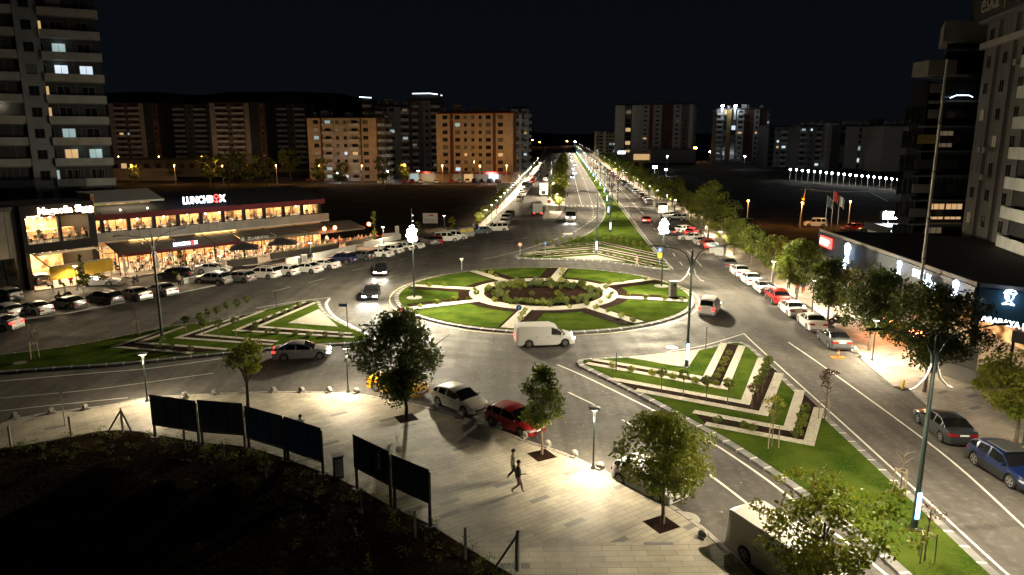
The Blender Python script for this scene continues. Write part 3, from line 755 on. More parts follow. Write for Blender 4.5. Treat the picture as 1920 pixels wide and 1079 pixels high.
g1 = 'topiary balls on the lower right chevron bed'
RB = [(1240,732),(1281,741),(1324,750),(1364,757)]
for i, p in enumerate(RB): ball(G(*p, z=.2), .42, 'g', 'green lollipop topiary in the lower right chevron, left arm, %s from the left' % nth(i), g1)
for i, p in enumerate([(1438,708),(1434,722),(1429,737),(1420,751)]): ball(G(*p, z=.2), .42, 'g', 'green lollipop topiary in the lower right chevron, right arm, %s from the top' % nth(i), g1)
ball(G(1409,769,.2), .38, 'r', 'brown leaved lollipop topiary at the chevron corner', g1)
g2 = 'low shrubs in the lower right chevron beds'
LS = [(1149,690),(1184,697),(1223,704),(1262,711),(1303,718)]
for i, p in enumerate(LS): bush(G(*p, z=.2), .36, 'low shrub in the inner left soil arm, lower right bed, %s from the left' % nth(i), g2, 'y')
for i, p in enumerate([(1367,666),(1361,677),(1356,686),(1352,698),(1345,709),(1341,723)]): bush(G(*p, z=.2), .3, 'low shrub in the inner right soil arm, lower right bed, %s from the top' % nth(i), g2, 'y')
for i, p in enumerate([(1345,793),(1396,804),(1410,808)]): bush(G(*p, z=.2), .34, 'low shrub in the outermost lower soil arm, %s from the left' % nth(i), g2)
for i, p in enumerate([(1509,772),(1504,789),(1501,802),(1494,819)]): bush(G(*p, z=.2), .42, 'low shrub in the outermost right soil arm, %s from the top' % nth(i), g2)
g3 = 'topiary balls on the left island'
for i, p in enumerate([(464,585),(446,592),(428,600),(409,607),(393,612),(377,624),(383,633),(411,635),(443,634),(350,626)]): ball(G(*p, z=.2), .42, 'd', 'dark lollipop topiary on the left island, %s counted from the top right' % nth(i), g3)
g4 = 'low shrubs on the left island'
for i, p in enumerate([(561,575),(546,583),(532,589),(515,596),(497,603),(480,612),(477,620),(503,627),(520,625),(553,629),(580,631),(610,631),(640,632),(296,652),(320,655),(357,658),(300,640)]): bush(G(*p, z=.2), .36, 'low dark shrub in the left island soil, %s from the right' % nth(i), g4, 'd')
g5 = 'topiary balls across the far island'
for i, (x, y) in enumerate([(1006,470),(1020,470),(1034,469),(1052,466.5),(1069,465),(1084,464),(1100,463),(1115,462),(1131,460),(1141,461),(1152,463),(1163,466),(1176,469),(1189,472.5),(1201,476),(1216,481)]):
    ball(G(x, y - 0, .2), .46, 'g' if i > 1 else 'd', 'topiary ball in the arc across the far island, %s from the left' % nth(i), g5)
g6 = 'low shrubs on the far island'
for i, (x, y) in enumerate([(983,483),(1001,482),(1018,481),(1036,480),(1053,478.5),(1070,477),(1088,476),(1105,475),(1133,476.5),(1145,479),(1160,483),(1172,486),(1185,489),(1199,493),(1215,497),(1232,500),(1028,463),(1045,463),(1060,461),(1076,460),(1092,459),(1108,458)]):
    bush(G(x, y, .2), .36, 'low shrub in the far island stripes, %s from its left tip' % nth(i), g6, 'd')
g7 = 'low shrubs on the roundabout spokes and ring'
for i, (x, y) in enumerate([(788,577),(819,571),(851,566),(878,563),(805,538),(833,538),(890,545),(893,553),(928,566),(956,571),(993,572),(1030,576),(1068,578),(1100,573),(1117,580),(1140,586),(1164,596),(1187,604),(985,584),(980,592),(976,601),(1147,553),(1141,561),(1136,542),(1178,556),(1211,560),(1247,562),(1278,565),(1142,534),(1166,530),(1210,526),(906,511),(920,515),(930,520),(1055,510),(1053,517),(1126,569)]):
    bush(G(x, y, .22), .4 if i % 3 else .3, 'round green shrub on the roundabout gravel, %s going round from the left' % nth(i), g7, 'g' if i % 2 else 'y')
# plants of the centre bed
g8 = 'planted clumps in the round centre bed'
k = 0; DIR = ['right','rear right','rear','rear left','left','front left','front','front right']; cnt = {}
for i in range(900):
    a = rnd.random() * 6.283; r = 6.7 * math.sqrt(rnd.random())
    if r < 4.9 and (math.sin(a) < .5 or r < 3.2) and rnd.random() < .9: continue
    if k >= 150: break
    p = RC + Vector((r * math.cos(a), r * math.sin(a), .24)); d = DIR[int((a + .39) / .785) % 8]; cl_ = rnd.choice('sdddgy')
    cnt[d] = cnt.get(d, -1) + 1
    bush(p, rnd.uniform(.22, .48), '%s plant clump in the %s of the centre bed, %s in its patch' % ({'s':'silvery','d':'dark','g':'green','y':'yellow green'}[cl_], d, nth(cnt[d])), g8, cl_); k += 1
# weeds along the waste ground edge
cl = []; rr = random.Random(5)
for p in resample(fe, .55):
    for _ in range(3):
        q = rr.random() ** 1.6 * 4.5; cl.append((p.x - q * .75 + rr.uniform(-.5,.5), p.y - q + rr.uniform(-.5,.5), .25, rr.uniform(.12, .42)))
stuff(obj('weeds', leafmesh('weeds', cl, 9000, .11, [M['leafd'], M['leaf']], 77, .2, flat=.3)), 'tangled weeds and dry grass along the edge of the dark waste ground', 'weeds')
cl = []
for _ in range(500):
    x = rr.uniform(-15, 3); y = rr.uniform(16, 30); cl.append((x, y, .2, rr.uniform(.2, .6)))
cl = [c for c in cl if min((Vector((c[0], c[1], 0)) - p).length for p in fe) > .5 and c[1] < min(fe, key=lambda p: abs(p.x - c[0])).y]
stuff(obj('weeds', leafmesh('weeds', cl, 2500, .12, [M['leafd'], M['leafd']], 78, .2, flat=.2)), 'dry tufts scattered over the dark waste ground in the foreground', 'weeds')
mb = MB()
for p in resample(fe, .35):
    for _ in range(2):
        q = rr.random() * 2.2; s = rr.uniform(.05, .17); mb.box((p.x - q*.6 + rr.uniform(-.3,.3), p.y - q - .25, .2), (s, s*1.3, s*.8), 0, rr.random()*3, .7)
stuff(mb.build('rubble', M['barkd']), 'small stones and rubble along the pavement edge', 'rubble')
# leaf litter along kerbs and on lawn
mb = MB()
for _ in range(110):
    px = rr.uniform(700, 1560); py = rr.uniform(560, 1000); p = G(px, py); mb.box((p.x, p.y, .012), (.08, .05, .01), 0, rr.random()*3)
stuff(mb.build('leaf_litter', M['kerbw']), 'pale scraps and fallen leaves scattered on the road', 'litter')
# ------------------------------------------------------------------ lamps, posts, signs
def spotlamp(name, parent, loc, power, ang_=150, blend=.6, col=(1,.83,.56), size=.12, rot=None):
    l = bpy.data.lights.new(name, 'SPOT'); l.energy = power; l.spot_size = R(ang_); l.spot_blend = blend; l.color = col; l.shadow_soft_size = size
    o = bpy.data.objects.new(name, l); C.objects.link(o); o.parent = parent; o.location = loc
    if rot: o.rotation_euler = rot
    return o
def pointlamp(name, parent, loc, power, col=(1,.9,.72), size=.2):
    l = bpy.data.lights.new(name, 'POINT'); l.energy = power; l.color = col; l.shadow_soft_size = size
    o = bpy.data.objects.new(name, l); C.objects.link(o); o.parent = parent; o.location = loc; return o
PL = {}
def pathlamp(p, label, group, power=300, H=3.4, z=.13):
    t = thing('path_lamp', label, 'street lamp', (p.x, p.y, z), 0, group)
    if H not in PL:
        b = MB(); b.tube([(0,0,0),(0,0,.05),(0,0,.16),(0,0,.3)], [.16,.16,.09,.06], n=12)
        q = MB(); q.tube([(0,0,.25),(0,0,H-.75)], [.055,.05], n=10)
        h = MB(); h.tube([(0,0,H-.75),(0,0,H-.45),(0,0,H-.2),(0,0,H-.01)], [.056,.075,.09,.045], n=12)
        d = MB(); d.tube([(0,0,H),(0,0,H+.03),(0,0,H+.06)], [.33,.35,.30], n=20)
        g = MB(); g.tube([(0,0,H-.045),(0,0,H-.012)], [.24,.27], n=16)
        PL[H] = (b.mesh('base', M['polemetal'], 40), q.mesh('pole', M['polemetal'], 40), h.mesh('lamp_neck', M['steel'], 40), d.mesh('lamp_cap', M['steel'], 40), g.mesh('lamp_glass', M['lampon'], 40))
    for n_, me in zip(('base','pole','lamp_neck','lamp_cap','lamp_glass'), PL[H]): obj(n_, me, t)
    spotlamp('lamp_light', t, (0,0,H-.07), power * 6, 156, .5, size=.24)
    return t
K1 = 'short plaza lamps with ring shaped heads'
pathlamp(G(1112,883), 'lit ring head lamp on the plaza kerb nearest the camera', K1, 1150, 3.5)
pathlamp(G(653,739), 'lit ring head lamp on the plaza kerb half hidden by the spreading tree', K1, 1150, 3.3)
pathlamp(G(277,756), 'lit ring head lamp left of the row of dark billboards', K1, 700, 3.4)
K2 = 'short lamps along the right pavement'
for x, y, l in [(1635,679,'lamp post at the kerb in front of the cafe heaters'),(1522,588,'lamp post between the motorcycle and the red parked car'),(1447,545,'lamp post behind the white car with black roof'),(1348,477,'lamp post beside the grey bins'),(1315,443,'lamp post beside the tall leafy tree'),(1265,404,'lamp post near the white minibus'),(1917,838,'lamp post at the right picture edge')]:
    pathlamp(G(x, y), l, K2, 2000, 3.4)
RP = resample(GP([(1250,393),(1222,375),(1190,352),(1150,322),(1118,297),(1098,280)]), 17)
for i, p in enumerate(RP[:20]): pathlamp(p, 'short lamp on the far right pavement, %s beyond the minibus' % nth(i), K2, 1300 + 120 * i, 3.4)
K3 = 'short lamps along the left pavement'
for i, (x, y) in enumerate([(833,434),(719,459),(584,494),(415,523),(146,546)]):
    pathlamp(G(x, y), ['lamp post right of the notice board','lamp post beside the slender column tree','lamp post behind the row of white parked cars','lamp post in front of the silver saloon on the forecourt','lamp post beside the man on the scooter'][i], K3, [800,900,1000,600,400][i], 2.9)
LP = resample(GP([(912,424),(936,397),(959,372),(975,350),(993,330),(1006,311),(1020,283)]), 11)
for i, p in enumerate(LP[:34]): pathlamp(p, 'short lamp on the far left pavement, %s from the near corner' % nth(i), K3, 1200 + 100 * i, 3.2)
IPL = resample(GP([(1044,398),(1046,370),(1050,340),(1056,310),(1059,288)]), 22)
for i, p in enumerate(IPL[:12]): pathlamp(p, 'short lamp on the narrow tree island, %s from its tip' % nth(i), 'short lamps on the narrow tree island', 2200, 4.2)

# double arm street lamps
SL = None
def slparts():
    H = 9.6; P = {}
    b = MB(); b.tube([(0,0,0),(0,0,.5)], [.17,.15], n=12); b.box((0,0,.02), (.5,.5,.05)); P['base'] = b.mesh('base', M['polemetal'], 40)
    q = MB(); q.tube([(0,0,.5),(0,0,5),(0,0,H-.3)], [.12,.1,.075], n=12); q.tube([(0,0,H-.3),(0,0,H)], [.02,.012], n=5); P['pole'] = q.mesh('pole', M['polemetal'], 40)
    a = MB(); a.tube([(.08,0,H-2.0),(.18,0,H-1.2),(.5,0,H-.55),(1.2,0,H-.18),(2.3,0,H+.02),(2.9,0,H+.1)], [.05,.05,.045,.04,.035,.03], n=7); P['arm'] = a.mesh('arm', M['polemetal'], 60)
    h = MB(); h.box((3.05,0,H+.1), (.75,.24,.07), 0, 0, .8); P['lamp_head'] = h.mesh('lamp_head', M['dark'])
    g = MB(); g.box((3.05,0,H+.061), (.45,.14,.006)); P['lamp_glass'] = g.mesh('lamp_glass', M['lampon']); P['dark_glass'] = g.mesh('lamp_glass', M['wglass'])
    k = MB(); k.tube([(.1,0,H-1.1),(.14,0,H-1.7),(.35,0,H-2.25),(.75,0,H-2.65),(1.05,0,H-2.75)], [.04,.05,.045,.035,.02], n=7); P['ornament'] = k.mesh('ornament', M['steel'], 60)
    l = MB(); l.b2((-.1,-.165,.6), (.1,-.15,1.9)); P['light_strip'] = l.mesh('light_strip', M['blueled'])
    l = MB(); l.b2((-.03,-.172,.7), (.03,-.166,1.8)); P['light_text'] = l.mesh('light_panel', M['whiteled'])
    return P, H
SP_, SH = slparts()
def streetlamp(p, label, rz, power=1500, led=True, z=.2, group='double armed street lamps on the central islands'):
    t = thing('street_lamp', label, 'street lamp', (p.x, p.y, z), rz, group)
    obj('base', SP_['base'], t); obj('pole', SP_['pole'], t)
    for s in (0, math.pi):
        a = obj('arm', SP_['arm'], t, rz=s); h = obj('lamp_head', SP_['lamp_head'], a); obj('lamp_glass', SP_['lamp_glass' if power else 'dark_glass'], a); obj('ornament', SP_['ornament'], t, rz=s)
        if power: spotlamp('lamp_light', a, (3.05,0,SH+.03), power * 2.2, 150, .6, (1,.85,.6), .15)
    if led:
        rr_ = -rz
        s = obj('light_strip', SP_['light_strip'], t, rz=rr_); obj('light_panel', SP_['light_text'], t, rz=rr_)
        pointlamp('strip_light', t, (0,-.5,1.2), 6, (.3,.55,1), .3)
    return t
streetlamp(G(1712,1000), 'nearest double armed street lamp with blue strip on the right lawn', R(8), 5000)
streetlamp(G(1287,692), 'double armed street lamp with blue strip on the white gravel triangle', R(8), 4200)
streetlamp(G(1118,478), 'double armed street lamp with blue strip at the tip of the far gravel triangle', R(0), 5000)
SLP = [(1144,438),(1137,374),(1130,359),(1122,348),(1113,335),(1106,325),(1099,314),(1093,305),(1087,296),(1081,288)]
SLW = resample(GP(SLP), 31)
for i, q in enumerate(SLW[:32]): streetlamp(q, 'blue lit double armed lamp on the far grass median, %s after the gravel triangle' % nth(i), 0, 5000 + 900 * i)
for i, q in enumerate([(1157,412),(1148,392)]):
    streetlamp(G(*q), 'unlit double armed lamp post on the far island, %s' % ('near the saplings' if i == 0 else 'behind the zebra crossing'), 0, 0, False)
streetlamp(G(305,641), 'tall dark unlit double armed lamp post on the left island', R(60), 0, False)
streetlamp(G(1033,372), 'double armed lamp post at the edge of the narrow tree island', R(90), 9000, False)
streetlamp(G(1034,345), 'second double armed lamp post further up the narrow tree island', R(90), 9000, False)
# floodlight poles on the roundabout
def floodpole(p, label, H, power, rz=0, nm='M'):
    t = thing('floodlight_pole', label, 'floodlight', (p.x, p.y, .2), rz, 'floodlight poles on the roundabout')
    b = MB(); b.tube([(0,0,-.05),(0,0,.06)], [.9,.85], n=20); b.build('base', M['concrete'], t, 40)
    q = MB(); q.tube([(0,0,.05),(0,0,H)], [.11,.07], n=10); q.build('pole', M['polemetal'], t, 40)
    c = MB(); c.box((0,0,H), (1.1,.12,.1)); c.box((0,0,H+.5), (.1,.1,1.0)); c.build('crossbar', M['polemetal'], t)
    k = 0
    for dx, dz, a in [(-.2,.0,-.25),(.28,.08,.25),(-.4,.44,-.3),(.14,.5,.3),(-.3,.92,-.2),(.22,.98,.2),(-.02,1.32,0)]:  # heads clustered and domed so their shape stands in for lamp glare
        h = MB(); h.tube([(0,.12,0),(0,-.1,0)], [.14,.25], n=14); g = MB(); g.sphere((0,-.1,0), .27, 0, 12, 8, (1,.6,1))
        e = h.build('flood_head', M['steel'], t, loc=(dx,-.1,H+dz)); e.rotation_euler = (R(-25),0,a*.6); g.build('flood_glass', M['flood'], e)
    pointlamp('flood_light', t, (0,-.5,H+.5), power * .16, (1,.87,.6), .3)
    for k in range(4): spotlamp('flood_beam', t, (.35*math.cos(k*math.pi/2+.785), .35*math.sin(k*math.pi/2+.785)-.2, H+.5), power * 1.15, 108, 1.0, (1,.87,.6), .3, (0, -R(66), k * math.pi / 2 + .785))
    return t
floodpole(G(777,562), 'bright floodlight pole on the left lawn of the roundabout', 6.6, 42000)
floodpole(G(1240,540), 'bright floodlight pole on the right lawn of the roundabout', 6.6, 42000)
def floodmast(p, label, H, power, m='floodw', col=(.85,.93,1), cat='floodlight', z=0, s=1.0, grp=None):
    t = thing('floodlight_mast', label, cat, (p.x, p.y, z), 0, grp)
    q = MB(); q.tube([(0,0,0),(0,0,H)], [.1,.07], n=8); q.build('pole', M['steel'], t, 40)
    h = MB(); h.box((0,0,H+.2*s), (.9*s,.3*s,.5*s)); h.build('flood_head', M['dark'], t)
    g = MB(); g.box((0,-.17*s,H+.2*s), (.8*s,.03,.42*s)); g.build('flood_glass', M[m], t)
    if power: pointlamp('flood_light', t, (0,-.6,H+.2), power, col, .2)
    return t
floodmast(V(1665,415,112), 'dazzling white floodlight beside the small white office', 5.5, 1800, z=0, s=2.6)
floodmast(G(1227,330), 'white floodlight in the dark field left of the pale hall', 3.5, 1500, z=.05, s=2.2)
floodmast(G(1248,330), 'smaller white light right of the field floodlight', 2.5, 300, z=.05, s=1.2)
for i, (x, y, H, c) in enumerate([(998,275,11,'o'),(1063,275,9,'o'),(1302,303,9,'o'),(1012,277,8,'o')]):
    floodmast(G(x, y), 'orange sodium lamp beyond the end of the %s' % ['left row of lamps','main road','right hall','long left street'][i], H, 6000, 'orangel', (1,.45,.15), 'street lamp', s=3, grp='orange sodium lamps on the horizon')
for i, (x, y, H) in enumerate([(1075,268,8),(1081,270,12),(1084,271,6),(1088,272,9),(1078,274,7)]):
    floodmast(G(x, y), 'tiny white light beyond the end of the avenue, %s from the left' % nth(i), H, 0, 'floodw', s=3.5, cat='street lamp', grp='distant white lights at the end of the avenue')
# orange lamps of the parking street
for i, (x, y) in enumerate([(250,345),(330,346),(420,347),(520,346),(600,347),(680,346),(760,345),(830,346),(900,347),(950,346)]):
    floodmast(G(x, y), 'orange lamp of the parking street before the far left blocks, %s from the left' % nth(i), 7, 2300, 'orangel', (1,.5,.17), 'street lamp', s=.5, grp='orange lamps of the parking street')
for i, (x, y) in enumerate([(828,338),(948,336),(785,338),(634,342),(728,338)]):
    floodmast(G(x, y), 'white yard lamp at the foot of the beige blocks, %s counted on arrival' % nth(i), 3.5, 500, 'floodw', s=1.0, cat='street lamp', grp='white yard lamps at the beige blocks')
pp = [(1381 + i * 0,0) for i in range(0)]
for i in range(22):
    x = 1482 + i * 11.2; y = 318.5 + i * 1.05; p = V(x, y, 300 - i * 3)
    t = thing('garden_lamp', 'small white lamp along the far estate fence, %s from the left' % nth(i), 'lamp', (p.x, p.y, 0), 0, 'row of small lamps along the far estate fence')
    q = MB(); q.tube([(0,0,0),(0,0,p.z)], .06, n=5); q.build('pole', M['steel'], t); q = MB(); q.sphere((0,0,p.z+.15), .32, 0, 8, 6); q.build('lamp_globe', M['floodw'], t)
    if i % 3 == 0: pointlamp('lamp_light', t, (0,-.6,p.z+.3), 200, (.85,.95,1), .2)
for i, (x, y) in enumerate([(225,319),(300,318),(380,318),(450,318),(530,318)]):  # orange lamps added only to brighten the far facades
    floodmast(G(x, y), 'added orange fill lamp at the foot of the far dark blocks, %s from the left' % nth(i), 7, 1500, 'orangel', (1,.62,.34), 'street lamp', s=.5, grp='added orange fill lamps at the far dark blocks')
for i, (x, y) in enumerate([(1330,304),(1395,318),(1250,318),(1180,300)]):  # white lamps added only to lift the right hand facades
    floodmast(G(x, y), 'added white fill lamp before the right hand blocks, %s of four' % nth(i), 7, 1000, 'floodw', (.9,.93,1), 'street lamp', s=1, grp='added white fill lamps before the right hand blocks')
# orange glow lamps in the right field
for i, (x, y) in enumerate([(1400,423),(1500,428),(1590,425)]):
    floodmast(G(x, y), 'orange lamp among the cars beyond the right trees, %s from the left' % nth(i), 5, 1500, 'orangel', (1,.42,.1), 'street lamp', s=.4, grp='orange lamps beyond the right trees')

# stone bollards
bm = MB(); bm.box((0,0,.06), (.5,.3,.12)); bm.tube([(-.12,0,.2),(.12,0,.2)], [.21,.21], n=12); bm.sphere((0,0,.26), .17, 0, 10, 6); bme = bm.mesh('bollard', M['stone'], 50)
BO = [(28,784),(97,776),(160,769),(346,746),(403,740),(456,737),(513,736),(566,736),(617,736),(668,738),(717,744),(812,768),(861,783),(891,792),(938,803),(984,821),(1026,838),(1076,857),(1125,880),(1318,1008),(1367,1054)]
for i, p in enumerate(BO):
    q = G(*p, z=.13); o = obj('stone_bollard', bme, None, q, math.atan2(1, 1) + rnd.random()*.3); tag(o, 'stubby rounded stone bollard on the plaza kerb, %s from the left' % nth(i), 'bollard', 'stone bollards along the plaza kerb')
for i, p in enumerate([(1611,669),(1592,648),(1602,659)]):
    q = G(*p, z=.13); o = obj('stone_bollard', bme, None, q); tag(o, 'stone bollard on the right pavement kerb behind the grey saloon, %s from the front' % nth(i), 'bollard', 'stone bollards on the right kerb')
# fence posts of the waste ground
for i, (x, y, x2, y2) in enumerate([(21,840,17,802),(134,821,130,784),(348,847,347,808),(420,868,418,833),(500,897,498,858),(592,937,590,892),(679,966,677,921),(779,1016,777,961),(873,1050,871,993)]):
    p = G(x, y, .1); top = V(x2, y2, p.y).z; mb = MB(); mb.box((0,0,top/2), (.1,.1,top), 0, .3); o = mb.build('fence_post', M['concrete' if i > 1 else 'stake'], loc=(p.x, p.y, .1))
    tag(o, ('leftmost thin wooden post at the waste ground edge','red brown post beside the left warning sign')[i] if i < 2 else 'slim concrete fence post at the waste ground edge, %s from the left' % nth(i - 2), 'post', 'fence posts of the waste ground')
def braced(p, top, label, feet, wrap=False):
    t = thing('braced_post', label, 'post', (p.x, p.y, .1))
    b = MB(); b.tube([(0,0,0),(0,0,top)], .06, n=6); b.build('post', M['concrete'], t)
    for f in feet:
        b = MB(); d = f - p; b.tube([(0,0,top*.9),(d.x,d.y,0)], .05, n=6); b.build('brace', M['barkd'], t)
    if wrap:
        b = MB(); b.tube([(.02,0,.1),(0,.05,top*.5),(.03,0,top+.02)], [.14,.1,.09], n=7); b.build('tarpaulin', M['kerbw'], t, 60)
braced(G(231,811,.1), 1.6, 'corner fence post held by two slanting braces on the waste ground', [G(204,808,.1), G(250,816,.1)])
braced(G(970,1072,.1), 1.9, 'pale wrapped post with slanting brace at the bottom edge', [G(923,1072,.1)], True)
mb = MB(); mb.box((0,0,.62), (.5,.42,1.24)); t = thing('utility_cabinet', 'small dark utility cabinet between the two groups of billboards', 'cabinet', G(635,895,.1), .4)
mb.build('body', M['dark'], t); mb = MB(); mb.box((0,0,1.27), (.62,.54,.07)); mb.build('lid', M['steel'], t); mb = MB(); mb.box((0,-.215,.62), (.4,.01,1.0)); mb.build('door', M['steel'], t)
# billboards
def billboard(bl, br, tl, tr, bbl, bbr, label, group, panels=3, face='pdgrey', art=False):
    A, B = G(*bl, z=.12), G(*br, z=.12)
    zt = (onplane(*tl, A, B).z + onplane(*tr, A, B).z) / 2; zb = (onplane(*bbl, A, B).z + onplane(*bbr, A, B).z) / 2
    d = B - A; L = math.hypot(d.x, d.y); t = thing('billboard', label, 'billboard', (A.x, A.y, .12), math.atan2(d.y, d.x), group)
    zt -= .12; zb -= .12
    for x in (.06, L - .06):
        b = MB(); b.box((x, .05, (zt - .2) / 2), (.11,.11,zt - .2)); b.build('post', M['dark'], t)
        b = MB(); b.box((x, .05, .02), (.4,.4,.03)); b.build('foot_plate', M['dark'], t)
    b = MB(); b.b2((0,-.04,zb), (L,.0,zb+.07)); b.b2((0,-.04,zt-.07), (L,.0,zt)); b.b2((0,-.04,zb+.07), (.07,0,zt-.07)); b.b2((L-.07,-.04,zb+.07), (L,0,zt-.07)); b.build('frame', M['black'], t)
    for k in range(panels):
        x0 = .08 + (L - .16) * k / panels; x1 = .08 + (L - .16) * (k + 1) / panels - (.05 if panels > 1 and k < panels - 1 else 0)
        b = MB(); b.b2((x0,-.03,zb+.08), (x1,.0,zt-.08)); o = b.build('panel', M[face if not (art and k) else 'pgrey'], t)
        if panels > 1 and k < panels - 1: b = MB(); b.b2((x1,-.05,zb+.07), (x1+.05,.0,zt-.07)); b.build('mullion', M['black'], t)
    if art:
        b = MB(); r_ = random.Random(4)
        for k in range(7): xx = L*.06 + L*.035*k; b.b2((xx,-.036,zb+.3+.1*r_.random()), (xx+.07,-.031,zb+.7+1.1*r_.random()))
        b.build('printed_figure', M['pgrey'], t)
        b = MB()
        for k in range(6): b.b2((L*.45,-.036,zb+.35+k*.22), (L*(.8+.12*r_.random()),-.031,zb+.42+k*.22))
        b.build('printed_lines', M['dark'], t)
    return t
M['bbface'] = noisy('board_face', (.16,.18,.19), (.22,.24,.25), 1, .6); M['bbblue'] = noisy('board_blue', (.17,.24,.36), (.22,.3,.42), 1, .6)
BG_ = 'row of dark three panel billboards'
billboard((289,820),(374,834),(283,742),(366,750),(288,800),(372,808),'dark three panel billboard at the left end of the row',BG_,3,'bbface')
billboard((378,835),(461,842),(372,750),(457,757),(376,809),(458,818),'dark three panel billboard left of the crooked tree',BG_,3,'bbface')
billboard((465,842),(535,864),(464,762),(528,780),(467,823),(531,842),'bluish three panel billboard right of the crooked tree',BG_,3,'bbblue')
billboard((538,865),(606,890),(535,782),(603,803),(537,845),(606,868),'bluish three panel billboard at the right end of the row beside the cabinet',BG_,3,'bbblue')
billboard((667,917),(733,954),(663,815),(733,848),(665,878),(732,910),'billboard with faint figure and text lines standing alone on the plaza edge','pair of large dark billboards',2,'bbface',True)
billboard((738,957),(807,990),(735,850),(809,885),(737,910),(808,950),'plain dark billboard nearest the camera','pair of large dark billboards',1,'bbface')
# signs
def textmesh(s, size, m, parent=None, loc=(0,0,0), rot=(math.pi/2,0,0), ext=.02, name='lettering', align='LEFT', sx=1, bold=.0):
    cu = bpy.data.curves.new(name, 'FONT'); cu.body = s; cu.size = size; cu.extrude = ext; cu.align_x = align; cu.offset = bold; cu.resolution_u = 2
    o = bpy.data.objects.new(name, cu); C.objects.link(o); dg = bpy.context.evaluated_depsgraph_get(); dg.update()
    me = bpy.data.meshes.new_from_object(o.evaluated_get(dg)); bpy.data.objects.remove(o); me.materials.clear(); me.materials.append(M[m])
    q = obj(name, me, parent, loc); q.rotation_euler = rot; q.scale = (sx,1,1); return q
def roundsign(p, H, label, kind_, r=.3, z=.1, rz=0, group=None):
    t = thing('road_sign', label, 'road sign', (p.x, p.y, z), rz, group)
    b = MB(); b.tube([(0,0,0),(0,0,H+.1)], .035, n=6); b.build('pole', M['steel'], t)
    def dsk(rr_, y, m_, n=20): b = MB(); b.tube([(0,y,H),(0,y-.012,H)], rr_, n=n); return b
    if kind_ == 'noentry':
        dsk(r, -.04, 0).build('sign_plate', M['signred'], t); b = MB(); b.box((0,-.056,H), (r*1.3,.006,r*.32)); b.build('white_bar', M['kerbw'], t)
    elif kind_ == 'ban':
        dsk(r, -.04, 0).build('sign_plate', M['signred'], t); dsk(r*.76, -.053, 0).build('white_disc', M['kerbw'], t)
        b = MB(); b.box((0,-.07,H), (.07,.006,r*.9)); b.box((.07,-.07,H+.09), (.16,.006,.06)); b.build('turn_arrow', M['black'], t)
        b = MB(); b.poly([(-r*.6,-.075,H-r*.5),(-r*.45,-.075,H-r*.62),(r*.6,-.075,H+r*.5),(r*.45,-.075,H+r*.62)]); b.build('slash', M['signred'], t)
    elif kind_ == 'blue':
        dsk(r, -.04, 0).build('sign_plate', M['signblue'], t); b = MB(); b.poly([(0,-.056,H+r*.6),(-r*.5,-.056,H),(-r*.18,-.056,H),(-r*.18,-.056,H-r*.6),(r*.18,-.056,H-r*.6),(r*.18,-.056,H),(r*.5,-.056,H)]); b.build('arrow', M['kerbw'], t)
    elif kind_ == 'yield':
        def tri(s_, y): b = MB(); P = [(0,H-s_),(s_*.87,H+s_*.5),(-s_*.87,H+s_*.5)]; b.poly([(q[0],y,q[1]) for q in P][::1]); b.poly([(q[0],y+.01,q[1]) for q in P][::-1]); return b
        tri(r*1.2, -.05).build('sign_plate', M['signred'], t); tri(r*.75, -.062).build('white_triangle', M['kerbw'], t)
    elif kind_ == 'triback':
        b = MB(); P = [(0,H-r*1.2),(r*1.04,H+r*.6),(-r*1.04,H+r*.6)]
        b.poly([(q[0],-.05,q[1]) for q in P]); b.poly([(q[0],-.035,q[1]) for q in P][::-1]); b.build('sign_plate', M['steel'], t)
    return t
M['signred'] = mat('sign_red', (.55,.02,.015), .4); M['signblue'] = mat('sign_blue', (.02,.12,.5), .4); M['signyel'] = mat('sign_yellow', (.8,.6,.02), .4)
roundsign(G(1745,735), 2.1, 'red and white give way triangle beside the largest pavement tree', 'yield', .42, .13)
roundsign(G(975,482), 1.7, 'round no turning sign at the left tip of the far island', 'ban', .32, .2)
roundsign(G(1022,482), 1.9, 'small blue arrow sign on thin pole on the far island', 'blue', .22, .2)
roundsign(G(973,613), 1.7, 'blue direction sign standing in the front spoke of the roundabout', 'blue', .26, .2)
roundsign(G(1029,404), 3.0, 'no entry disc at the tip of the narrow tree island', 'noentry', .42, .14)
roundsign(G(932,414), 2.8, 'no entry sign on the far left pavement', 'noentry', .36, .13)
roundsign(G(123,804), 2.6, 'back of a triangular warning sign on the left pavement', 'triback', .38, .13, .9)
roundsign(G(866,510), 1.5, 'small round sign seen from behind on the far edge of the roundabout', 'triback', .3, .2)
t = roundsign(G(1236,502), 2.3, 'blue arrow disc above a yellow chevron plate on the far island', 'blue', .36, .2)
b = MB(); b.box((0,-.045,1.55), (.62,.02,.75)); b.build('chevron_plate', M['signyel'], t)
b = MB()
for k in range(3):
    zz = 1.3 + k * .22; b.poly([(-.27,-.06,zz),(0,-.06,zz+.12),(0,-.06,zz+.22),(-.27,-.06,zz+.1)]); b.poly([(0,-.06,zz+.12),(.27,-.06,zz),(.27,-.06,zz+.1),(0,-.06,zz+.22)])
b.build('chevrons', M['black'], t)
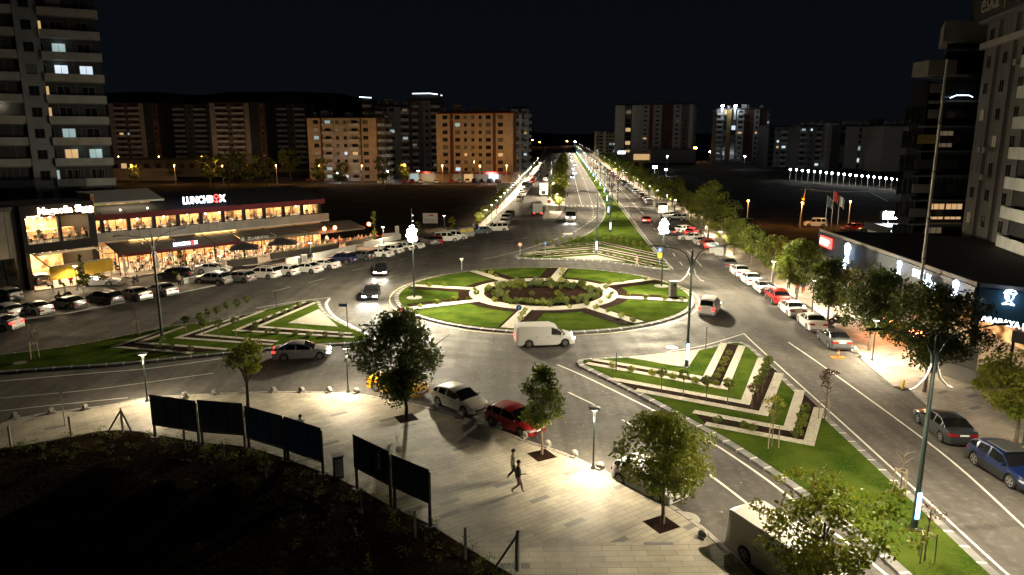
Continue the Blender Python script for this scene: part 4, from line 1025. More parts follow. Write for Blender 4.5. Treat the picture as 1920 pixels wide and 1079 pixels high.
# street name plate on the left island, thin poles
t = thing('street_name_sign', 'dark blue street name plate on a tall pole at the tip of the left island', 'sign', G(652,618,.2)); b = MB(); b.tube([(0,0,0),(0,0,2.5)], .045, n=6); b.build('pole', M['dark'], t)
b = MB(); b.box((-.32,0,2.35), (.75,.03,.3)); b.build('name_plate', M['signblue'], t)
for i, (x, y, h) in enumerate([(1323,655,1.9),(1155,700,1.6),(519,580,1.9)]):
    mb = MB(); mb.tube([(0,0,0),(0,0,h),(0,0,h+.05)], [.035,.035,.05], n=6); o = mb.build('marker_pole', M['dark'], loc=G(x, y, .2)); tag(o, ['bare thin pole at the top edge of the lower right chevron bed','bare thin pole among the shrubs of the inner left soil arm','bare thin pole on the back edge of the left island'][i], 'pole')
t = thing('control_cabinet', 'pale control cabinet with dark vents on the right roundabout lawn', 'cabinet', G(1261,556,.2), .2); b = MB(); b.box((0,0,.85), (.75,.5,1.7)); b.build('body', M['kerbw'], t); b = MB(); b.box((0,0,1.74), (.85,.6,.08)); b.build('roof', M['steel'], t); b = MB(); b.box((.0,-.256,.8), (.6,.01,1.3)); b.build('door', M['concrete'], t); b = MB(); b.box((.1,-.268,1.35), (.25,.01,.25)); b.build('vent', M['dark'], t)
t = thing('lamp_box', 'yellow leaning marker post on the right kerb near the give way sign', 'marker', G(1691,731)); b = MB(); b.tube([(0,0,0),(.12,0,.75)], [.1,.07], n=8); b.build('post', M['signyel'], t); b = MB(); b.tube([(0,0,0),(0,0,.04)], .16, n=10); b.build('base', M['dark'], t); t.name = 'marker_post'
t = thing('traffic_cone', 'orange marker post with white band on square base behind the grey saloon', 'traffic cone', G(1571,671)); b = MB(); b.box((0,0,.03), (1.1,.5,.06)); b.build('base', M['conebase'] if 'conebase' in M else M['signyel'], t)
M['coneo'] = mat('cone_orange', (.8,.18,.02), .5); t.children[0].data.materials[0] = M['coneo']
b = MB(); b.tube([(0,0,.05),(0,0,.7)], [.09,.04], n=10); b.build('cone', M['coneo'], t, 40); b = MB(); b.tube([(0,0,.35),(0,0,.5)], [.078,.062], n=10); b.build('band', M['kerbw'], t)
# notice board far left field
t = thing('notice_board', 'white project notice board standing in the dark field', 'notice board', V(793,420,135) * Vector((1,1,0)) if False else (V(793,420,150).x, 150, 0))
zb, zt = V(793,419,150).z, V(793,400,150).z; W_ = (V(821,410,150).x - V(793,410,150).x)
for x in (.3, W_-.3): b = MB(); b.box((x,.05,zt/2), (.15,.1,zt)); b.build('post', M['steel'], t)
b = MB(); b.b2((0,-.03,zb), (W_,.0,zt)); b.build('panel', M['kerbw'], t); b = MB()
for k in range(5): b.b2((W_*.1+k*W_*.17,-.045,zb+.15), (W_*.1+k*W_*.17+W_*.13,-.035,zb+(zt-zb)*.45))
b.build('printed_columns', M['steel'], t); b = MB(); b.b2((W_*.42,-.045,zb+(zt-zb)*.72), (W_*.72,-.035,zb+(zt-zb)*.86)); b.build('printed_heading', M['signred'], t)
t = thing('notice_board', 'small pale notice board near the parking street corner', 'notice board', G(933,364)); 
for x in (0, 4.2): b = MB(); b.box((x,.05,1.5), (.12,.1,3.0)); b.build('post', M['steel'], t)
b = MB(); b.b2((-.2,-.03,1.0), (4.4,0,3.1)); b.build('panel', M['kerbw'], t)
# recycling containers, flags, utility pole
for i, x in enumerate([867,880]):
    t = thing('recycling_container', ['grey recycling container with yellow flap, left one','grey recycling container with yellow flap, right one'][i] + ' beside the white MPV', 'container', G(x, 445+(-2*i)), .5, 'recycling containers at the kerb'); b = MB(); b.box((0,0,.85), (1.5,1.0,1.7), 0, 0, .92); b.build('body', M['steel'], t); b = MB(); b.box((0,-.5,1.2), (1.0,.06,.5)); b.build('flap', M['signyel'], t)
    b = MB(); b.box((0,0,1.74), (1.42,.95,.08)); b.build('lid', M['dark'], t)
for i, x in enumerate([1340,1350]):
    t = thing('waste_bin', 'grey wheeled waste bin beside the kerb lamp, %s one' % ('rear' if i == 0 else 'front'), 'bin', G(x, 476 + 4*i, .13), -.6, 'grey waste bins on the right pavement'); b = MB(); b.box((0,0,.7), (1.3,1.0,1.2), 0, 0, 1.1); b.build('body', M['steel'], t); b = MB(); b.tube([(-.65,0,1.25),(.65,0,1.25)], .5, n=12); b.build('lid', M['pgrey'] if 'pgrey' in M else M['dark'], t, 60)
    for s in (-.5,.5): b = MB(); b.tube([(s,-.3,.1),(s+.06,-.3,.1)], .1, n=8); b.build('wheel', M['tyre'], t)
for i, (x, m_) in enumerate([(1547,'pteal'),(1558,'signred'),(1570,'kerbw')]):
    p = V(x, 425, 115); t = thing('flagpole', ['flagpole with limp green flag','flagpole with limp red flag, middle one','flagpole with limp white flag'][i] + ' beyond the cafe roof', 'flagpole', (p.x, 115, 0), 0, 'three flagpoles beyond the cafe roof')
    b = MB(); b.tube([(0,0,0),(0,0,8.8 + (.8 if i == 1 else 0))], .05, n=6); b.build('pole', M['steel'], t)
    b = MB(); z = 8.6 + (.8 if i == 1 else 0); n_ = 6
    for k in range(n_):
        a0, a1 = k / n_, (k+1) / n_; f = lambda a: (.05 + .75 * a, .18 * math.sin(a * 9), -.5 * a * a)
        q0, q1 = f(a0), f(a1); b.poly([(q0[0],q0[1],z+q0[2]-1.5),(q1[0],q1[1],z+q1[2]-1.6),(q1[0],q1[1],z+q1[2]),(q0[0],q0[1],z+q0[2])]); b.poly([(q0[0],q0[1]+.01,z+q0[2]-1.5),(q0[0],q0[1]+.01,z+q0[2]),(q1[0],q1[1]+.01,z+q1[2]),(q1[0],q1[1]+.01,z+q1[2]-1.6)])
    b.build('flag', M[m_], t)
p = G(1498,425); t = thing('utility_pole', 'wooden utility pole with crossarm at the edge of the right field', 'utility pole', (p.x, p.y, 0)); H = V(1508,354,p.y).z
b = MB(); b.tube([(0,0,0),(.7,0,H)], [.17,.12], n=7); b.build('pole', M['bark'], t); b = MB(); b.box((.7,0,H-.2), (2.0,.12,.12)); b.build('crossarm', M['dark'], t); b = MB(); b.box((.3,-.3,H-3.0), (.5,.3,.5)); b.box((.3,-.3,H-2.1), (.5,.3,.3)); b.build('lamp_cluster', M['orangel'] if False else M['signyel'], t)
w0 = Vector((p.x + .7, p.y, H)); w1 = Vector((V(1628,359,110).x, 110, V(1628,359,110).z)); w2 = V(1665,378,112)
b = MB(); b.tube([w0, w0.lerp(w1,.5)-Vector((0,0,.4)), w1, w2], .02, n=4); tag(b.build('overhead_wire', M['steel']), 'thin overhead wire from the utility pole to the white floodlight', 'wire')
# tall bare pole in front of the balcony tower
p = G(1733,520); Yp = 62; a0, a1 = V(1737,443,Yp), V(1771,112,Yp)
mb = MB(); H = a1.z; t = thing('tall_mast', 'very tall slim grey mast in front of the balcony tower', 'mast', (a0.x, Yp, 0)); mb.tube([(0,0,0),(0,0,H)], [.16,.1], n=8); mb.build('pole', M['concrete'], t, 40)
b = MB(); 
for k in (7.5,11,15,19): b.tube([(0,0,k),(0,0,k+.12)], .19, n=8)
b.build('clamps', M['dark'], t)
# ------------------------------------------------------------------ vehicles
def lerpf(pts, x):
    for (a, b), (c, d) in zip(pts, pts[1:]):
        if x <= c: return b + (d - b) * max(0, (x - a)) / max(1e-6, c - a)
    return pts[-1][1]
KINDS_ = {
 'hatch': dict(L=4.05, W=1.76, wr=.32, ax=(.19,.815), roof=[(0,.56),(.02,.70),(.08,.82),(.24,.95),(.42,1.40),(.56,1.49),(.82,1.43),(.90,1.33),(.975,1.0),(1,.62)], belt=[(0,.52),(.06,.72),(.24,.88),(.6,.96),(.93,1.02),(1,.6)], ws=(.24,.43), rw=(.87,.972), pil=[(.60,.625),(.80,.84)]),
 'sedan': dict(L=4.6, W=1.8, wr=.33, ax=(.185,.80), roof=[(0,.54),(.02,.68),(.08,.80),(.27,.95),(.44,1.37),(.55,1.45),(.70,1.40),(.88,1.06),(.97,1.02),(1,.62)], belt=[(0,.50),(.06,.70),(.27,.88),(.6,.94),(.88,1.0),(.97,.96),(1,.58)], ws=(.27,.45), rw=(.71,.87), pil=[(.575,.6),(.76,.80)]),
 'coupe': dict(L=4.5, W=1.82, wr=.34, ax=(.185,.80), roof=[(0,.52),(.02,.64),(.08,.76),(.28,.92),(.45,1.30),(.55,1.37),(.68,1.33),(.92,1.02),(.98,1.0),(1,.62)], belt=[(0,.48),(.06,.68),(.28,.85),(.6,.92),(.92,.98),(1,.58)], ws=(.28,.46), rw=(.69,.91), pil=[(.61,.63)]),
 'wagon': dict(L=4.6, W=1.8, wr=.32, ax=(.18,.79), roof=[(0,.56),(.02,.72),(.08,.84),(.23,.98),(.38,1.48),(.5,1.58),(.88,1.52),(.93,1.42),(.985,1.02),(1,.62)], belt=[(0,.52),(.06,.76),(.23,.92),(.6,.98),(.95,1.04),(1,.6)], ws=(.23,.39), rw=(.90,.98), pil=[(.53,.55),(.73,.755)]),
 'suv': dict(L=4.4, W=1.86, wr=.37, ax=(.185,.80), roof=[(0,.62),(.02,.82),(.08,.98),(.25,1.08),(.40,1.54),(.52,1.64),(.80,1.58),(.89,1.46),(.97,1.12),(1,.7)], belt=[(0,.58),(.06,.86),(.25,1.0),(.6,1.06),(.93,1.14),(1,.66)], ws=(.25,.41), rw=(.86,.965), pil=[(.57,.595),(.77,.81)]),
 'van': dict(L=5.2, W=1.92, wr=.34, ax=(.17,.78), roof=[(0,.58),(.015,.82),(.06,.98),(.17,1.14),(.30,1.72),(.40,1.92),(.95,1.93),(.985,1.86),(.997,1.1),(1,.5)], belt=[(0,.55),(.05,.86),(.17,1.05),(.45,1.12),(.95,1.12),(1,.48)], ws=(.17,.31), rw=(2,3), pil=[(.405,1.1)]),
 'mpv': dict(L=4.4, W=1.82, wr=.32, ax=(.175,.80), roof=[(0,.58),(.02,.80),(.07,.94),(.20,1.10),(.34,1.66),(.46,1.80),(.92,1.76),(.965,1.6),(.99,1.05),(1,.62)], belt=[(0,.54),(.06,.84),(.20,1.02),(.6,1.06),(.95,1.08),(1,.6)], ws=(.20,.35), rw=(.945,.985), pil=[(.47,.495),(.70,.73)]),
 'bus': dict(L=7.3, W=2.2, wr=.42, ax=(.13,.76), roof=[(0,.6),(.01,1.05),(.03,1.25),(.05,1.35),(.10,2.35),(.16,2.72),(.95,2.74),(.985,2.6),(.997,1.3),(1,.6)], belt=[(0,.56),(.03,1.15),(.05,1.25),(.5,1.3),(.97,1.3),(1,.56)], ws=(.05,.115), rw=(.975,.99), pil=[(.20,.215),(.36,.375),(.52,.535),(.68,.695),(.84,.855)]),
}
CARM = {}
def carmeshes(kind_):
    if kind_ in CARM: return CARM[kind_]
    K = KINDS_[kind_]; L, W, wr = K['L'], K['W'], K['wr']; ar = wr * 1.17
    xs = {0, .008, .02, .045, .08, .12, .3, .38, .5, .6, .7, .9, .94, .97, .985, 1}
    for p in K['roof'] + K['belt']: xs.add(p[0])
    for p in K['pil']: xs |= {min(1, p[0]), min(1, p[1])}
    for p in (K['ws'], K['rw']): xs |= {min(1, p[0]), min(1, p[1])}
    for a in K['ax']:
        for t in (-1, -.86, -.5, 0, .5, .86, 1): xs.add(min(.999, max(.001, a + t * ar / L)))
    xs = sorted(xs); xs = [x for i, x in enumerate(xs) if i == 0 or x - xs[i-1] > .004 or x == 1]
    tp = [(0,.80),(.01,.87),(.04,.93),(.12,.98),(.22,1),(.85,1),(.93,.975),(.975,.92),(1,.86)] if kind_ not in ('van','bus') else [(0,.84),(.015,.92),(.06,.97),(.15,1),(.96,1),(1,.95)]
    rings = []
    for x in xs:
        w_ = W / 2 * lerpf(tp, x); zr = lerpf(K['roof'], x); hb = min(lerpf(K['belt'], x), zr - .03)
        g = min(1, max(0, (zr - hb - .03) / .42)); rw_ = (.93 if kind_ in ('van','bus') else .76)
        wt = w_ * (.93 * (1 - g) + rw_ * g); zb = .19 if .05 < x < .95 else .23
        az = 0
        for a in K['ax']:
            dx = abs(x - a) * L
            if dx < ar + .001: az = max(az, wr + math.sqrt(max(0, ar * ar - dx * dx)))
        if az: zb = max(zb, az)
        zm = max(zb + .04, hb * .62)
        a_ = Vector((w_ * .97, hb)); c_ = Vector((wt, zr - .035 - .02 * g)); gt = a_.lerp(c_, .86 if g > .3 else .6)
        half = [(w_ * .80, zb), (w_ * .985, zb + .01), (w_ * 1.0, min(zm, hb - .02) if zb + .03 < hb - .02 else (zb + hb) / 2 + .005), (a_.x, hb), (gt.x, gt.y), (c_.x, c_.y), (wt * .62, zr - .005), (0, zr + .012)]
        X = (.5 - x) * L; rings.append([(X, y, z) for y, z in half] + [(X, -y, z) for y, z in half[-2::-1]])
    n = len(rings[0]); B, GS, WS, RW, GR = MB(), MB(), MB(), MB(), MB()
    allv = [v for r_ in rings for v in r_]
    for mb in (B, GS, WS, RW, GR): mb.v = list(allv)
    for i in range(len(xs) - 1):
        x0, x1 = xs[i], xs[i+1]; xm = (x0 + x1) / 2; g = lerpf(K['roof'], xm) - lerpf(K['belt'], xm)
        for k in range(n - 1):
            f = (i*n + k, i*n + k + 1, (i+1)*n + k + 1, (i+1)*n + k); kk = k if k < 7 else n - 2 - k
            tgt, m = B, 0
            if kk == 3 and g > .1 and K['ws'][0] + .015 < xm < min(K['rw'][1] - (.02 if kind_ != 'mpv' else .03), .985) and not any(a < xm < b for a, b in K['pil']): tgt = GS if k < 7 else GR
            if kk in (5, 6):
                if K['ws'][0] < xm < K['ws'][1] - .01: tgt = WS
                elif K['rw'][0] < xm < K['rw'][1]: tgt = RW
            if tgt is B and kk in (0,): m = 1
            if kk == 1 and kind_ == 'suv' : m = 1
            tgt.f.append(f); tgt.m.append(m)
        B.f.append((i*n + n - 1, i*n, (i+1)*n, (i+1)*n + n - 1)); B.m.append(1)
    B.f.append(tuple(range(n))[::-1]); B.m.append(0); e = (len(xs)-1) * n; B.f.append(tuple(e + k for k in range(n))); B.m.append(0)
    # grille and bumper shadow gap
    fz = .42; B.b2((L/2 - .02, -W*.28, .30), (L/2 + .012, W*.28, .44), 1); B.b2((-L/2 - .012, -W*.36, .28), (-L/2 + .02, W*.36, .36), 1)
    if kind_ == 'wagon':
        for s in (-1, 1): B.b2((-.35*L, s*W*.34-.02, 1.57), (.05*L, s*W*.34+.02, 1.63), 1)
    def clean(mb, name, mats, sm):
        used_ = sorted({v for f in mb.f for v in f}); mp = {v: i for i, v in enumerate(used_)}
        q = MB(); q.v = [mb.v[v] for v in used_]; q.f = [tuple(mp[v] for v in f) for f in mb.f]; q.m = mb.m
        # outward normals
        me = q.mesh(name, mats, None)
        import bmesh; bm = bmesh.new(); bm.from_mesh(me)
        if name == 'body': bmesh.ops.recalc_face_normals(bm, faces=bm.faces)
        bm.to_mesh(me); bm.free(); me.polygons.foreach_set('use_smooth', [True]*len(me.polygons)); me.set_sharp_from_angle(angle=R(sm)); return me
    P = dict(body=clean(B, 'body', [M['pwhite'], M['black']], 32))
    for nm, mb in (('side_window', GS), ('side_window_r', GR), ('windshield', WS), ('rear_window', RW)):
        if mb.f: P[nm] = clean(mb, nm, [M['glass']], 30)
    t = MB(); t.tube([(0,-.11,0),(0,-.09,0),(0,.09,0),(0,.11,0)], [wr*.93,wr,wr,wr*.93], n=18); P['tyre'] = t.mesh('tyre', M['tyre'], 40)
    r_ = MB(); c = .118
    for s in (-1, 1):
        for k in range(5):
            a = k * 2 * math.pi / 5; d = .16
            r_.poly([(wr*.12*math.cos(a-1.2), s*c, wr*.12*math.sin(a-1.2)), (wr*.64*math.cos(a-d*1.6), s*c, wr*.64*math.sin(a-d*1.6)), (wr*.64*math.cos(a+d*1.6), s*c, wr*.64*math.sin(a+d*1.6)), (wr*.12*math.cos(a+1.2), s*c, wr*.12*math.sin(a+1.2))][::s])
        for k in range(18):
            a, b = k*math.pi/9, (k+1)*math.pi/9
            r_.poly([(wr*q*math.cos(t_), s*c, wr*q*math.sin(t_)) for q, t_ in ((.6,a),(.7,a),(.7,b),(.6,b))][::s])
    P['rim'] = r_.mesh('rim', M['rim'])
    zf = lerpf(K['roof'], .03) - .16; zt = lerpf(K['belt'], .96) - .17
    hw = W / 2 * .87
    for nm, z_, xx, m_ in (('headlight', zf, L/2, 'headoff'), ('taillight', zt, -L/2, 'tail')):
        h = MB(); sx = 1 if xx > 0 else -1
        hh = .075 if nm == 'headlight' else (.1 if kind_ not in ('van','mpv','bus') else .15)
        inn = .36 if kind_ in ('sedan','coupe','hatch') or nm == 'headlight' else .18
        h.poly([(xx + sx*.018, -inn/2, -hh), (xx + sx*.018, inn/2, -hh*.8), (xx + sx*.018, inn/2, hh), (xx + sx*.018, -inn/2, hh*.8)])
        h.poly([(xx - sx*.05, inn/2 + .085, -hh*.8), (xx - sx*.28, inn/2 + .135, -hh*.3), (xx - sx*.28, inn/2 + .135, hh), (xx - sx*.05, inn/2 + .085, hh)])
        h.poly([(xx + sx*.018, inn/2, -hh*.8), (xx - sx*.05, inn/2 + .085, -hh*.8), (xx - sx*.05, inn/2 + .085, hh), (xx + sx*.018, inn/2, hh)])
        P[nm] = h.mesh(nm, M[m_]); P[nm + '_z'] = (z_, hw - inn/2 - .06)
    pz = .5 if kind_ in ('hatch','suv','wagon') else (.62 if kind_ == 'sedan' else .55)
    q = MB(); q.b2((-L/2 - .035, -.26, pz+.12), (-L/2 - .01, .26, pz + .23)); P['number_plate'] = q.mesh('number_plate', M['plate'])
    q = MB(); q.b2((L/2 + .012, -.26, .42), (L/2 + .03, .26, .53)); P['front_plate'] = q.mesh('number_plate', M['plate'])
    q = MB(); xm_ = (.5 - K['ws'][0] - .06) * L; zz = lerpf(K['belt'], .35) + .08; q.box((xm_, W/2 + .08, zz), (.13,.2,.13), 0, 0, .85); P['mirror'] = q.mesh('mirror', M['black']); 
    q = MB(); q.box((xm_, -W/2 - .08, zz), (.13,.2,.13), 0, 0, .85); P['mirror_r'] = q.mesh('mirror', M['black'])
    q = MB(); q.b2((-.18*L, W/2*.985, lerpf(K['belt'],.5)*.82), (-.13*L, W/2*1.01, lerpf(K['belt'],.5)*.82+.03)); q.b2((.02*L, W/2*.985, lerpf(K['belt'],.5)*.82), (.06*L, W/2*1.01, lerpf(K['belt'],.5)*.82+.03))
    q.b2((-.18*L, -W/2*1.01, lerpf(K['belt'],.5)*.82), (-.13*L, -W/2*.985, lerpf(K['belt'],.5)*.82+.03)); q.b2((.02*L, -W/2*1.01, lerpf(K['belt'],.5)*.82), (.06*L, -W/2*.985, lerpf(K['belt'],.5)*.82+.03)); P['door_handles'] = q.mesh('door_handles', M['black'])
    # low detail version, all in one
    lo_ = MB(); mats = [M['pwhite'], M['black'], M['glass'], M['tyre'], M['headoff'], M['tail']]
    for mb, off in ((B, 0), (GR, 2), (GS, 2), (WS, 2), (RW, 2)):
        n0 = len(lo_.v); lo_.v += mb.v; lo_.f += [tuple(n0 + i for i in f) for f in mb.f]; lo_.m += [m + off if off == 0 else 2 for m in mb.m]
    for a in K['ax']:
        for s in (-1, 1): lo_.tube([((.5-a)*L, s*(W/2 - .24), wr), ((.5-a)*L, s*(W/2 - .02), wr)], wr, 3, 8)
    for s in (-1, 1):
        lo_.b2((L/2-.04, s*hw*.55, zf-.06), (L/2+.02, s*hw*.95, zf+.06), 4); lo_.b2((-L/2-.02, s*hw*.6, zt-.08), (-L/2+.04, s*hw*.95, zt+.08), 5)
    P['low'] = clean(lo_, 'car_body', mats, 35)
    CARM[kind_] = P; return P
CATN = dict(hatch='car', sedan='car', coupe='car', wagon='car', suv='car', van='van', mpv='car', bus='minibus')
VN = dict(hatch='hatchback', sedan='saloon_car', coupe='coupe', wagon='estate_car', suv='suv', van='panel_van', mpv='people_carrier', bus='minibus')
def setmat(o, i, m):
    o.material_slots[i].link = 'OBJECT'; o.material_slots[i].material = m
def car(kind_, paint_, p, hd, label, group=None, on='', roof=None, z=0, sc=1, power=0):
    P = carmeshes(kind_); K = KINDS_[kind_]; L, W = K['L'], K['W']
    t = thing(VN[kind_], label, CATN[kind_], (p.x, p.y, z), R(hd), group); t.scale = (sc,)*3
    b = obj('body', P['body'], t); setmat(b, 0, M[paint_])
    for nm in ('windshield', 'rear_window', 'side_window', 'side_window_r'):
        if nm in P: obj(nm.replace('_r', '') if nm.endswith('_r') else nm, P[nm], t)
    for a in K['ax']:
        for s in (-1, 1):
            wq = obj('wheel', P['tyre'], t, ((.5-a)*L, s*(W/2 - .125), K['wr'])); obj('rim', P['rim'], wq)
    for nm in ('headlight', 'taillight'):
        z_, y_ = P[nm + '_z']
        for s in (1, -1):
            h = obj(nm, P[nm], t, (0, s*y_, z_)); 
            if s < 0: h.scale = (1, -1, 1)
            if nm == 'headlight' and 'h' in on: setmat(h, 0, M['head'])
            if nm == 'headlight' and 'w' in on: setmat(h, 0, M['headw'])
            if nm == 'taillight' and 't' in on: setmat(h, 0, M['tailon'])
    obj('number_plate', P['number_plate'], t); obj('number_plate', P['front_plate'], t)
    for nm in ('mirror','mirror_r'): q = obj('mirror', P[nm], t); setmat(q, 0, M[paint_])
    obj('door_handles', P['door_handles'], t)
    if power:
        for s in (1, -1): spotlamp('headlight_beam', t, (L/2 + .15, s*W*.33, .62), power, 55, .9, (1,.94,.82) if 'h' in on else (.85,.93,1), .08, (0, -R(74), 0))
    return t
LOWN = 0
def lowcar(kind_, paint_, p, hd, label, group, on='', z=0):
    P = carmeshes(kind_); o = obj(VN[kind_], P['low'], None, (p.x, p.y, z), R(hd)); setmat(o, 0, M[paint_])
    if 'h' in on: setmat(o, 4, M['head'])
    if 'w' in on: setmat(o, 4, M['headw'])
    if 't' in on: setmat(o, 5, M['tailon'])
    return tag(o, label, CATN[kind_], group)
LG = 'cars parked in the slanting row on the left'
row = [('suv','psilver',401,533,165,'silver crossover at the near left end of the slanting row behind the topiary'),
 ('hatch','psilver',449,528,163,'silver hatchback between the crossover and the white estate with roof rails'),
 ('wagon','pwhite',494,521,162,'white estate with roof rails in the slanting row'),
 ('hatch','pwhite',533,516,162,'white hatchback right of the estate with roof rails'),
 ('sedan','pwhite',574,511,162,'white saloon left of the white coupe in the slanting row'),
 ('coupe','pwhite',608,503,162,'white fastback parked left of the blue crossover'),
 ('suv','pblue',641,494,161,'bright blue crossover in the slanting row'),
 ('hatch','pgrey',678,487,161,'dark grey hatchback right of the blue crossover'),
 ('sedan','pwhite',710,482,161,'white saloon right of the dark grey hatchback'),
 ('hatch','pwhite',733,475,160,'white hatchback right of the grey hatchback and white saloon'),
 ('hatch','pwhite',754,470,160,'white hatchback partly behind the left floodlight glare')]
for k, c, x, y, h, lb in row: car(k, c, G(x, y), h, lb, LG)
for k, c, x, y, h, lb in [('sedan','pwhite',770,466,160,'white saloon just behind the left floodlight pole head'),('sedan','pgrey',806,458,120,'grey saloon right of the left floodlight'),('hatch','pred',820,457,100,'red hatchback with back to the road beside the white people carrier'),
   ('mpv','pwhite',836,453,15,'white people carrier right of the red hatchback'),('mpv','pwhite',852,450,20,'white people carrier left of the recycling containers'),
   ('hatch','pblue',899,439,200,'dark blue hatchback right of the recycling containers'),('mpv','pwhite',931,434,195,'large white people carrier parked sideways at the pavement corner'),
   ('hatch','pwhite',946,422,255,'white hatchback in the far left kerb row, nearest the camera'),('suv','psilver',949,415,255,'silver crossover in the far left kerb row, second car'),('sedan','pdgrey',955,406,255,'dark saloon in the far left kerb row, third car')]:
    if x == 899: c = 'pteal'
    car(k, c, G(x, y), h, lb, LG if x < 860 else 'cars at the far left pavement corner')
LL = 'cars parked in the dark lower left row'
for k, c, x, y, h, lb, o_ in [('sedan','psilver',302,553,150,'silver grey saloon at the right end of the lower left row',''),('sedan','psilver',252,561,150,'silver saloon behind the tall unlit lamp post',''),
   ('wagon','pblack',197,569,152,'black estate car in the lower left row',''),('coupe','pblack',128,578,155,'low black coupe in the lower left row',''),('coupe','pwhite',64,588,156,'white coupe with red reflections in its windows',''),
   ('hatch','pwhite',9,594,158,'white car cut by the left picture edge',''),('sedan','pwhite',-6,618,175,'white car at the left edge with glowing red tail light','t')]:
    car(k, c, G(x, y), h, lb, LL, o_)
FCG = 'cars on the restaurant forecourt'
for k, c, x, y, h, lb in [('coupe','psilver',188,536,5,'silver coupe on the forecourt with its nose to the right'),('wagon','pblack',328,523,185,'black estate on the forecourt in front of the red awning'),
   ('sedan','psilver',401,512,8,'silver saloon on the forecourt beside the terrace steps'),('hatch','pdgrey',18,537,150,'dark grey hatchback before the dark shop front'),('suv','pblack',66,534,150,'black crossover beside the yellow blinds'),('hatch','psilver',9,563,160,'silver hatchback at the left edge of the forecourt')]:
    car(k, c, G(x, y), h, lb, FCG, z=.03)
# moving cars
MV = 'vehicles moving round the junction'
def hd2(a, b): A, B = G(*a), G(*b); return math.degrees(math.atan2(B.y - A.y, B.x - A.x))
car('sedan','pblack',G(697,557),hd2((703,545),(692,566)),'black saloon with blazing white headlights entering the roundabout',MV,'w',power=900)
car('sedan','pblack',G(716,513),hd2((722,503),(711,520)),'dark saloon with warm headlights following towards the roundabout',MV,'h',power=700)
car('van','pwhite',G(1020,646),hd2((990,648),(1050,646)),'white panel van driving round the front of the roundabout',MV,'ht',power=250)
car('sedan','psilver',G(567,671),hd2((530,674),(600,670)),'silver saloon with red tail light driving past the left island',MV,'ht',power=250)
car('mpv','pwhite',G(1330,586),hd2((1322,596),(1341,571)),'white people carrier with red tail lights on the right of the roundabout',MV,'ht',power=250)
car('hatch','pred',G(1211,417),hd2((1215,425),(1206,407)),'red hatchback with lit tail lights on the right carriageway',MV,'t')
car('sedan','pdgrey',G(1256,440),hd2((1264,452),(1250,430)),'dark saloon beside the right floodlight on the far carriageway',MV,'t')
car('sedan','pyellow',G(747,735),hd2((710,726),(798,746)),'yellow taxi at the kerb behind the spreading plane tree',MV)
PG = 'cars standing along the plaza kerb'
car('hatch','pcream',G(862,764),hd2((822,742),(905,772)),'white hatchback at the kerb between the yellow taxi and the red hatchback',PG)
car('hatch','pred',G(966,803),hd2((924,780),(1010,812)),'red hatchback at the kerb beside the slim plane tree',PG)
car('hatch','pwhite',G(1216,918),hd2((1178,893),(1262,935)),'white hatchback mostly hidden by the leafiest plane tree',PG)
car('van','pcream',G(1478,1080),hd2((1400,1020),(1560,1130)),'large white panel van at the bottom edge behind autumn leaves',PG,sc=1.06)
RGp = 'cars parked along the right kerb'
for k, c, x, y, x2, y2, lb in [('suv','pgrey',1562,646,1532,620,'grey saloon like car nearest the cone at the right kerb'),('sedan','pwhite',1521,613,1495,590,'white saloon between the grey car and the third white saloon'),
   ('sedan','pwhite',1484,588,1460,568,'white saloon just in front of the dark red car'),('suv','pred',1456,566,1436,549,'dark red crossover in the right kerb row'),
   ('coupe','pwhite',1430,546,1412,530,'white coupe with black roof behind the dark red crossover'),('sedan','pwhite',1406,531,1388,518,'white saloon behind the coupe with black roof'),
   ('sedan','pwhite',1386,516,1370,504,'white saloon next to the dark grey saloon at the top of the row'),('sedan','pgrey',1365,502,1352,491,'dark grey saloon at the top of the right kerb row'),
   ('sedan','pdgrey',1768,812,1722,776,'anthracite saloon with white number plate at the lower right kerb'),]:
    if lb.startswith('grey'): k = 'sedan'; lb = 'grey saloon nearest the orange marker post at the right kerb'
    t = car(k, c, G(x, y), hd2((x, y), (x2, y2)), lb, RGp)
    if 'black roof' in lb:
        mb = MB(); mb.box((-.15,0,1.375), (1.3,1.2,.03)); mb.build('roof_panel', M['pblack'], t)
t = car('suv','pblue',G(1886,892),hd2((1830,850),(1950,925)),'dark blue crossover with grey roof at the right picture edge',RGp)
mb = MB(); mb.box((-.2,0,1.645), (1.5,1.25,.04), 0, 0, .96); mb.build('roof_panel', M['pgrey'], t)
UG = 'cars parked beyond the right floodlight'
for k, c, x, y, h, lb, o_ in [('suv','pred',1325,465,hd2((1325,465),(1312,455)),'red car at the near end of the group beyond the bins','t'),('sedan','pwhite',1312,459,hd2((1325,465),(1308,455)),'white saloon left of the red car beyond the bins',''),
   ('sedan','pwhite',1296,451,170,'white saloon parked crosswise in the group beyond the bins',''),('hatch','pred',1297,441,60,'red hatchback behind the crosswise white saloon','t'),('hatch','pwhite',1284,436,30,'white hatchback furthest in the group beyond the bins',''),
   ('suv','psilver',1269,414,150,'silver crossover near the zebra crossing on the right',''),('sedan','pwhite',1253,409,120,'white saloon near the zebra crossing on the right',''),('bus','pwhite',1239,399,hd2((1246,405),(1228,389)),'white minibus parked at the right kerb before the zebra crossing','')]:
    car(k, c, G(x, y), h, lb, UG, o_)
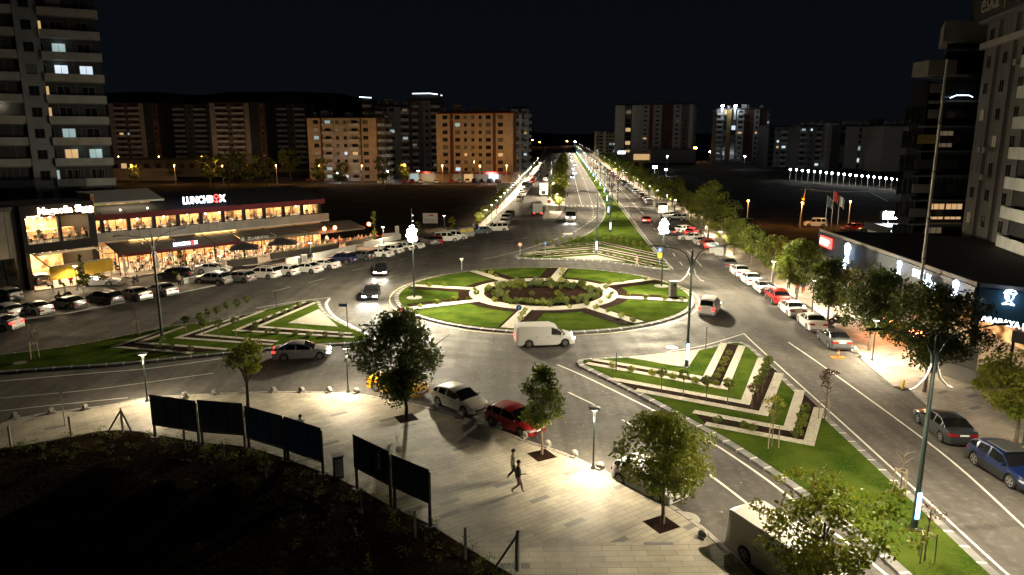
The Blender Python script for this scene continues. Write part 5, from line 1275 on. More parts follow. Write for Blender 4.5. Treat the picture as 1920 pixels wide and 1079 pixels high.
# far rows (small in the picture)
COLS = ['pwhite','pwhite','psilver','pwhite','pdgrey','pblack','pgrey','pcream','pred','pwhite','psilver','pblue']
def farrow(px, step, n, label, group, off=0, hd=0, kinds=('sedan','hatch','suv','hatch','mpv','wagon'), on='', skip=.05):
    P = resample(GP(px), step); k = 0
    for i in range(len(P) - 1):
        if k >= n: break
        if rnd.random() < skip: continue
        d = P[i+1] - P[i]; h = math.degrees(math.atan2(d.y, d.x)) + hd + rnd.uniform(-2.5, 2.5)
        c = rnd.choice(COLS); lowcar(rnd.choice(kinds), c, P[i] + Vector((off, 0, 0)), h, label % nth(k), group, on); k += 1
farrow([(1225,383),(1196,362),(1157,333),(1120,306),(1098,287)], 6.2, 75, 'far car at the right kerb of the avenue, %s beyond the minibus', 'long row of cars along the right kerb of the avenue', off=-1.3)
farrow([(964,378),(980,358),(1006,325),(1018,303),(1026,285)], 6.2, 60, 'far car at the left kerb of the service street, %s from the near end', 'long row along the left kerb of the service street', off=1.4, skip=.1)
farrow([(1027,352),(1035,330),(1043,306),(1050,287)], 6.4, 50, 'far car on the right side of the service street, %s from the near end', 'long row along the right kerb of the service street', off=-1.8, skip=.1)
# beyond: oncoming headlights and leaving tail lights
for i, (x, y) in enumerate([(1077,326),(1074,318),(1078,311),(1072,303),(1071,295),(1068,289),(1073,334)]):
    p = G(x, y); lowcar('sedan', COLS[i], p, 270, 'oncoming car with dazzling headlights on the left carriageway, %s from the camera' % nth(i), 'oncoming cars on the avenue', 'w')
    b = pointlamp('headlight_beam', bpy.data.objects[-1] if False else C.objects[-1], (3.5,0,.8), 500, (.85,.93,1), .3)
for i, (x, y) in enumerate([(1118,317),(1114,304),(1104,297),(1108,310),(1098,291),(1093,286)]):
    lowcar('hatch', COLS[i+6], G(x, y), 92, 'car with red tail lights leaving up the right carriageway, %s from the camera' % nth(i), 'cars leaving up the avenue', 't')
car('hatch','pwhite',G(978,364),268,'white car with its face to the camera alone on the service street',MV)
farrow([(712,345),(800,344),(890,343),(960,344)], 3.1, 24, 'car in the orange lit parking row before the right beige block, %s from the left', 'orange lit parked cars before the beige blocks', hd=90, skip=.1)
farrow([(580,340),(700,340)], 5, 8, 'car in the orange lit parking row before the left beige block, %s from the left', 'orange lit parked cars before the beige blocks', hd=90, skip=.2)
farrow([(985,349),(1003,345)], 5, 2, 'car crossing at the service street corner, %s from the left', 'cars at the service street corner', skip=0)
for k, c, x, y, h, lb in [('mpv','pwhite',1528,425,170,'white people carrier in the lot behind the flagpoles'),('hatch','pred',1598,432,180,'red car behind the lot fence right of the flagpoles'),('sedan','pblack',1630,436,178,'black saloon on the lot before the white office'),('suv','pblack',1396,424,180,'dark crossover in the orange lit lot beyond the right trees')]:
    car(k, c, G(x, y), h, lb, 'cars in the lot beyond the right trees')
# buses and trucks
car('bus','pcream',G(1071,414),hd2((1077,400),(1066,424)),'white minibus with lit headlights coming down the left carriageway',MV,'h',power=900)
def lorry(p, hd, label, cab=True):
    t = thing('lorry', label, 'truck', (p.x, p.y, 0), R(hd), None)
    if cab:
        b = MB(); b.b2((.2,-1.25,.55), (2.3,1.25,2.0)); b.box((1.2,0,2.75), (2.05,2.45,1.5), 0, 0, .9); b.box((.9,0,3.6), (1.3,2.1,.45), 0, 0, .85); b.build('cab', M['pwhite'], t)
        b = MB(); b.poly([(2.225,-1.1,2.1),(2.225,1.1,2.1),(2.14,1.04,2.95),(2.14,-1.04,2.95)]); b.build('windshield', M['glass'], t)
        b = MB(); b.b2((2.28,-.65,.75), (2.33,.65,1.75)); b.build('grille', M['black'], t)
        for s in (-1,1):
            b = MB(); b.b2((2.28,s*.75,.62), (2.35,s*1.15,.85)); b.build('headlight', M['headoff'], t); b = MB(); b.b2((2.0,s*1.27,2.0), (2.25,s*1.5,2.7)); b.build('mirror', M['black'], t)
        b = MB(); b.b2((-9.5,-1.25,1.1), (-.1,1.25,3.9)); b.build('trailer', M['pcream'], t); xs = (1.3,-1.5,-7,-8.2)
    else:
        b = MB(); b.b2((-3.6,-1.1,.95), (1.2,1.1,3.1)); b.build('cargo_box', M['pcream'], t)
        b = MB(); b.box((2.1,0,1.35), (1.6,1.9,1.5), 0, 0, .88); b.build('cab', M['pwhite'], t)
        for s in (-1,1): b = MB(); b.b2((-3.64,s*.04 if s > 0 else -1.02,1.0), (-3.61,s*1.02 if s > 0 else -.04,3.02)); b.build('rear_door', M['psilver'], t); b = MB(); b.b2((-3.66,s*.6,.72), (-3.62,s*1.05,.9)); b.build('taillight', M['tailon'], t); b = MB(); b.box((2.2,s*1.25,1.7), (.1,.3,.5)); b.build('mirror', M['black'], t)
        b = MB(); b.b2((-3.5,-.95,.5), (2.6,.95,.9)); b.build('chassis', M['black'], t); xs = (1.9,-2.4)
    for x in xs:
        for s in (-1,1): b = MB(); b.tube([(x,s*.8,.45),(x,s*1.1,.45)], .45, n=14); b.build('wheel', M['tyre'], t, 40)
lorry(G(1019,368), 268, 'articulated lorry with white cab facing the camera on the service street')
lorry(G(1006,404), 92, 'small box truck seen from behind on the service street', False)
# two wheelers
def scooter(p, hd, label, lit=False, big=False, z=0):
    t = thing('motorcycle' if big else 'scooter', label, 'motorcycle', (p.x, p.y, z), R(hd), 'two wheelers')
    for x in (.62,-.6):
        b = MB(); b.tube([(x,-.05,.3),(x,.05,.3)], .3, n=14); w_ = b.build('wheel', M['tyre'], t, 40); b = MB(); b.tube([(x,-.055,.3),(x,.055,.3)], .16, n=10); b.build('rim', M['rim'], w_)
    b = MB(); b.tube([(-.75,0,.62),(-.45,0,.72),(-.1,0,.62),(.15,0,.4),(.42,0,.5),(.5,0,.95)], [.08,.17,.17,.13,.1,.07], n=8)
    if big: b.tube([(-.1,0,.6),(.2,0,.85),(.42,0,.85)], [.12,.2,.1], n=8); b.box((0,0,.42), (.5,.3,.35), 0, 0, .9)
    b.build('body', M['pblack' if not lit else 'pred'], t, 60)
    b = MB(); b.box((-.35,0,.84), (.65,.26,.1), 0, 0, .85); b.build('seat', M['black'], t)
    b = MB(); b.tube([(.46,-.36,1.05),(.5,0,1.0),(.46,.36,1.05)], .02, n=5); b.tube([(.5,0,1.0),(.64,0,.3)], .03, n=5); b.build('handlebar', M['dark'], t)
    b = MB(); b.sphere((.6,0,.9), .1 if lit else .07, 0, 8, 6); b.build('headlight', M['headw'] if lit else M['headoff'], t)
    if big:
        b = MB()
        b.box((-.8,0,.95), (.35,.45,.3)); b.box((-.6,.33,.65), (.45,.2,.35)); b.box((-.6,-.33,.65), (.45,.2,.35)); b.build('luggage_case', M['dark'], t)
    if lit: pointlamp('headlight_beam', t, (1.0,0,.95), 60, (.85,.93,1), .1)
    return t
scooter(G(1571,613), 130, 'black touring motorcycle with luggage cases parked on the right pavement', big=True, z=.13)
scooter(G(255,531), 95, 'dark scooter parked on the forecourt beside the folded parasol', z=.03)
scooter(G(752,602), 255, 'scooter with bright headlight and red rider at the roundabout kerb', True)
scooter(G(729,617), 255, 'scooter with small white headlight seen through the spreading tree', True)
scooter(G(121,564), 200, 'scooter ridden by the man in white on the left pavement', z=.13)

# ------------------------------------------------------------------ people
def skinbody(name, J, E, rad, sub=1):
    me = bpy.data.meshes.new(name); me.from_pydata(J, E, []); o = bpy.data.objects.new(name, me); C.objects.link(o)
    m = o.modifiers.new('Skin', 'SKIN'); sv = me.skin_vertices[0].data
    for i, r_ in enumerate(rad): sv[i].radius = (r_[0], r_[1]) if hasattr(r_, '__len__') else (r_, r_); sv[i].use_root = (i == 0)
    m2 = o.modifiers.new('Sub', 'SUBSURF'); m2.levels = sub; m2.render_levels = sub
    dg = bpy.context.evaluated_depsgraph_get(); dg.update(); out = bpy.data.meshes.new_from_object(o.evaluated_get(dg)); bpy.data.objects.remove(o); return out
POSE = {}
def posemesh(pose):
    """facing +X; 1.74 m tall"""
    if pose in POSE: return POSE[pose]
    sit = pose == 'sit'; hz = .50 if sit else .93
    if pose in ('walk', 'walk2'):
        f = 1 if pose == 'walk' else -1
        la = [(.14*f,.10,.50),(.20*f,.10,.09),(.34*f,.10,.04)] ; lb = [(.02*f,-.10,.50),(-.34*f,-.10,.22 if f > 0 else .15),(-.27*f if f<0 else -.25,-.10,.10)]
        if f < 0: la = [(.02,.10,.50),(-.30,.10,.17),(-.20,.10,.07)]; lb = [(.14,-.10,.50),(.18,-.10,.09),(.32,-.10,.04)]
        aa = [(-.10*f,.23,1.14),(.02 if f<0 else -.06,.24,.90)]; ab = [(.02,-.23,1.12),(.25,-.18,1.12)] if pose == 'walk' else [(-.12,-.23,1.13),(-.10,-.24,.88)]
    elif sit:
        la = [(.42,.11,.50),(.42,.11,.09),(.56,.11,.04)]; lb = [(.42,-.11,.50),(.40,-.11,.09),(.54,-.11,.04)]; aa = [(.10,.25,.72),(.34,.16,.76)]; ab = [(.08,-.25,.72),(.32,-.16,.78)]
    else:
        la = [(.02,.10,.50),(0,.10,.09),(.14,.11,.04)]; lb = [(.03,-.10,.50),(-.01,-.10,.09),(.13,-.12,.04)]; aa = [(-.03,.25,1.13),(.03,.25,.88)]; ab = [(0,-.25,1.14),(.14,-.24,.94)]
    J = [(0,0,hz),(0,0,hz+.22),(.0,0,hz+.45),(.01,0,hz+.56),(.02,0,hz+.63),(.03,0,hz+.71),(.025,0,hz+.77),
         (0,.18,hz+.46)] + aa + [(0,-.18,hz+.46)] + ab + [(0,.09,hz-.04)] + la + [(0,-.09,hz-.04)] + lb
    E = [(0,1),(1,2),(2,3),(3,4),(4,5),(5,6),(2,7),(7,8),(8,9),(2,10),(10,11),(11,12),(0,13),(13,14),(14,15),(15,16),(0,17),(17,18),(18,19),(19,20)]
    rad = [(.165,.14),(.15,.125),(.19,.14),(.08,.08),(.065,.065),(.1,.088),(.072,.068),.078,.058,.036,.078,.058,.036,.112,.078,.052,.042,.112,.078,.052,.042]
    me = skinbody('body', J, E, rad)
    for m_ in (M['skin'], M['shirtx'], M['trousx'], M['shoex']): me.materials.append(m_)
    Hd = [Vector(J[9]), Vector(J[12])]; el = [Vector(J[8]), Vector(J[11])]
    for f in me.polygons:
        c = f.center; m_ = 1
        if c.z > hz + .545: m_ = 0
        elif min((c - h).length for h in Hd) < .10: m_ = 0
        elif c.z < .13 and not (pose == 'walk' and c.x < -.1 and False): m_ = 3
        elif min((c - Vector(J[k])).length for k in (15,16,19,20)) < .10: m_ = 3
        elif c.z < hz + .02 or (sit and c.x > .15 and c.z < .62): m_ = 2
        f.material_index = m_; f.use_smooth = True
    # hands with fingers and face features as children meshes
    hd_ = []
    for hnd, e_ in zip(Hd, el):
        d = (hnd - e_).normalized(); s = Vector((0,1,0)) if abs(d.y) < .7 else Vector((1,0,0)); n = d.cross(s).normalized()
        b = MB(); b.tube([hnd - d*.02, hnd + d*.04, hnd + d*.09], [.028,.04,.036], n=6)
        for k in range(4):
            o_ = n * (.027 - .018*k); l_ = (.062,.072,.068,.052)[k]; q = hnd + d*.08 + o_; b.tube([q, q + d*l_*.55 + s*.004, q + d*l_ + s*.018], [.0095,.009,.007], n=5)
        q = hnd + d*.02 + n*.03; b.tube([q, q + n*.03 + d*.03, q + n*.035 + d*.065], [.012,.010,.008], n=5); hd_.append(b.mesh('hand', M['skin'], 60))
    hc = Vector(J[5]); b = MB(); b.sphere(hc + Vector((-.018,0,.035)), .118, 0, 12, 8, (.98,.86,1.02))
    b.v = [(x, y, max(z, hc.z - .02 + max(0, (x - hc.x)) * 1.1)) for x, y, z in b.v]; hair = b.mesh('hair', M['hair'], 180)
    b = MB(); b.tube([hc + Vector((.085,0,.02)), hc + Vector((.118,0,-.02)), hc + Vector((.09,0,-.03))], [.008,.017,.01], n=5); nose = b
    b.b2((hc.x+.085,-.022,hc.z-.062), (hc.x+.099,.022,hc.z-.054)); 
    for s in (-1,1): b.sphere(hc + Vector((.088,s*.034,.018)), .012, 0, 6, 4); b.sphere(hc + Vector((-.0,s*.094,0)), .026, 0, 6, 4, (.8,.4,1.2))
    face = b.mesh('face', M['skinface'], 60)
    POSE[pose] = (me, hd_, hair, face); return POSE[pose]
M['shirtx'] = mat('shirt', (.3,.3,.28), .8); M['trousx'] = mat('trousers', (.02,.02,.025), .8); M['shoex'] = mat('shoes', (.35,.33,.3), .7); M['skinface'] = mat('skin_face', (.38,.22,.15), .6)
CL = dict(white=(.7,.68,.64), black=(.02,.02,.02), red=(.5,.04,.03), green=(.05,.09,.06), grey=(.2,.2,.2), blue=(.05,.08,.2), orange=(.7,.2,.05), beige=(.45,.36,.25), sage=(.3,.32,.24), pink=(.5,.36,.33), olive=(.06,.08,.05), navy=(.015,.02,.04))
for k, v in CL.items(): M['cl_' + k] = mat('cloth_' + k, v, .85)
def person(p, hd, pose, shirt, trous, label, group=None, z=.13, detail=True, sc=1.0, shoes=None):
    me, hds, hair, face = posemesh(pose); t = thing('person', label, 'person', (p.x, p.y, z), R(hd), group); t.scale = (sc,)*3
    b = obj('body', me, t); setmat(b, 1, M['cl_'+shirt]); setmat(b, 2, M['cl_'+trous])
    if shoes: setmat(b, 3, M['cl_'+shoes])
    obj('hair', hair, t)
    if detail:
        for h in hds: obj('hand', h, t)
        obj('face', face, t)
    return t
person(G(962,905), 5, 'walk2', 'sage','black', 'person in sage green shirt and black trousers walking with bent arm over the plaza', 'two people walking over the plaza', shoes='white')
person(G(972,929), 0, 'walk', 'olive','pink', 'person in dark green top and pale trousers walking nearest the camera', 'two people walking over the plaza', shoes='white', sc=1.02)
person(G(566,834), 80, 'stand', 'white','black', 'person in white seen above the fourth billboard')
person(G(1493,557), 250, 'stand', 'red','navy', 'person in red shirt standing on the right pavement under a tree', 'people on the right pavement')
person(G(1505,556), 70, 'walk', 'blue','orange', 'person in blue top walking beside the person in red', 'people on the right pavement')
person(G(1478,546), 60, 'stand', 'grey','black', 'person in grey standing left of the person in red', 'people on the right pavement')
person(G(1324,440), 80, 'stand', 'white','grey', 'person in white beside the tall leafy tree', 'people on the right pavement')
person(G(1286,402), 80, 'walk', 'pink','pink', 'person in pink on the pavement by the minibus', 'people on the right pavement')
person(G(1768,694), 200, 'stand', 'orange','navy', 'person in orange shirt beside the cafe wall behind the nearest street lamp', 'people on the right pavement')
person(G(1194,502), 180, 'walk', 'pink','pink', 'person in pale clothes crossing at the far island kerb')
person(G(337,541), 300, 'walk', 'beige','black', 'person with dark bag walking on the left pavement beside the low wall')
person(G(126,566), 200, 'stand', 'white','black', 'man in white shirt standing astride the scooter on the left pavement')
t = person(G(754,603), 255, 'sit', 'red','navy', 'rider in red on the scooter at the roundabout kerb', z=.35)
person(G(729,618), 255, 'sit', 'grey','black', 'rider in grey on the scooter seen through the spreading tree', z=.35)
for i, (x, y, a, b_) in enumerate([(888,436,'white','black'),(894,436,'black','navy'),(898,435,'white','grey')]):
    person(G(x, y), 30 + 60*i, 'stand', a, b_, ['person in white left in the trio on the far left pavement','person in black in the middle of the trio','person in white right in the trio'][i], 'trio standing on the far left pavement', detail=False)
# ------------------------------------------------------------------ apartment blocks
for n_, c in dict(w_beige=(.46,.38,.28), w_brown=(.11,.05,.035), w_grey=(.2,.21,.21), w_greyd=(.1,.11,.11), w_white=(.5,.5,.47), w_cream=(.42,.38,.32), w_dk=(.03,.03,.032), w_red=(.2,.03,.02), w_stone=(.33,.30,.26), w_mid=(.15,.14,.13), w_teal=(.01,.05,.07), w_tower=(.125,.115,.105), w_ochre=(.3,.2,.05), w_wood=(.35,.2,.09), w_concrete=(.3,.3,.28)).items():
    M[n_] = noisy(n_, tuple(x*.85 for x in c), tuple(x*1.1 for x in c), .6, .8, .15, 12)
M['glowwarm'] = mat('window_lit_warm', (.3,.2,.1), .4, emit=(1,.62,.28), es=.6)
M['glowcool'] = mat('window_lit_cool', (.2,.25,.25), .4, emit=(.6,.85,.85), es=.45)
M['glowwhite'] = mat('window_lit_white', (.2,.25,.25), .4, emit=(.75,.88,1), es=.9)
M['curtain'] = mat('window_curtain', (.12,.12,.11), .5)
M['glowdim'] = mat('window_lit_dim', (.2,.2,.15), .5, emit=(.8,.6,.35), es=.12)
WM = {}
def winmesh(w_, h, cols=2, frame='w_mid', sill=True, fr=.06):
    k = (w_, h, cols, frame)
    if k not in WM:
        b = MB(); b.b2((-w_/2,-.05,0), (w_/2,.0,fr)); b.b2((-w_/2,-.05,h-fr), (w_/2,.0,h))
        for i in range(cols + 1): x = -w_/2 + (w_ - fr) * i / cols; b.b2((x,-.05,fr), (x+fr,0,h-fr))
        if sill: b.b2((-w_/2-.08,-.12,-.07), (w_/2+.08,0,-.002))
        g = MB(); g.b2((-w_/2+.01,-.022,fr*.6), (w_/2-.01,-.008,h-fr*.6)); WM[k] = (b.mesh('window', M[frame]), g.mesh('pane', M['wglass']))
    return WM[k]
def balmesh(w_, d=1.2, h=1.05, m='w_white', glass=False):
    k = ('b', w_, d, h, m)
    if k not in WM:
        b = MB(); b.b2((-w_/2,-d,-.15), (w_/2,0,0)); b.b2((-w_/2,-d,0), (w_/2,-d+.1,h), 0); b.b2((-w_/2,-d+.1,0), (-w_/2+.1,0,h)); b.b2((w_/2-.1,-d+.1,0), (w_/2,0,h)); WM[k] = b.mesh('balcony', M[m])
    return WM[k]
def facade(root, org, rz, bays, floors, z0, fh, seed=0, lit=.12, litm=('glowwarm','glowcool','glowwhite','glowdim'), frame='w_mid', maxw=96, capm=None):
    """bays: (width, kind, wall material, projection)"""
    r_ = random.Random(seed); mats = []; b = MB(); x = 0; H = floors * fh; nW = 0
    fa = bpy.data.objects.new('facade', None)
    holder = []
    for wd, kd, m, pr in bays:
        if m not in mats: mats.append(m)
        mi = mats.index(m); b.b2((x, -pr, z0 if kd != 'V' else z0), (x + wd, .25, z0 + H), mi)
        cx = x + wd / 2
        for f in range(floors):
            z = z0 + f * fh
            def win(w_, h, zz, xx=cx, cols=2, y=0):
                nonlocal nW
                if nW >= maxw: return
                nW += 1; fm, gm = winmesh(w_, h, cols, frame); holder.append(('window', fm, (xx, -pr - .004 + y, zz), gm, (r_.choice(litm) if r_.random() < lit else ('curtain' if r_.random() < .22 else None))))
            if kd == 'w': win(min(1.3, wd * .6), 1.35, z + .95)
            elif kd == 'W': win(min(2.1, wd * .75), 1.5, z + .9, cols=3)
            elif kd == 'D': win(min(1.4, wd * .7), 2.2, z + .15)
            elif kd == '2': win(1.15, 1.35, z + .95, x + wd * .28); win(1.15, 1.35, z + .95, x + wd * .72)
            elif kd == 'B':
                win(min(2.4, wd * .62), 2.1, z + .2, cols=3); holder.append(('balcony', balmesh(wd * .92), (cx, -pr - .004, z + .05), None, None))
            elif kd == 'b':
                win(min(1.6, wd * .6), 2.0, z + .2); holder.append(('balcony', balmesh(wd * .8, .9, 1.0, 'w_concrete'), (cx, -pr - .004, z + .05), None, None))
            elif kd == 'V': win(wd * .7, fh * .86, z + .2, cols=1)
        x += wd
    rot = Matrix.Rotation(rz, 4, 'Z')
    wmesh = b.mesh('wall', [M[m] for m in mats]); wo_ = obj('wall', wmesh, root, org, rz)
    for nm, me, loc, gm, lm in holder:
        l = rot @ Vector(loc) + Vector(org); o = obj(nm, me, root, l, rz)
        if gm:
            p = obj('pane', gm, o)
            if lm: setmat(p, 0, M[lm])
    return x, H
def block(name, label, A, B, depth, floors, z0, fh, front, side_r=None, side_l=None, seed=0, lit=.12, roof='w_dk', base=None, cat='apartment block', group=None, litm=('glowwarm','glowcool','glowwhite','glowdim'), extra=True, frame='w_mid', maxw=96):
    d = B - A; L = math.hypot(d.x, d.y); t = thing(name, label, cat, (A.x, A.y, 0), math.atan2(d.y, d.x), group)
    tot = sum(q[0] for q in front); front = [(q[0] * L / tot, q[1], q[2], q[3]) for q in front]
    facade(t, (0,0,0), 0, front, floors, z0, fh, seed, lit, litm, frame, maxw if not (side_r or side_l) else int(maxw * .66))
    H = z0 + floors * fh
    b = MB(); b.b2((.05,.26,0), (L-.05, depth, H)); 
    if z0 > 0: b.b2((.05,-.4,0), (L-.05,.25,z0-.02))
    b.build('core', M[base or front[0][2]], t)
    if side_r:
        tot = sum(q[0] for q in side_r); side = [(q[0] * depth / tot, q[1], q[2], q[3]) for q in side_r]
        facade(t, (L+.2,.26,0), math.pi/2, side, floors, z0, fh, seed + 1, lit, litm, frame, int(maxw * .33))
    if side_l:
        tot = sum(q[0] for q in side_l); side = [(q[0] * depth / tot, q[1], q[2], q[3]) for q in side_l]
        facade(t, (-.2,depth,0), -math.pi/2, side, floors, z0, fh, seed + 2, lit, litm, frame, int(maxw * .33))
    b = MB(); b.b2((-.6,-.9,H), (L+.6, depth+.3, H+.35)); b.b2((.6,.6,H+.35), (L-.6,depth-.6,H+1.0)); rf = b.build('roof', M[roof], t)
    ra_ = random.Random(seed + 3)
    for k in range(9):
        xx = ra_.uniform(1, L - 1.5); zz = z0 + fh * ra_.randint(0, floors - 1) + .35; b = MB(); b.b2((xx,-1.05,zz), (xx+.85,-.72,zz+.6)); b.tube([(xx+.42,-1.06,zz+.3),(xx+.42,-1.09,zz+.3)], .22, n=8); b.b2((xx+.1,-.72,zz+.1), (xx+.15,-.05,zz+.15)); b.build('air_conditioner', M['w_concrete'], t)
    if extra:
        r_ = random.Random(seed + 9)
        for k in range(3):
            xx = L * (.2 + .3 * k) + r_.uniform(-1, 1); b = MB(); b.b2((xx,2,H+1), (xx+r_.uniform(1.5,3.5),5,H+1+r_.uniform(1,2.6))); b.build('roof_house', M['w_mid'], rf)
        for k in range(4): xx = L * (.1 + .25 * k); b = MB(); b.tube([(xx,1.5,H+1),(xx,1.5,H+2.2)], .25, n=7); b.tube([(xx,1.3,H+1.9),(xx,1.2,H+2.5)], [.6,.1], n=8); b.build('chimney', M['w_concrete'], rf)
    return t, L, H
def hz(px, Y): return V(px, 256, Y)
Y3 = 300
# beige block A
A = hz(578, 300); B = hz(706, 296)
block('apartment_block', 'left beige block of eight floors with brown recess and yellow street light', A, B, 16, 8, .3, 3.1,
 [(2,'p','w_beige',.6),(3.2,'W','w_beige',.6),(.8,'p','w_brown',.1),(4.5,'B','w_cream',.1),(3.2,'w','w_cream',.1),(3.2,'w','w_cream',.1),(4.5,'B','w_cream',.1),(.8,'p','w_brown',.1),(3.2,'W','w_beige',.6),(2.6,'p','w_beige',.6)],
 [(3,'B','w_brown',.1),(2,'w','w_mid',.1),(3,'B','w_brown',.1)], seed=5, lit=.12)
A = hz(819, 300); B = hz(962, 292)
block('apartment_block', 'right beige block above the lit shops with red roof edge', A, B, 16, 8, 3.2, 2.95,
 [(1.6,'p','w_beige',.6),(3.2,'W','w_beige',.6),(1.2,'p','w_brown',.1),(3,'W','w_beige',.1),(2.6,'w','w_beige',.1),(2.6,'w','w_beige',.1),(2.6,'w','w_beige',.1),(3,'W','w_beige',.1),(1.2,'p','w_brown',.1),(3.2,'W','w_beige',.6),(2.6,'p','w_beige',.6)],
 [(2,'p','w_brown',.2),(3.5,'B','w_brown',.3),(3,'p','w_white',.5),(3.5,'B','w_brown',.3)], seed=8, lit=.08, roof='w_red', base='w_stone')
# white tall side block right of it
A = hz(958, 330); B = hz(990, 330)
block('apartment_block', 'white ended block with glassy balconies behind the right beige block', A, B, 20, 9, 2.0, 3.1, [(3,'p','w_white',.4),(1.4,'p','w_brown',.1),(2.6,'B','w_white',.2)], [(3,'B','w_white',.2),(3,'p','w_brown',.1),(3,'B','w_white',.2)], seed=12, lit=.25, extra=False)
# dark blocks between
A = hz(705, 335); B = hz(768, 335)
block('apartment_block', 'dark grey block between the two beige blocks, left one', A, B, 18, 10, 0, 3.1, [(3,'B','w_brown',.1),(1.5,'w','w_greyd',.2),(3,'W','w_grey',.6),(1.6,'p','w_grey',.7),(3,'B','w_brown',.1)], None, seed=14, lit=.16, litm=('glowcool','glowdim','glowdim'))
A = hz(768, 345); B = hz(826, 345)
t, L, H = block('apartment_block', 'dark block with curved pink and blue lit roof edge between the beige blocks', A, B, 18, 11, 0, 3.1, [(3,'B','w_brown',.1),(1.5,'p','w_greyd',.2),(2.5,'w','w_grey',.6),(3,'B','w_dk',.1)], None, seed=17, lit=.14, litm=('glowcool','glowdim','glowdim'))
M['neon'] = mat('neon_edge', (1,1,1), .5, emit=(.7,.85,1), es=5); M['neonp'] = mat('neon_edge_pink', (1,1,1), .5, emit=(1,.6,.8), es=3)
b = MB(); b.tube([(2,-1.2,H+3.2),(L*.7,-1.5,H+3.3),(L-1,-1,H+2.9),(L+1,.5,H+2.4)], .16, n=5); b.build('neon_edge', M['neon'], t)
b = MB(); b.b2((1.5,-1,H+1), (L+.5,9,H+3.4)); b.build('penthouse', M['w_dk'], t)
A = hz(682, 340); B = hz(700, 340)
t, L, H = block('apartment_block', 'narrow dark block whose roof line glows blue behind the left beige block', A, B, 14, 11, 0, 3.1, [(3,'B','w_dk',.1)], None, seed=19, lit=.1, extra=False)
b = MB(); b.tube([(-1,-1.2,H+1.4),(L,-1.2,H+1.1)], .16, n=5); b.build('neon_edge', M['neon'], t)
# far dark left blocks
for i, (x0, x1, Y, fl, sd) in enumerate([(205,300,430,11,21),(300,392,450,11,22),(392,500,425,11,23),(500,575,445,11,24)]):
    A = hz(x0, Y); B = hz(x1, Y); m1 = 'w_stone' if i in (0, 2) else 'w_dk'
    fr = [(1,'p','w_dk',.3),(1.6,'p','w_stone',.6),(4,'B','w_brown',.1),(1.2,'w','w_mid',.2),(4,'B','w_brown',.1),(1.6,'p','w_stone',.6),(3,'p','w_dk',.3),(2,'w','w_brown',.3)] if i in (0, 2) else [(3,'p','w_dk',.2),(3,'B','w_dk',.2),(2,'w','w_greyd',.3),(3,'B','w_dk',.2)]
    block('apartment_block', ['far brown balcony block beside the left tower','second far block, nearly black, left of the pale striped one','far block with two pale vertical stripes and brown balconies','rightmost far dark block left of the beige block'][i], A, B, 20, fl, 2, 3.15, fr, None, seed=sd, lit=.02, group='dark apartment blocks far on the left', extra=False, litm=('glowcool','glowwarm'))
# low wall and kiosks in orange light below them
p = G(214, 339); q = G(330, 339)
b = MB(); b.prism([(p.x,p.y),(q.x,q.y),(q.x,q.y+1),(p.x,p.y+1)], 0, 5); tag(b.build('garden_wall', M['w_stone']), 'long plain wall in orange light right of the left tower', 'wall')
t = thing('low_building', 'low dark flat building behind the orange lit wall', 'building', (hz(215,330).x, 330, 0)); L = hz(430,330).x - hz(215,330).x
b = MB(); b.b2((0,0,0), (L,10,7.5)); b.build('wall', M['w_stone'], t); b = MB(); b.b2((-1,-2,7.5), (L+1,11,8.3)); b.build('roof', M['w_mid'], t)
for k in range(10): b = MB(); b.b2((L*(.03+.1*k),-.06,3.8), (L*(.03+.1*k)+2.4,-.01,6)); b.build('window', M['w_brown' if k else 'glowwarm'], t)
# shops under the right beige block
A = hz(760, 297); B = hz(968, 289); d = B - A; L = math.hypot(d.x, d.y)
t = thing('shop_row', 'row of single storey shops with red signs under the right beige block', 'shops', (A.x, A.y-4, 0), math.atan2(d.y, d.x))
b = MB(); b.b2((0,0,0), (L,6,.2)); b.b2((0,3.5,0), (L,4,3.6)); b.b2((0,-.6,3.6), (L,6,4.0)); b.build('wall', M['w_stone'], t)
for k, (x0, x1, m_) in enumerate([(.02,.1,'glowcool'),(.13,.25,'w_white'),(.27,.4,'w_wood'),(.42,.5,'glowdim'),(.52,.6,'glowwarm'),(.62,.72,'glowdim'),(.74,.83,'glowwhite'),(.85,.95,'w_wood')]):
    b = MB(); b.b2((L*x0,3.3,.3), (L*x1,3.45,3.2)); b.build('shop_window', M[m_], t); b = MB(); b.b2((L*x0,-.75,3.4), (L*x1,-.62,4.3)); b.build('shop_sign', M['signr' if k in (6,) else ('w_red' if k % 2 else 'w_brown')], t)
pointlamp('shop_light', t, (L*.78,-1.5,3), 700, (.9,.95,1), .3); pointlamp('shop_light', t, (L*.2,-1.5,3), 500, (1,.8,.5), .3)
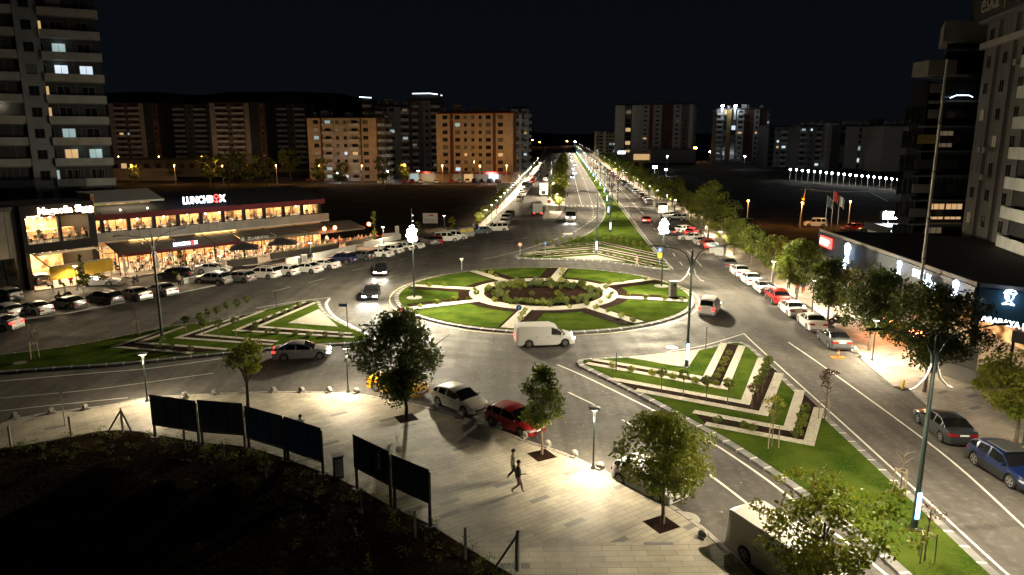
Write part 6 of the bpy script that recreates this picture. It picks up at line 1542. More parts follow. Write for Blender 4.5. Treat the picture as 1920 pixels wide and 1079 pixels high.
# right side blocks
A = hz(1153, 560); B = hz(1298, 540)
t, L, H = block('apartment_block', 'tall white and brown block on the right of the avenue with stacked balconies', A, B, 24, 11, 5, 3.25,
 [(4,'p','w_white',.3),(3,'V','w_dk',.1),(4,'p','w_white',.6),(3.2,'B','w_white',.1),(1.5,'p','w_red',.5),(3.6,'B','w_white',.2),(4.5,'w','w_brown',.6),(3.4,'B','w_white',.2),(3,'w','w_mid',.4),(1.6,'p','w_white',.2)], None, [(3,'p','w_white',.1),(2,'w','w_grey',.2),(3,'p','w_white',.1)], seed=31, lit=.07, base='w_white')
A = hz(1212, 525); B = hz(1300, 515); b = MB(); t = thing('pale_hall', 'long low pale hall without windows before the tall white and brown block', 'building', (A.x, 505, 0)); L = B.x - A.x
b.b2((0,0,0), (L,14,9)); b.build('wall', M['w_cream'], t); b = MB(); b.b2((-.4,-.4,9), (L+.4,14.4,9.6)); b.build('roof', M['w_mid'], t); b = MB(); b.b2((-12,-.1,2), (-1,.1,6)); b.build('lit_window', M['glowwarm'], t); b = MB(); b.b2((-24,6,0), (-.5,12,7)); b.build('annex', M['w_mid'], t); b = MB(); b.b2((-22,5.8,6), (-17,5.95,8)); b.build('blue_sign', M['signw'], t)
for i, (x0, x1, Y, fl) in enumerate([(1118,1136,640,7),(1136,1154,620,7)]):
    block('apartment_block', ['small far pale block at the right of the avenue end','small grey block just left of the tall white and brown one'][i], hz(x0,Y), hz(x1,Y), 16, fl, 1, 3, [(2,'w','w_cream',.1),(3,'B','w_grey',.2),(2,'w','w_cream',.1)], None, seed=40+i, lit=.12, extra=False, litm=('glowcool','glowwhite'))
A = hz(1341, 455); B = hz(1441, 450)
t, L, H = block('apartment_block', 'block with two glaring lamps on its white topped corner towers', A, B, 20, 10, 3, 3.1,
 [(3,'B','w_grey',.3),(1.5,'V','w_grey',.6),(1.6,'p','w_ochre',.8),(2.4,'V','w_dk',.2),(3,'B','w_white',.3),(4,'w','w_brown',.2),(2.2,'w','w_white',.5),(3,'p','w_brown',.2),(1.2,'w','w_grey',.3)], None, seed=33, lit=.05, litm=('glowcool','glowwhite','glowwarm'))
for k, xx in enumerate((L*.1, L*.34)):
    b = MB(); b.box((xx,-1.6,H+2.2), (1.3,.5,.9)); b.build('roof_lamp', M['floodw'], t); b = MB(); b.b2((xx-.6,-1.2,H-6), (xx+.6,-.95,H+2)); b.build('corner_fin', M['w_white'], t); pointlamp('lamp_light', t, (xx,-3.5,H+1), 1500, (.8,.9,1), .3)
spec = [(1441,1500,415,7,41),(1500,1552,405,7,42),(1552,1575,400,8,43),(1575,1640,392,7,44),(1640,1655,388,8,45),(1655,1722,380,7,46)]
PAT = [[(2,'V','w_dk',.1),(2,'w','w_grey',.3),(2,'B','w_mid',.1),(4,'w','w_grey',.3)],[(2,'B','w_mid',.1),(3,'w','w_grey',.4),(2,'B','w_mid',.1),(2,'B','w_grey',.3)],[(5,'p','w_concrete',.4),(1,'p','w_dk',.1)],[(1.5,'V','w_dk',.1),(3,'p','w_stone',.4),(2.5,'D','w_stone',.2),(3,'p','w_stone',.4)],[(1,'V','w_dk',.1)],[(5,'p','w_stone',.4),(2,'w','w_stone',.4),(1.5,'w','w_stone',.4)]]
for i, (x0, x1, Y, fl, sd) in enumerate(spec):
    block('apartment_block', ['grey block right of the one with glaring roof lamps','grey block with many small lit windows in the far right row','windowless pale gable in the far right row','stone coloured block with central glass doors in the far right row','narrow dark stair tower in the far right row','stone block at the right end of the far row beside the balcony tower'][i], hz(x0,Y), hz(x1,Y+ (3 if i % 2 else 0)), 18, fl, 1, 3.15 if i != 2 else 3.0, PAT[i], None, seed=sd, lit=.16 if i in (1, 4) else .1, group='far row of grey blocks on the right', extra=(i in (1, 3, 5)), litm=('glowcool','glowwhite','glowwarm'))
# left tower
B = Vector((hz(204,116).x, 116, 0)); rd = Vector((B.x, B.y, 0)).normalized(); A = B - Vector((rd.y, -rd.x, 0)) * 32
def sof(px): return (onplane(px, 256, A, B) - Vector((A.x, A.y, onplane(px, 256, A, B).z))).length
c0, c1 = sof(55), sof(98)
t, L, H = block('apartment_tower', 'tall grey tower with long white balconies at the left picture edge', A, B, 16, 15, 1.2, 3.12,
 [(c0,'X','w_dk',.0),(c1-c0,'w','w_grey',.9),(32-c1,'X','w_dk',.0)], None, seed=61, lit=.08, extra=False, base='w_dk', frame='w_dk', maxw=60)
sA, sB = c0, c1
r_ = random.Random(4)
for f in range(15):
    z = 1.2 + f * 3.12
    for k, (x0, x1) in enumerate(((.2, sA - .1), (sB + .1, L + .3))):
        b = MB(); b.b2((x0,-1.5,z-.1), (x1,-.02,z+.12)); b.b2((x0,-1.6,z+.12 if r_.random() < .5 else z), (x1,-1.5,z+1.05)); b.b2((x1-.1,-1.5,z+.12), (x1,-.02,z+1.05))
        o = b.build('balcony', M['w_concrete' if (f + k) % 3 else 'w_stone'], t)
        b = MB(); 
        for q in range(int((x1-x0)/(.8 if f < 4 else 2.6))): xx = x0 + (q+.5) * (.8 if f < 4 else 2.6); b.b2((xx-.02,-1.53,z+1.05), (xx+.03,-1.5,z+2.85))
        b.b2((x0,-1.55,z+2.86), (x1,-1.48,z+2.95)); b.build('glazing_frame', M['w_mid'], t)
        for q in range(2 if k else 3):
            xx = x0 + (x1-x0) * (.28 + .42*q); fm, gm = winmesh(1.8, 2.2, 2, 'w_mid'); o = obj('window', fm, t, (xx,-.02,z+.2)); p_ = obj('pane', gm, o)
            key = (k, f, q)
            lm = {(1,9,0):'glowcool',(1,8,0):'glowwhite',(1,8,1):'glowwhite',(1,5,0):'glowcool',(1,4,0):'glowwarm',(1,4,1):'glowcool',(0,7,2):'glowwarm',(0,6,2):'glowwarm',(0,10,2):'glowwarm',(0,3,2):'glowcool',(1,11,0):'curtain'}.get(key)
            if lm: setmat(p_, 0, M[lm])
for x_, f in ((sA-3, 6), (sA-6, 6)): pointlamp('balcony_light', t, (x_, -.7, 1.2+f*3.12+2.5), 60, (1,.85,.6), .2)
for x_, f in ((sB+3, 4), (sB+2, 8), (sB+2.4, 9), (sB+6, 4)): pointlamp('balcony_light', t, (x_, -.7, 1.2+f*3.12+2.4), 14, (.8,.95,.9), .2)
# right tower (faces the avenue)
A = Vector((V(1828,256,90).x, 90, 0)); B = Vector((A.x - 8.5, 58, 0))
t, L, H = block('apartment_tower', 'tall pale tower with three window columns and dark vertical strips at the right picture edge', A, B, 14, 9, 3.6, 3.05,
 [(2.6,'w','w_tower',.1),(.9,'p','w_dk',.0),(2.6,'w','w_tower',.1),(.9,'p','w_dk',.0),(2.9,'w','w_tower',.1),(8,'B','w_dk',.0),(2.6,'w','w_tower',.1),(3,'w','w_tower',.1)], None, seed=71, lit=.03, extra=False, roof='w_mid', litm=('glowdim',))
b = MB(); b.b2((-.5,-.6,H-2.9), (L*.45,-.12,H-2.2)); b.build('cornice', M['w_stone'], t)
b = MB(); b.b2((-2.5,-1.4,H+.36), (L,1.0,H+3.4)); b.build('sign_fascia', M['w_dk'], t)
textmesh('eska', 3.2, 'w_stone', t, (1.2,-1.45,H+.95), name='sign_lettering'); textmesh('| inşaat', 2.6, 'w_ochre', t, (8.2,-1.45,H+1.1), name='sign_lettering')
b = MB(); b.b2((-2,-6,2.6), (L,-.05,3.1)); b.b2((-2,-.5,.1), (L,-.05,2.6)); b.build('podium', M['w_mid'], t)
for k in range(8): b = MB(); b.b2((k*3.1,-.62,.6), (k*3.1+1.8,-.55,2.3)); b.build('podium_window', M['glowdim' if k in (1,2,5,7) else 'w_dk'], t)
# balcony tower
Yb = 93; xL = hz(1708,Yb).x; xR = hz(1822,Yb).x; W_ = xR - xL
t = thing('balcony_tower', 'dark stepped tower with wraparound glass balconies and two ochre bands', 'apartment block', (xL, Yb, 0))
rk_ = (xL + 1.2) / (Yb + 3); b = MB(); b.prism([(W_*.42,0),(W_+1.5,0),(W_+12,12),(W_*.42+rk_*12+2,12)], 0, 31); b.prism([(1.2,3),(W_*.42,3),(W_*.42+8,12),(1.2+rk_*9,12)], 0, 25); b.build('core', M['w_dk'], t)
bands = ['w_greyd','w_ochre','w_greyd','w_mid','w_dk','w_ochre','w_mid','w_tower','w_dk','w_mid']
for f in range(9):
    z = 1.0 + f * 3.05; x0 = 0 if f < 6 else (.9 if f < 8 else 2.2); x1 = W_*.62 if f != 7 else W_*.42
    b = MB(); b.prism([(x0,-1.6),(x1+2.2,-1.6),(x1+4,3),(x0+rk_*4.6,3)], z+2.85, z+3.05, bottom=True); b.build('floor_slab', M['w_greyd'], t)
    if f < 8:
        b = MB(); b.b2((x0,-1.7,z+2.3-3.05+1.6), (W_*.34,-1.6,z+2.3-3.05+2.7)); b.build('parapet', M[bands[f]], t)
        b = MB(); b.b2((W_*.34,-1.68,z+.9), (W_*.62+2.0,-1.62,z+1.85)); b.build('glass_parapet', M['wglass'], t)
    fm, gm = winmesh(2.2, 2.1, 3, 'w_dk')
    for q, xx in enumerate((W_*.2, W_*.55, W_*.85)):
        if q == 0 and f > 6: continue
        yy = 2.96 if q == 0 else -.03
        o = obj('window', fm, t, (xx, yy, z+.35)); p_ = obj('pane', gm, o)
        if (f, q) in ((2,2),(2,1)): setmat(p_, 0, M['glowwarm'])
        if (f, q) in ((5,1),(1,1)): setmat(p_, 0, M['glowdim'])
b = MB(); b.b2((-.2,-2.6,25.2), (W_*.42,1,27.0)); b.build('white_canopy', M['w_tower'], t)
b = MB(); b.prism([(1.6,-1.8),(W_+1,-1.8),(W_+4,6),(5.6,6)], 29.2, 31.6, bottom=True); b.build('roof', M['w_mid'], t)
b = MB(); b.tube([(W_*.42,-1.9,22.6),(W_*.5,-2.1,22.9),(W_*.7,-2.1,22.9),(W_*.78,-1.9,22.7)], .05, n=5); b.build('led_line', M['neon'], t)
# small white office
Yo = 108; xL = V(1664,430,Yo).x; xR = V(1732,430,Yo).x; W_ = xR - xL
t = thing('office_hut', 'small white office with violet lit sign beside the white floodlight', 'office', (xL, Yo, 0))
b = MB(); b.b2((0,0,0), (W_,6,3.6)); b.build('wall', M['w_concrete'], t); b = MB(); b.b2((-.4,-.9,3.6), (W_+3,6.4,4.7)); b.build('roof', M['w_dk'], t)
b = MB(); b.b2((W_*.5,-.06,.6), (W_*.62,-.01,2.8)); b.build('lit_door', M['glowwhite'], t)
for k in (.14,.27): b = MB(); b.b2((W_*k,-.06,.8), (W_*k+.6,-.01,3)); b.build('window', M['wglass'], t)
textmesh('ŞİRKET', .95, 'signpurple', t, (W_*.38,-.95,3.8), name='sign_lettering', bold=.02); b = MB(); b.b2((.1,-.95,4.0), (1.9,-.91,4.25)); b.build('sign_bar', M['signw'], t)
b = MB(); b.b2((1.0,-1.6,.2), (W_,-1.55,1.1)); b.build('glass_rail', M['glowdim'] if False else M['wglass'], t)
# ------------------------------------------------------------------ restaurants on the left
def area(name, parent, loc, sx, sy, power, col, rot=(0,0,0)):
    l = bpy.data.lights.new(name, 'AREA'); l.shape = 'RECTANGLE'; l.size = sx; l.size_y = sy; l.energy = power; l.color = col
    o = bpy.data.objects.new(name, l); C.objects.link(o); o.parent = parent; o.location = loc; o.rotation_euler = rot; return o
M['inwall'] = noisy('inner_wall', (.22,.09,.03), (.85,.6,.32), 1.1, .7, ramp=(.38,.6)); M['inwood'] = noisy('inner_wood', (.35,.18,.08), (.55,.32,.15), 1.5, .6)
M['awning'] = noisy('awning_cloth', (.11,.09,.07), (.15,.125,.1), .8, .85); M['awnred'] = mat('awning_red', (.1,.006,.01), .8)
M['blind'] = noisy('yellow_blind', (.62,.36,.02), (.72,.43,.03), .8, .75); M['panelg'] = noisy('cladding', (.17,.155,.135), (.24,.22,.19), .4, .6)
M['frameb'] = mat('frame_black', (.008,.007,.006), .6, spec=.2); M['planter'] = noisy('planter_dark', (.03,.026,.02), (.05,.042,.034), 1, .8)
M['parasol'] = mat('parasol_dark', (.02,.02,.022), .85); M['parasolw'] = mat('parasol_pale', (.55,.52,.46), .85)
A = G(196,512); B = G(602,461); d = B - A; L = math.hypot(d.x, d.y); RZ = math.atan2(d.y, d.x)
def loc_(px, py, yoff=0.0):
    """photo pixel -> (x, z) in the facade's own frame, on the plane yoff in front of the facade"""
    n = Vector((-math.sin(RZ), math.cos(RZ), 0)) * yoff; q = onplane(px, py, A + n, B + n); r = q - (A + n)
    return r.x * math.cos(RZ) + r.y * math.sin(RZ), q.z
t = thing('restaurant_building', 'long two storey restaurant building with red fascia and brightly lit window band', 'restaurant', (A.x, A.y, 0), RZ)
zs0, zs1 = 4.35, 5.5; zw1 = 7.15; zf1 = 7.9
b = MB(); b.b2((-1,9.6,0), (L,10,zf1)); b.b2((-1.2,-.5,0), (-.9,10,zf1)); b.b2((L-.3,-.0,0), (L,10,zf1)); b.build('wall', M['inwall'], t)
b = MB(); b.b2((-.9,-.6,zs0+.2), (L,9.6,zs0+.7)); b.build('floor_slab', M['w_mid'], t)
b = MB(); n_ = 26
for k in range(n_): b.b2((-.9 + (L+1.9)*k/n_, -1.3, zs0), (-.9 + (L+1.9)*(k+1)/n_ - .04, -.62, zs1))
b.build('cladding', M['panelg'], t)
b = MB(); b.b2((-.9,-1.36,zs0-.12), (L+1.0,-.5,zs0-.02)); b.build('slab_edge', M['w_white'], t)
b = MB(); b.b2((-.9,-.5,3.6), (L-.2,-.1,zs0+.18)); b.build('lintel', M['w_wood'], t)
nb = 10
for k in range(nb + 1):
    x = loc_(190,415,-.6)[0] + (L - .4 - loc_(190,415,-.6)[0]) * k / nb
    b = MB(); b.b2((x-.22,-.95,zs1), (x+.22,-.55,zw1)); b.build('column', M['frameb'], t)
    if k < nb:
        x2 = x + (L - .4 - loc_(190,415,-.6)[0]) / nb; b = MB(); b.b2((x+.22,-.8,zs1), (x2-.22,-.74,zs1+.1)); b.b2((x+.22,-.8,zw1-.08), (x2-.22,-.74,zw1)); b.b2(((x+x2)/2-.03,-.79,zs1+.1), ((x+x2)/2+.03,-.75,zw1-.08)); b.build('window_frame', M['frameb'], t)
b = MB(); b.b2((-.9,-1.2,zw1), (L+.4,-.5,zf1)); b.build('fascia', M['awnred'], t)
b = MB(); b.poly([(-.9,-1.2,zf1),(L+1.5,-1.2,zf1),(L+1.5,10,zf1+1.6),(-.9,10,zf1+1.6)]); b.poly([(L+1.5,-1.2,zf1),(L+1.5,10,zf1),(L+1.5,10,zf1+1.6)]); b.poly([(-.9,10,zf1+1.6),(L+1.5,10,zf1+1.6),(L+1.5,10,zf1),(-.9,10,zf1)]); b.b2((-.9,-.5,zf1-.35), (L,9.6,zf1-.2)); 
for k in range(12): x = L*k/11; b.b2((x-.06,-1.1,zf1+.05), (x+.06,-.9,zf1+.25))
b.build('roof', M['w_dk'], t)
# interior pieces
for z_, y_ in ((.2, 6.5), (5.1, 5.8)):
    b = MB(); x = .5
    rr = random.Random(int(z_ * 10))
    while x < L - 3:
        w_ = rr.uniform(1.5, 4); b.b2((x,y_,z_), (x+w_,y_+.6,z_+rr.uniform(1.0,2.0))); x += w_ + rr.uniform(.3, 1.5)
    b.build('counter', M['inwood'], t)
    b = MB()
    for k in range(110): x = rr.uniform(1, L-2); zz = z_ + rr.uniform(.9, 2.0); b.b2((x,9.3,zz), (x+rr.uniform(.3,1.6),9.55,zz+rr.uniform(.1,.5)))
    b.build('shelf_goods', M['w_white'], t)
rr = random.Random(2)
for k in range(34):
    up = k % 2; x = L * (k + .5) / 34 + rr.uniform(-.4,.4); y = rr.uniform(1, 6); z = (6.65 if up else 3.1)
    if up and x < 0: continue
    b = MB(); b.sphere((x,y,z), .16, 0, 8, 5); b.tube([(x,y,z+.15),(x,y,z+.75)], .012, n=4); b.build('pendant_lamp', M['ceil_on'], t)
for k in range(6):
    x = L * (k + .5) / 6; area('ceiling_light', t, (x,4,zf1-.45), L/7, 4, 800, (1,.72,.42)); area('ceiling_light', t, (x,3.5,zs0+.1), L/7, 5, 1000, (1,.70,.40))
for (xa, ya), (xb, yb) in (((242,458),(316,451)),((366,436),(441,428))):
    x0, z0 = loc_(xa, ya, -.5); x1, _ = loc_(xb, yb, -.5); b = MB(); b.b2((x0,-.62,4.08), (x1,-.53,4.2)); b.build('light_strip', M['warmstrip'], t); area('strip_light', t, ((x0+x1)/2,-.9,4.15), x1-x0, .1, 60, (1,.65,.25), (0,0,0))
# glass front of the ground floor
b = MB()
for k in range(22): x = L * k / 22; b.b2((x-.05,-.1,.2), (x+.05,0,3.6))
b.b2((0,-.1,2.5), (L,-.02,2.6)); b.build('shopfront_frame', M['frameb'], t)
# rooftop room at the left end
x0, zt_ = loc_(193, 374, 0); x1, _ = loc_(303, 380, 0)
b = MB(); b.b2((-.6,4.2,8.6), (x1,4.6,10.6)); b.b2((-.9,-.8,8.0), (-.5,4.6,10.6)); b.build('roof_room_wall', M['inwall'], t)
b = MB(); b.poly([(-.9,-.9,9.5),(x1,-.9,9.5),(x1,4.6,10.7),(-.9,4.6,10.7)]); b.b2((-.9,-1.0,9.25), (x1,-.88,9.5)); b.build('roof_room_awning', M['parasolw'], t)
area('roof_room_light', t, (x1*.5,2.2,9.6), x1*.8, 2, 200, (1,.8,.5))
for k in (.3,.72): b = MB(); b.sphere((x1*k,-1.0,8.35), .13, 0, 8, 5); b.build('roof_spot', M['ceil_on'], t)
b = MB(); b.b2((x1*.12,4.0,8.6), (x1*.3,4.15,10.2)); b.b2((x1*.66,4.0,8.6), (x1*.8,4.15,10.2)); b.build('green_panel', M['leaf'], t)
# signs
def cubeicon(parent, c, s, m='signr'):
    b = MB(); P = [(c[0]+s*math.sin(k*math.pi/3), c[1], c[2]+s*math.cos(k*math.pi/3)) for k in range(6)]
    b.tube(P + [P[0]], s*.13, n=5); 
    for k in (1, 3, 5): b.tube([c, P[k]], s*.12, n=5)
    b.build('sign_cube_icon', M[m], parent)
def lunchsign(xa, ya, xb, yb, y, size, glowpow, m1='signw'):
    x0, z0 = loc_(xa, ya, y); x1, _ = loc_(xb, yb, y); W = x1 - x0
    a = textmesh('LUNCHB', size, m1, t, (x0,y,z0), name='sign_lettering', bold=.045*size); w1 = max(v.co.x for v in a.data.vertices)
    c = textmesh('X', size, m1, t, (0,y,z0), name='sign_lettering', bold=.045*size); w2 = max(v.co.x for v in c.data.vertices)
    k = W / (w1 + w2 + size * .95); a.scale = (k,1,1); c.scale = (k,1,1); c.location.x = x1 - w2 * k; cubeicon(t, (x0 + w1*k + size*.46*k, y, z0 + size*.36), size*.43)
    area('sign_light', t, ((x0+x1)/2, y-.6, z0+.3), W, .5, glowpow, (.35,.5,1), (R(60),0,0))
lunchsign(343,383,424,382,-1.25,1.35,40); lunchsign(325,462,371,457.5,-4.9,.62,14)
b = MB(); x0, z0 = loc_(343, 384, -1.2); x1, _ = loc_(424, 382, -1.2); b.b2((x0,-1.18,zf1), (x1,-1.1,zf1+.35)); b.build('sign_rail', M['frameb'], t)
# awnings
def awning(pa, pb, m1, m2, zt=4.0, zb=3.0, yo=-4.8, segs=4, name='awning'):
    x0, _ = loc_(*pa, -.1); x1, _ = loc_(*pb, -.1)
    for k in range(segs):
        a = x0 + (x1-x0)*k/segs; c = x0 + (x1-x0)*(k+1)/segs; b = MB()
        b.poly([(a+.06,yo,zb),(c-.06,yo,zb),(c-.06,-.55,zt),(a+.06,-.55,zt)]); b.poly([(a+.06,-.55,zt-.04),(c-.06,-.55,zt-.04),(c-.06,yo,zb-.04),(a+.06,yo,zb-.04)]); b.build(name, M[m1], t)
        b = MB(); b.b2((a+.06,yo-.04,zb-.42), (c-.06,yo,zb+.02)); b.build('valance', M[m2], t)
        b = MB(); b.tube([(a,-.5,zt+.06),(a,yo,zb+.06),(a,yo,.2)], .07, n=6); b.build('awning_frame', M['frameb'], t)
    return x0, x1
awning((197,470),(428,455), 'awning','awnred', segs=4)
sx0, sx1 = awning((430,462),(655,437), 'awning','awning', zt=3.9, zb=3.1, segs=4)
xs_, zs_ = loc_(464, 443, -4.9); textmesh('STARBUCKS', .62, 'w_white', t, (xs_,-4.88,3.0), name='sign_lettering', bold=.012)
b = MB(); b.tube([(xs_-.75,-4.86,3.25),(xs_-.75,-4.9,3.25)], .42, n=20); b.build('round_emblem', M['leafs'], t); b = MB(); b.tube([(xs_-.75,-4.9,3.25),(xs_-.75,-4.93,3.25)], .2, n=10); b.b2((xs_-1.05,-4.93,3.0), (xs_-.45,-4.9,3.1)); b.build('emblem_figure', M['w_white'], t)
for k, (x, y) in enumerate([(608,427),(628,428),(692,434)]):
    xx, z_ = loc_(x, y, -5); b = MB(); b.sphere((xx,-5,3.5), .3, 0, 8, 6); b.build('heater_lamp', M['heat'], t); pointlamp('heater_light', t, (xx,-5.4,3.3), 70, (1,.35,.12), .2)
for k in range(8):
    x = L * (k + .5) / 8; pointlamp('terrace_light', t, (x,-2.4,2.75), 420, (1,.74,.45), .5)
for x in (1.03, 1.1, 1.18): pointlamp('terrace_light', t, (L*x,-3.2,2.7), 330, (1,.62,.36), .4)
# terrace extension roofs at the right
b = MB(); b.poly([(L,-5,3.1),(L+11,-5,3.0),(L+11,1,3.7),(L,1,3.9)]); b.poly([(L,1,3.85),(L+11,1,3.65),(L+11,-5,2.95),(L,-5,3.05)]); b.build('awning', M['frameb'], t)
TT = t
def onterr(x, y, z=.2):
    c, s = math.cos(RZ), math.sin(RZ); return Vector((A.x + x*c - y*s, A.y + x*s + y*c, z))
# planters, parasols
for i, (a, c, h) in enumerate([((428,503),(484,497),1.0),((511,489),(635,468.5),1.0),((652,464),(700,456),.9)]):
    p, q = G(*a), G(*c); dd = q - p; LL_ = dd.length; o = thing('terrace_planter', ['dark planter left of the terrace entrance','long dark planter right of the terrace entrance','last dark planter below the heater lamps'][i], 'planter', (p.x, p.y, .03), math.atan2(dd.y, dd.x), 'dark planters along the terrace')
    b = MB(); b.b2((0,0,0), (LL_,.5,h)); b.build('box', M['planter'], o)
    cl = [(rnd.uniform(.1,LL_), .25, h + .1, .22) for _ in range(int(LL_*3))]; obj('plants', leafmesh('plants', cl, int(LL_*60), .12, [M['leafd'], M['leaf']], i), o)
def parasol(p, label, r=1.9, closed=False, m='parasol', H=2.7):
    o = thing('parasol', label, 'parasol', (p.x, p.y, p.z), .3, 'terrace parasols'); b = MB(); b.tube([(0,0,0),(0,0,H)], .04, n=6); b.build('pole', M['frameb'], o)
    b = MB(); b.box((0,0,.05), (.7,.7,.1)); b.build('base', M['frameb'], o); b = MB()
    if closed: b.tube([(0,0,.7),(0,0,1.2),(0,0,2.2),(0,0,H+.25)], [.17,.22,.16,.03], n=8)
    else:
        P = [(r*sx*1.0, r*sy*1.0, H-.55) for sx, sy in ((-1,-1),(1,-1),(1,1),(-1,1))]
        for k in range(4): b.poly([P[k], P[(k+1)%4], (0,0,H+.15)]); b.poly([(P[(k+1)%4][0],P[(k+1)%4][1],H-.75), P[(k+1)%4], P[k], (P[k][0],P[k][1],H-.75)][::-1]); b.poly([(0,0,H+.1), P[(k+1)%4], P[k]])
    b.build('canopy', M[m], o)
parasol(G(460,491,.2), 'open black parasol left of the terrace entrance', 1.9); parasol(G(531,481,.2), 'open black parasol right of the terrace entrance', 2.0)
parasol(G(236,521,.2), 'folded pale parasol before the red awning', closed=True, m='parasolw'); parasol(G(297,513,.2), 'second folded pale parasol before the red awning beside the conifer', closed=True, m='parasolw')
# tables and chairs
tb = MB(); tb.tube([(0,0,.72),(0,0,.75)], .42, n=12); tb1 = tb.mesh('tabletop', M['inwood'], 40); tb = MB(); tb.tube([(0,0,0),(0,0,.72)], [.05,.03], n=6); tb.tube([(0,0,0),(0,0,.03)], .25, n=8); tb2 = tb.mesh('pedestal', M['frameb'], 40)
cb = MB(); cb.box((0,0,.45), (.44,.44,.06)); cs = cb.mesh('seat', M['inwood']); cb = MB(); cb.box((-.21,0,.72), (.05,.44,.42)); cbk = cb.mesh('backrest', M['inwood'])
cb = MB(); cb.tube([(0,0,0),(0,0,.43)], .02, n=4); cleg = cb.mesh('leg', M['frameb'])
SH_ = ['white','black','white','grey','red','blue','beige','sage','white','navy','orange']; tn = 0; pn = 0
def cafegroup(x, y, z, where, up=False):
    global tn, pn
    p = onterr(x, y, z); tt = thing('cafe_table', 'round cafe table %s, %s counted from the left' % (where, nth(tn)), 'table', p, 0, 'cafe tables of the restaurants'); obj('tabletop', tb1, tt); obj('pedestal', tb2, tt)
    for k in range(rnd.choice((2,2,3))):
        a = rnd.random()*.5 + k * 2.3; q = p + Vector((.75*math.cos(a), .75*math.sin(a), 0)); hd = math.degrees(a) + 180
        c = thing('cafe_chair', 'wooden cafe chair %s at table %s from the left' % (where, nth(tn)), 'chair', q, R(hd), 'cafe chairs of the restaurants'); c['label'] = '%s chair at %s table %s' % (['left','right','rear'][k], nth(tn), where); obj('seat', cs, c); obj('backrest', cbk, c)
        for sx in (-.19,.19):
            for sy in (-.19,.19): obj('leg', cleg, c, (sx,sy,0))
        if rnd.random() < .8:
            s_ = rnd.choice(SH_); me, hds, hair, face = posemesh('sit'); g = thing('person', 'guest in %s, %s seat at %s table %s' % (s_, ['left','right','rear'][k], nth(tn), where), 'person', q, R(hd), 'guests at the cafe tables')
            bb = obj('body', me, g); setmat(bb, 1, M['cl_'+s_]); setmat(bb, 2, M['cl_'+rnd.choice(['black','navy','grey'])]); obj('hair', hair, g); pn += 1
    tn += 1
for k in range(20): x = L * (k + .6) / 20 + rnd.uniform(-.3,.3); cafegroup(x, -3.3 + rnd.uniform(-.5,.5), .2, 'under the terrace awnings')
tn = 0
for k in range(14): x = L * (k + .6) / 14 + rnd.uniform(-.4,.4); cafegroup(x, 1.4 + rnd.uniform(-.4,.6), .2, 'behind the ground floor glass')
tn = 0
for k in range(15): x = L * (k + .3) / 15; cafegroup(x, .6, zs0+.7, 'behind the upper window band')
tn = 0
for k in range(6): cafegroup(L + 1.2 + k * 1.7, -2.6 + .8*math.sin(k*2), .2, 'on the terrace end by the heater lamps')
for k in range(9):
    p = onterr(L*(.15 + .1*k) + (2 if k > 6 else 0), -1.4 + .5*(k % 2)); c_ = SH_[(k*3) % len(SH_)]
    person(p, rnd.uniform(0,360), rnd.choice(['stand','walk']), c_, 'black', 'standing guest in %s under the terrace awnings, %s from the left' % (c_, nth(k)), 'standing guests of the terrace', z=.2, detail=False)
# cafe block with black frame and yellow blinds
A2 = G(57,545); B2 = G(192,522); d2 = B2 - A2; L2 = math.hypot(d2.x, d2.y); RZ2 = math.atan2(d2.y, d2.x)
t = thing('cafe_building', 'black framed two storey cafe with big glowing window and yellow blinds', 'cafe', (A2.x, A2.y, 0), RZ2)
b = MB(); b.b2((0,0,0), (.5,9,10)); b.b2((L2-.9,0,0), (L2,9,10)); b.b2((.5,0,4.3), (L2-.9,9,5.4)); b.b2((.5,0,8.5), (L2-.9,9,10)); b.b2((L2*.48,.05,5.4), (L2*.48+.35,.4,8.5)); b.build('frame', M['frameb'], t)
b = MB(); b.b2((.5,7,0), (L2-.9,7.3,8.6)); b.build('back_wall', M['inwall'], t)
b = MB(); b.b2((.5,3.4,5.45), (L2-.9,4.2,6.6)); b.b2((2,5,.1), (L2-2,5.6,1.3)); b.build('counter', M['inwood'], t)
b = MB()
for k in range(6): b.tube([(1.5+k*(L2-4)/5,4,8.0),(1.5+k*(L2-4)/5,4,8.3)], [.16,.03], n=8); b.tube([(1.5+k*(L2-4)/5,3,3.7),(1.5+k*(L2-4)/5,3,4.0)], [.16,.03], n=8)
b.build('pendant_lamp', M['ceil_on'], t)
area('ceiling_light', t, (L2*.45,3.5,8.4), L2*.7, 5, 2600, (1,.74,.42)); area('ceiling_light', t, (L2*.45,3.5,4.2), L2*.7, 5, 2200, (1,.72,.4))
b = MB(); b.b2((.6,.15,5.4), (L2-1,.2,6.4)); o = b.build('balustrade', M['w_white'], t); bpy.data.objects.remove(o)
b = MB(); b.b2((.6,.1,6.4), (L2-1,.16,6.46)); 
for k in range(9): b.b2((.6+k*(L2-1.6)/8,.1,5.4), (.64+k*(L2-1.6)/8,.15,6.4))
b.build('balustrade', M['w_mid'], t)
b = MB(); b.b2((.8,-1.6,4.15), (L2-1,-.05,4.3)); b.tube([(.7,-3.6,3.0),(.7,-.05,4.3)], .08, n=6); b.tube([(L2-.8,-3.6,3.0),(L2-.8,-.05,4.3)], .08, n=6); b.b2((.7,-3.7,2.9), (L2-.8,-3.5,3.1)); b.b2((.7,-3.7,.0), (.85,-3.5,2.9)); b.b2((L2*.47,-3.7,0), (L2*.47+.15,-3.5,2.9)); b.b2((L2-.95,-3.7,0), (L2-.8,-3.5,2.9)); b.build('pergola', M['w_stone'], t)
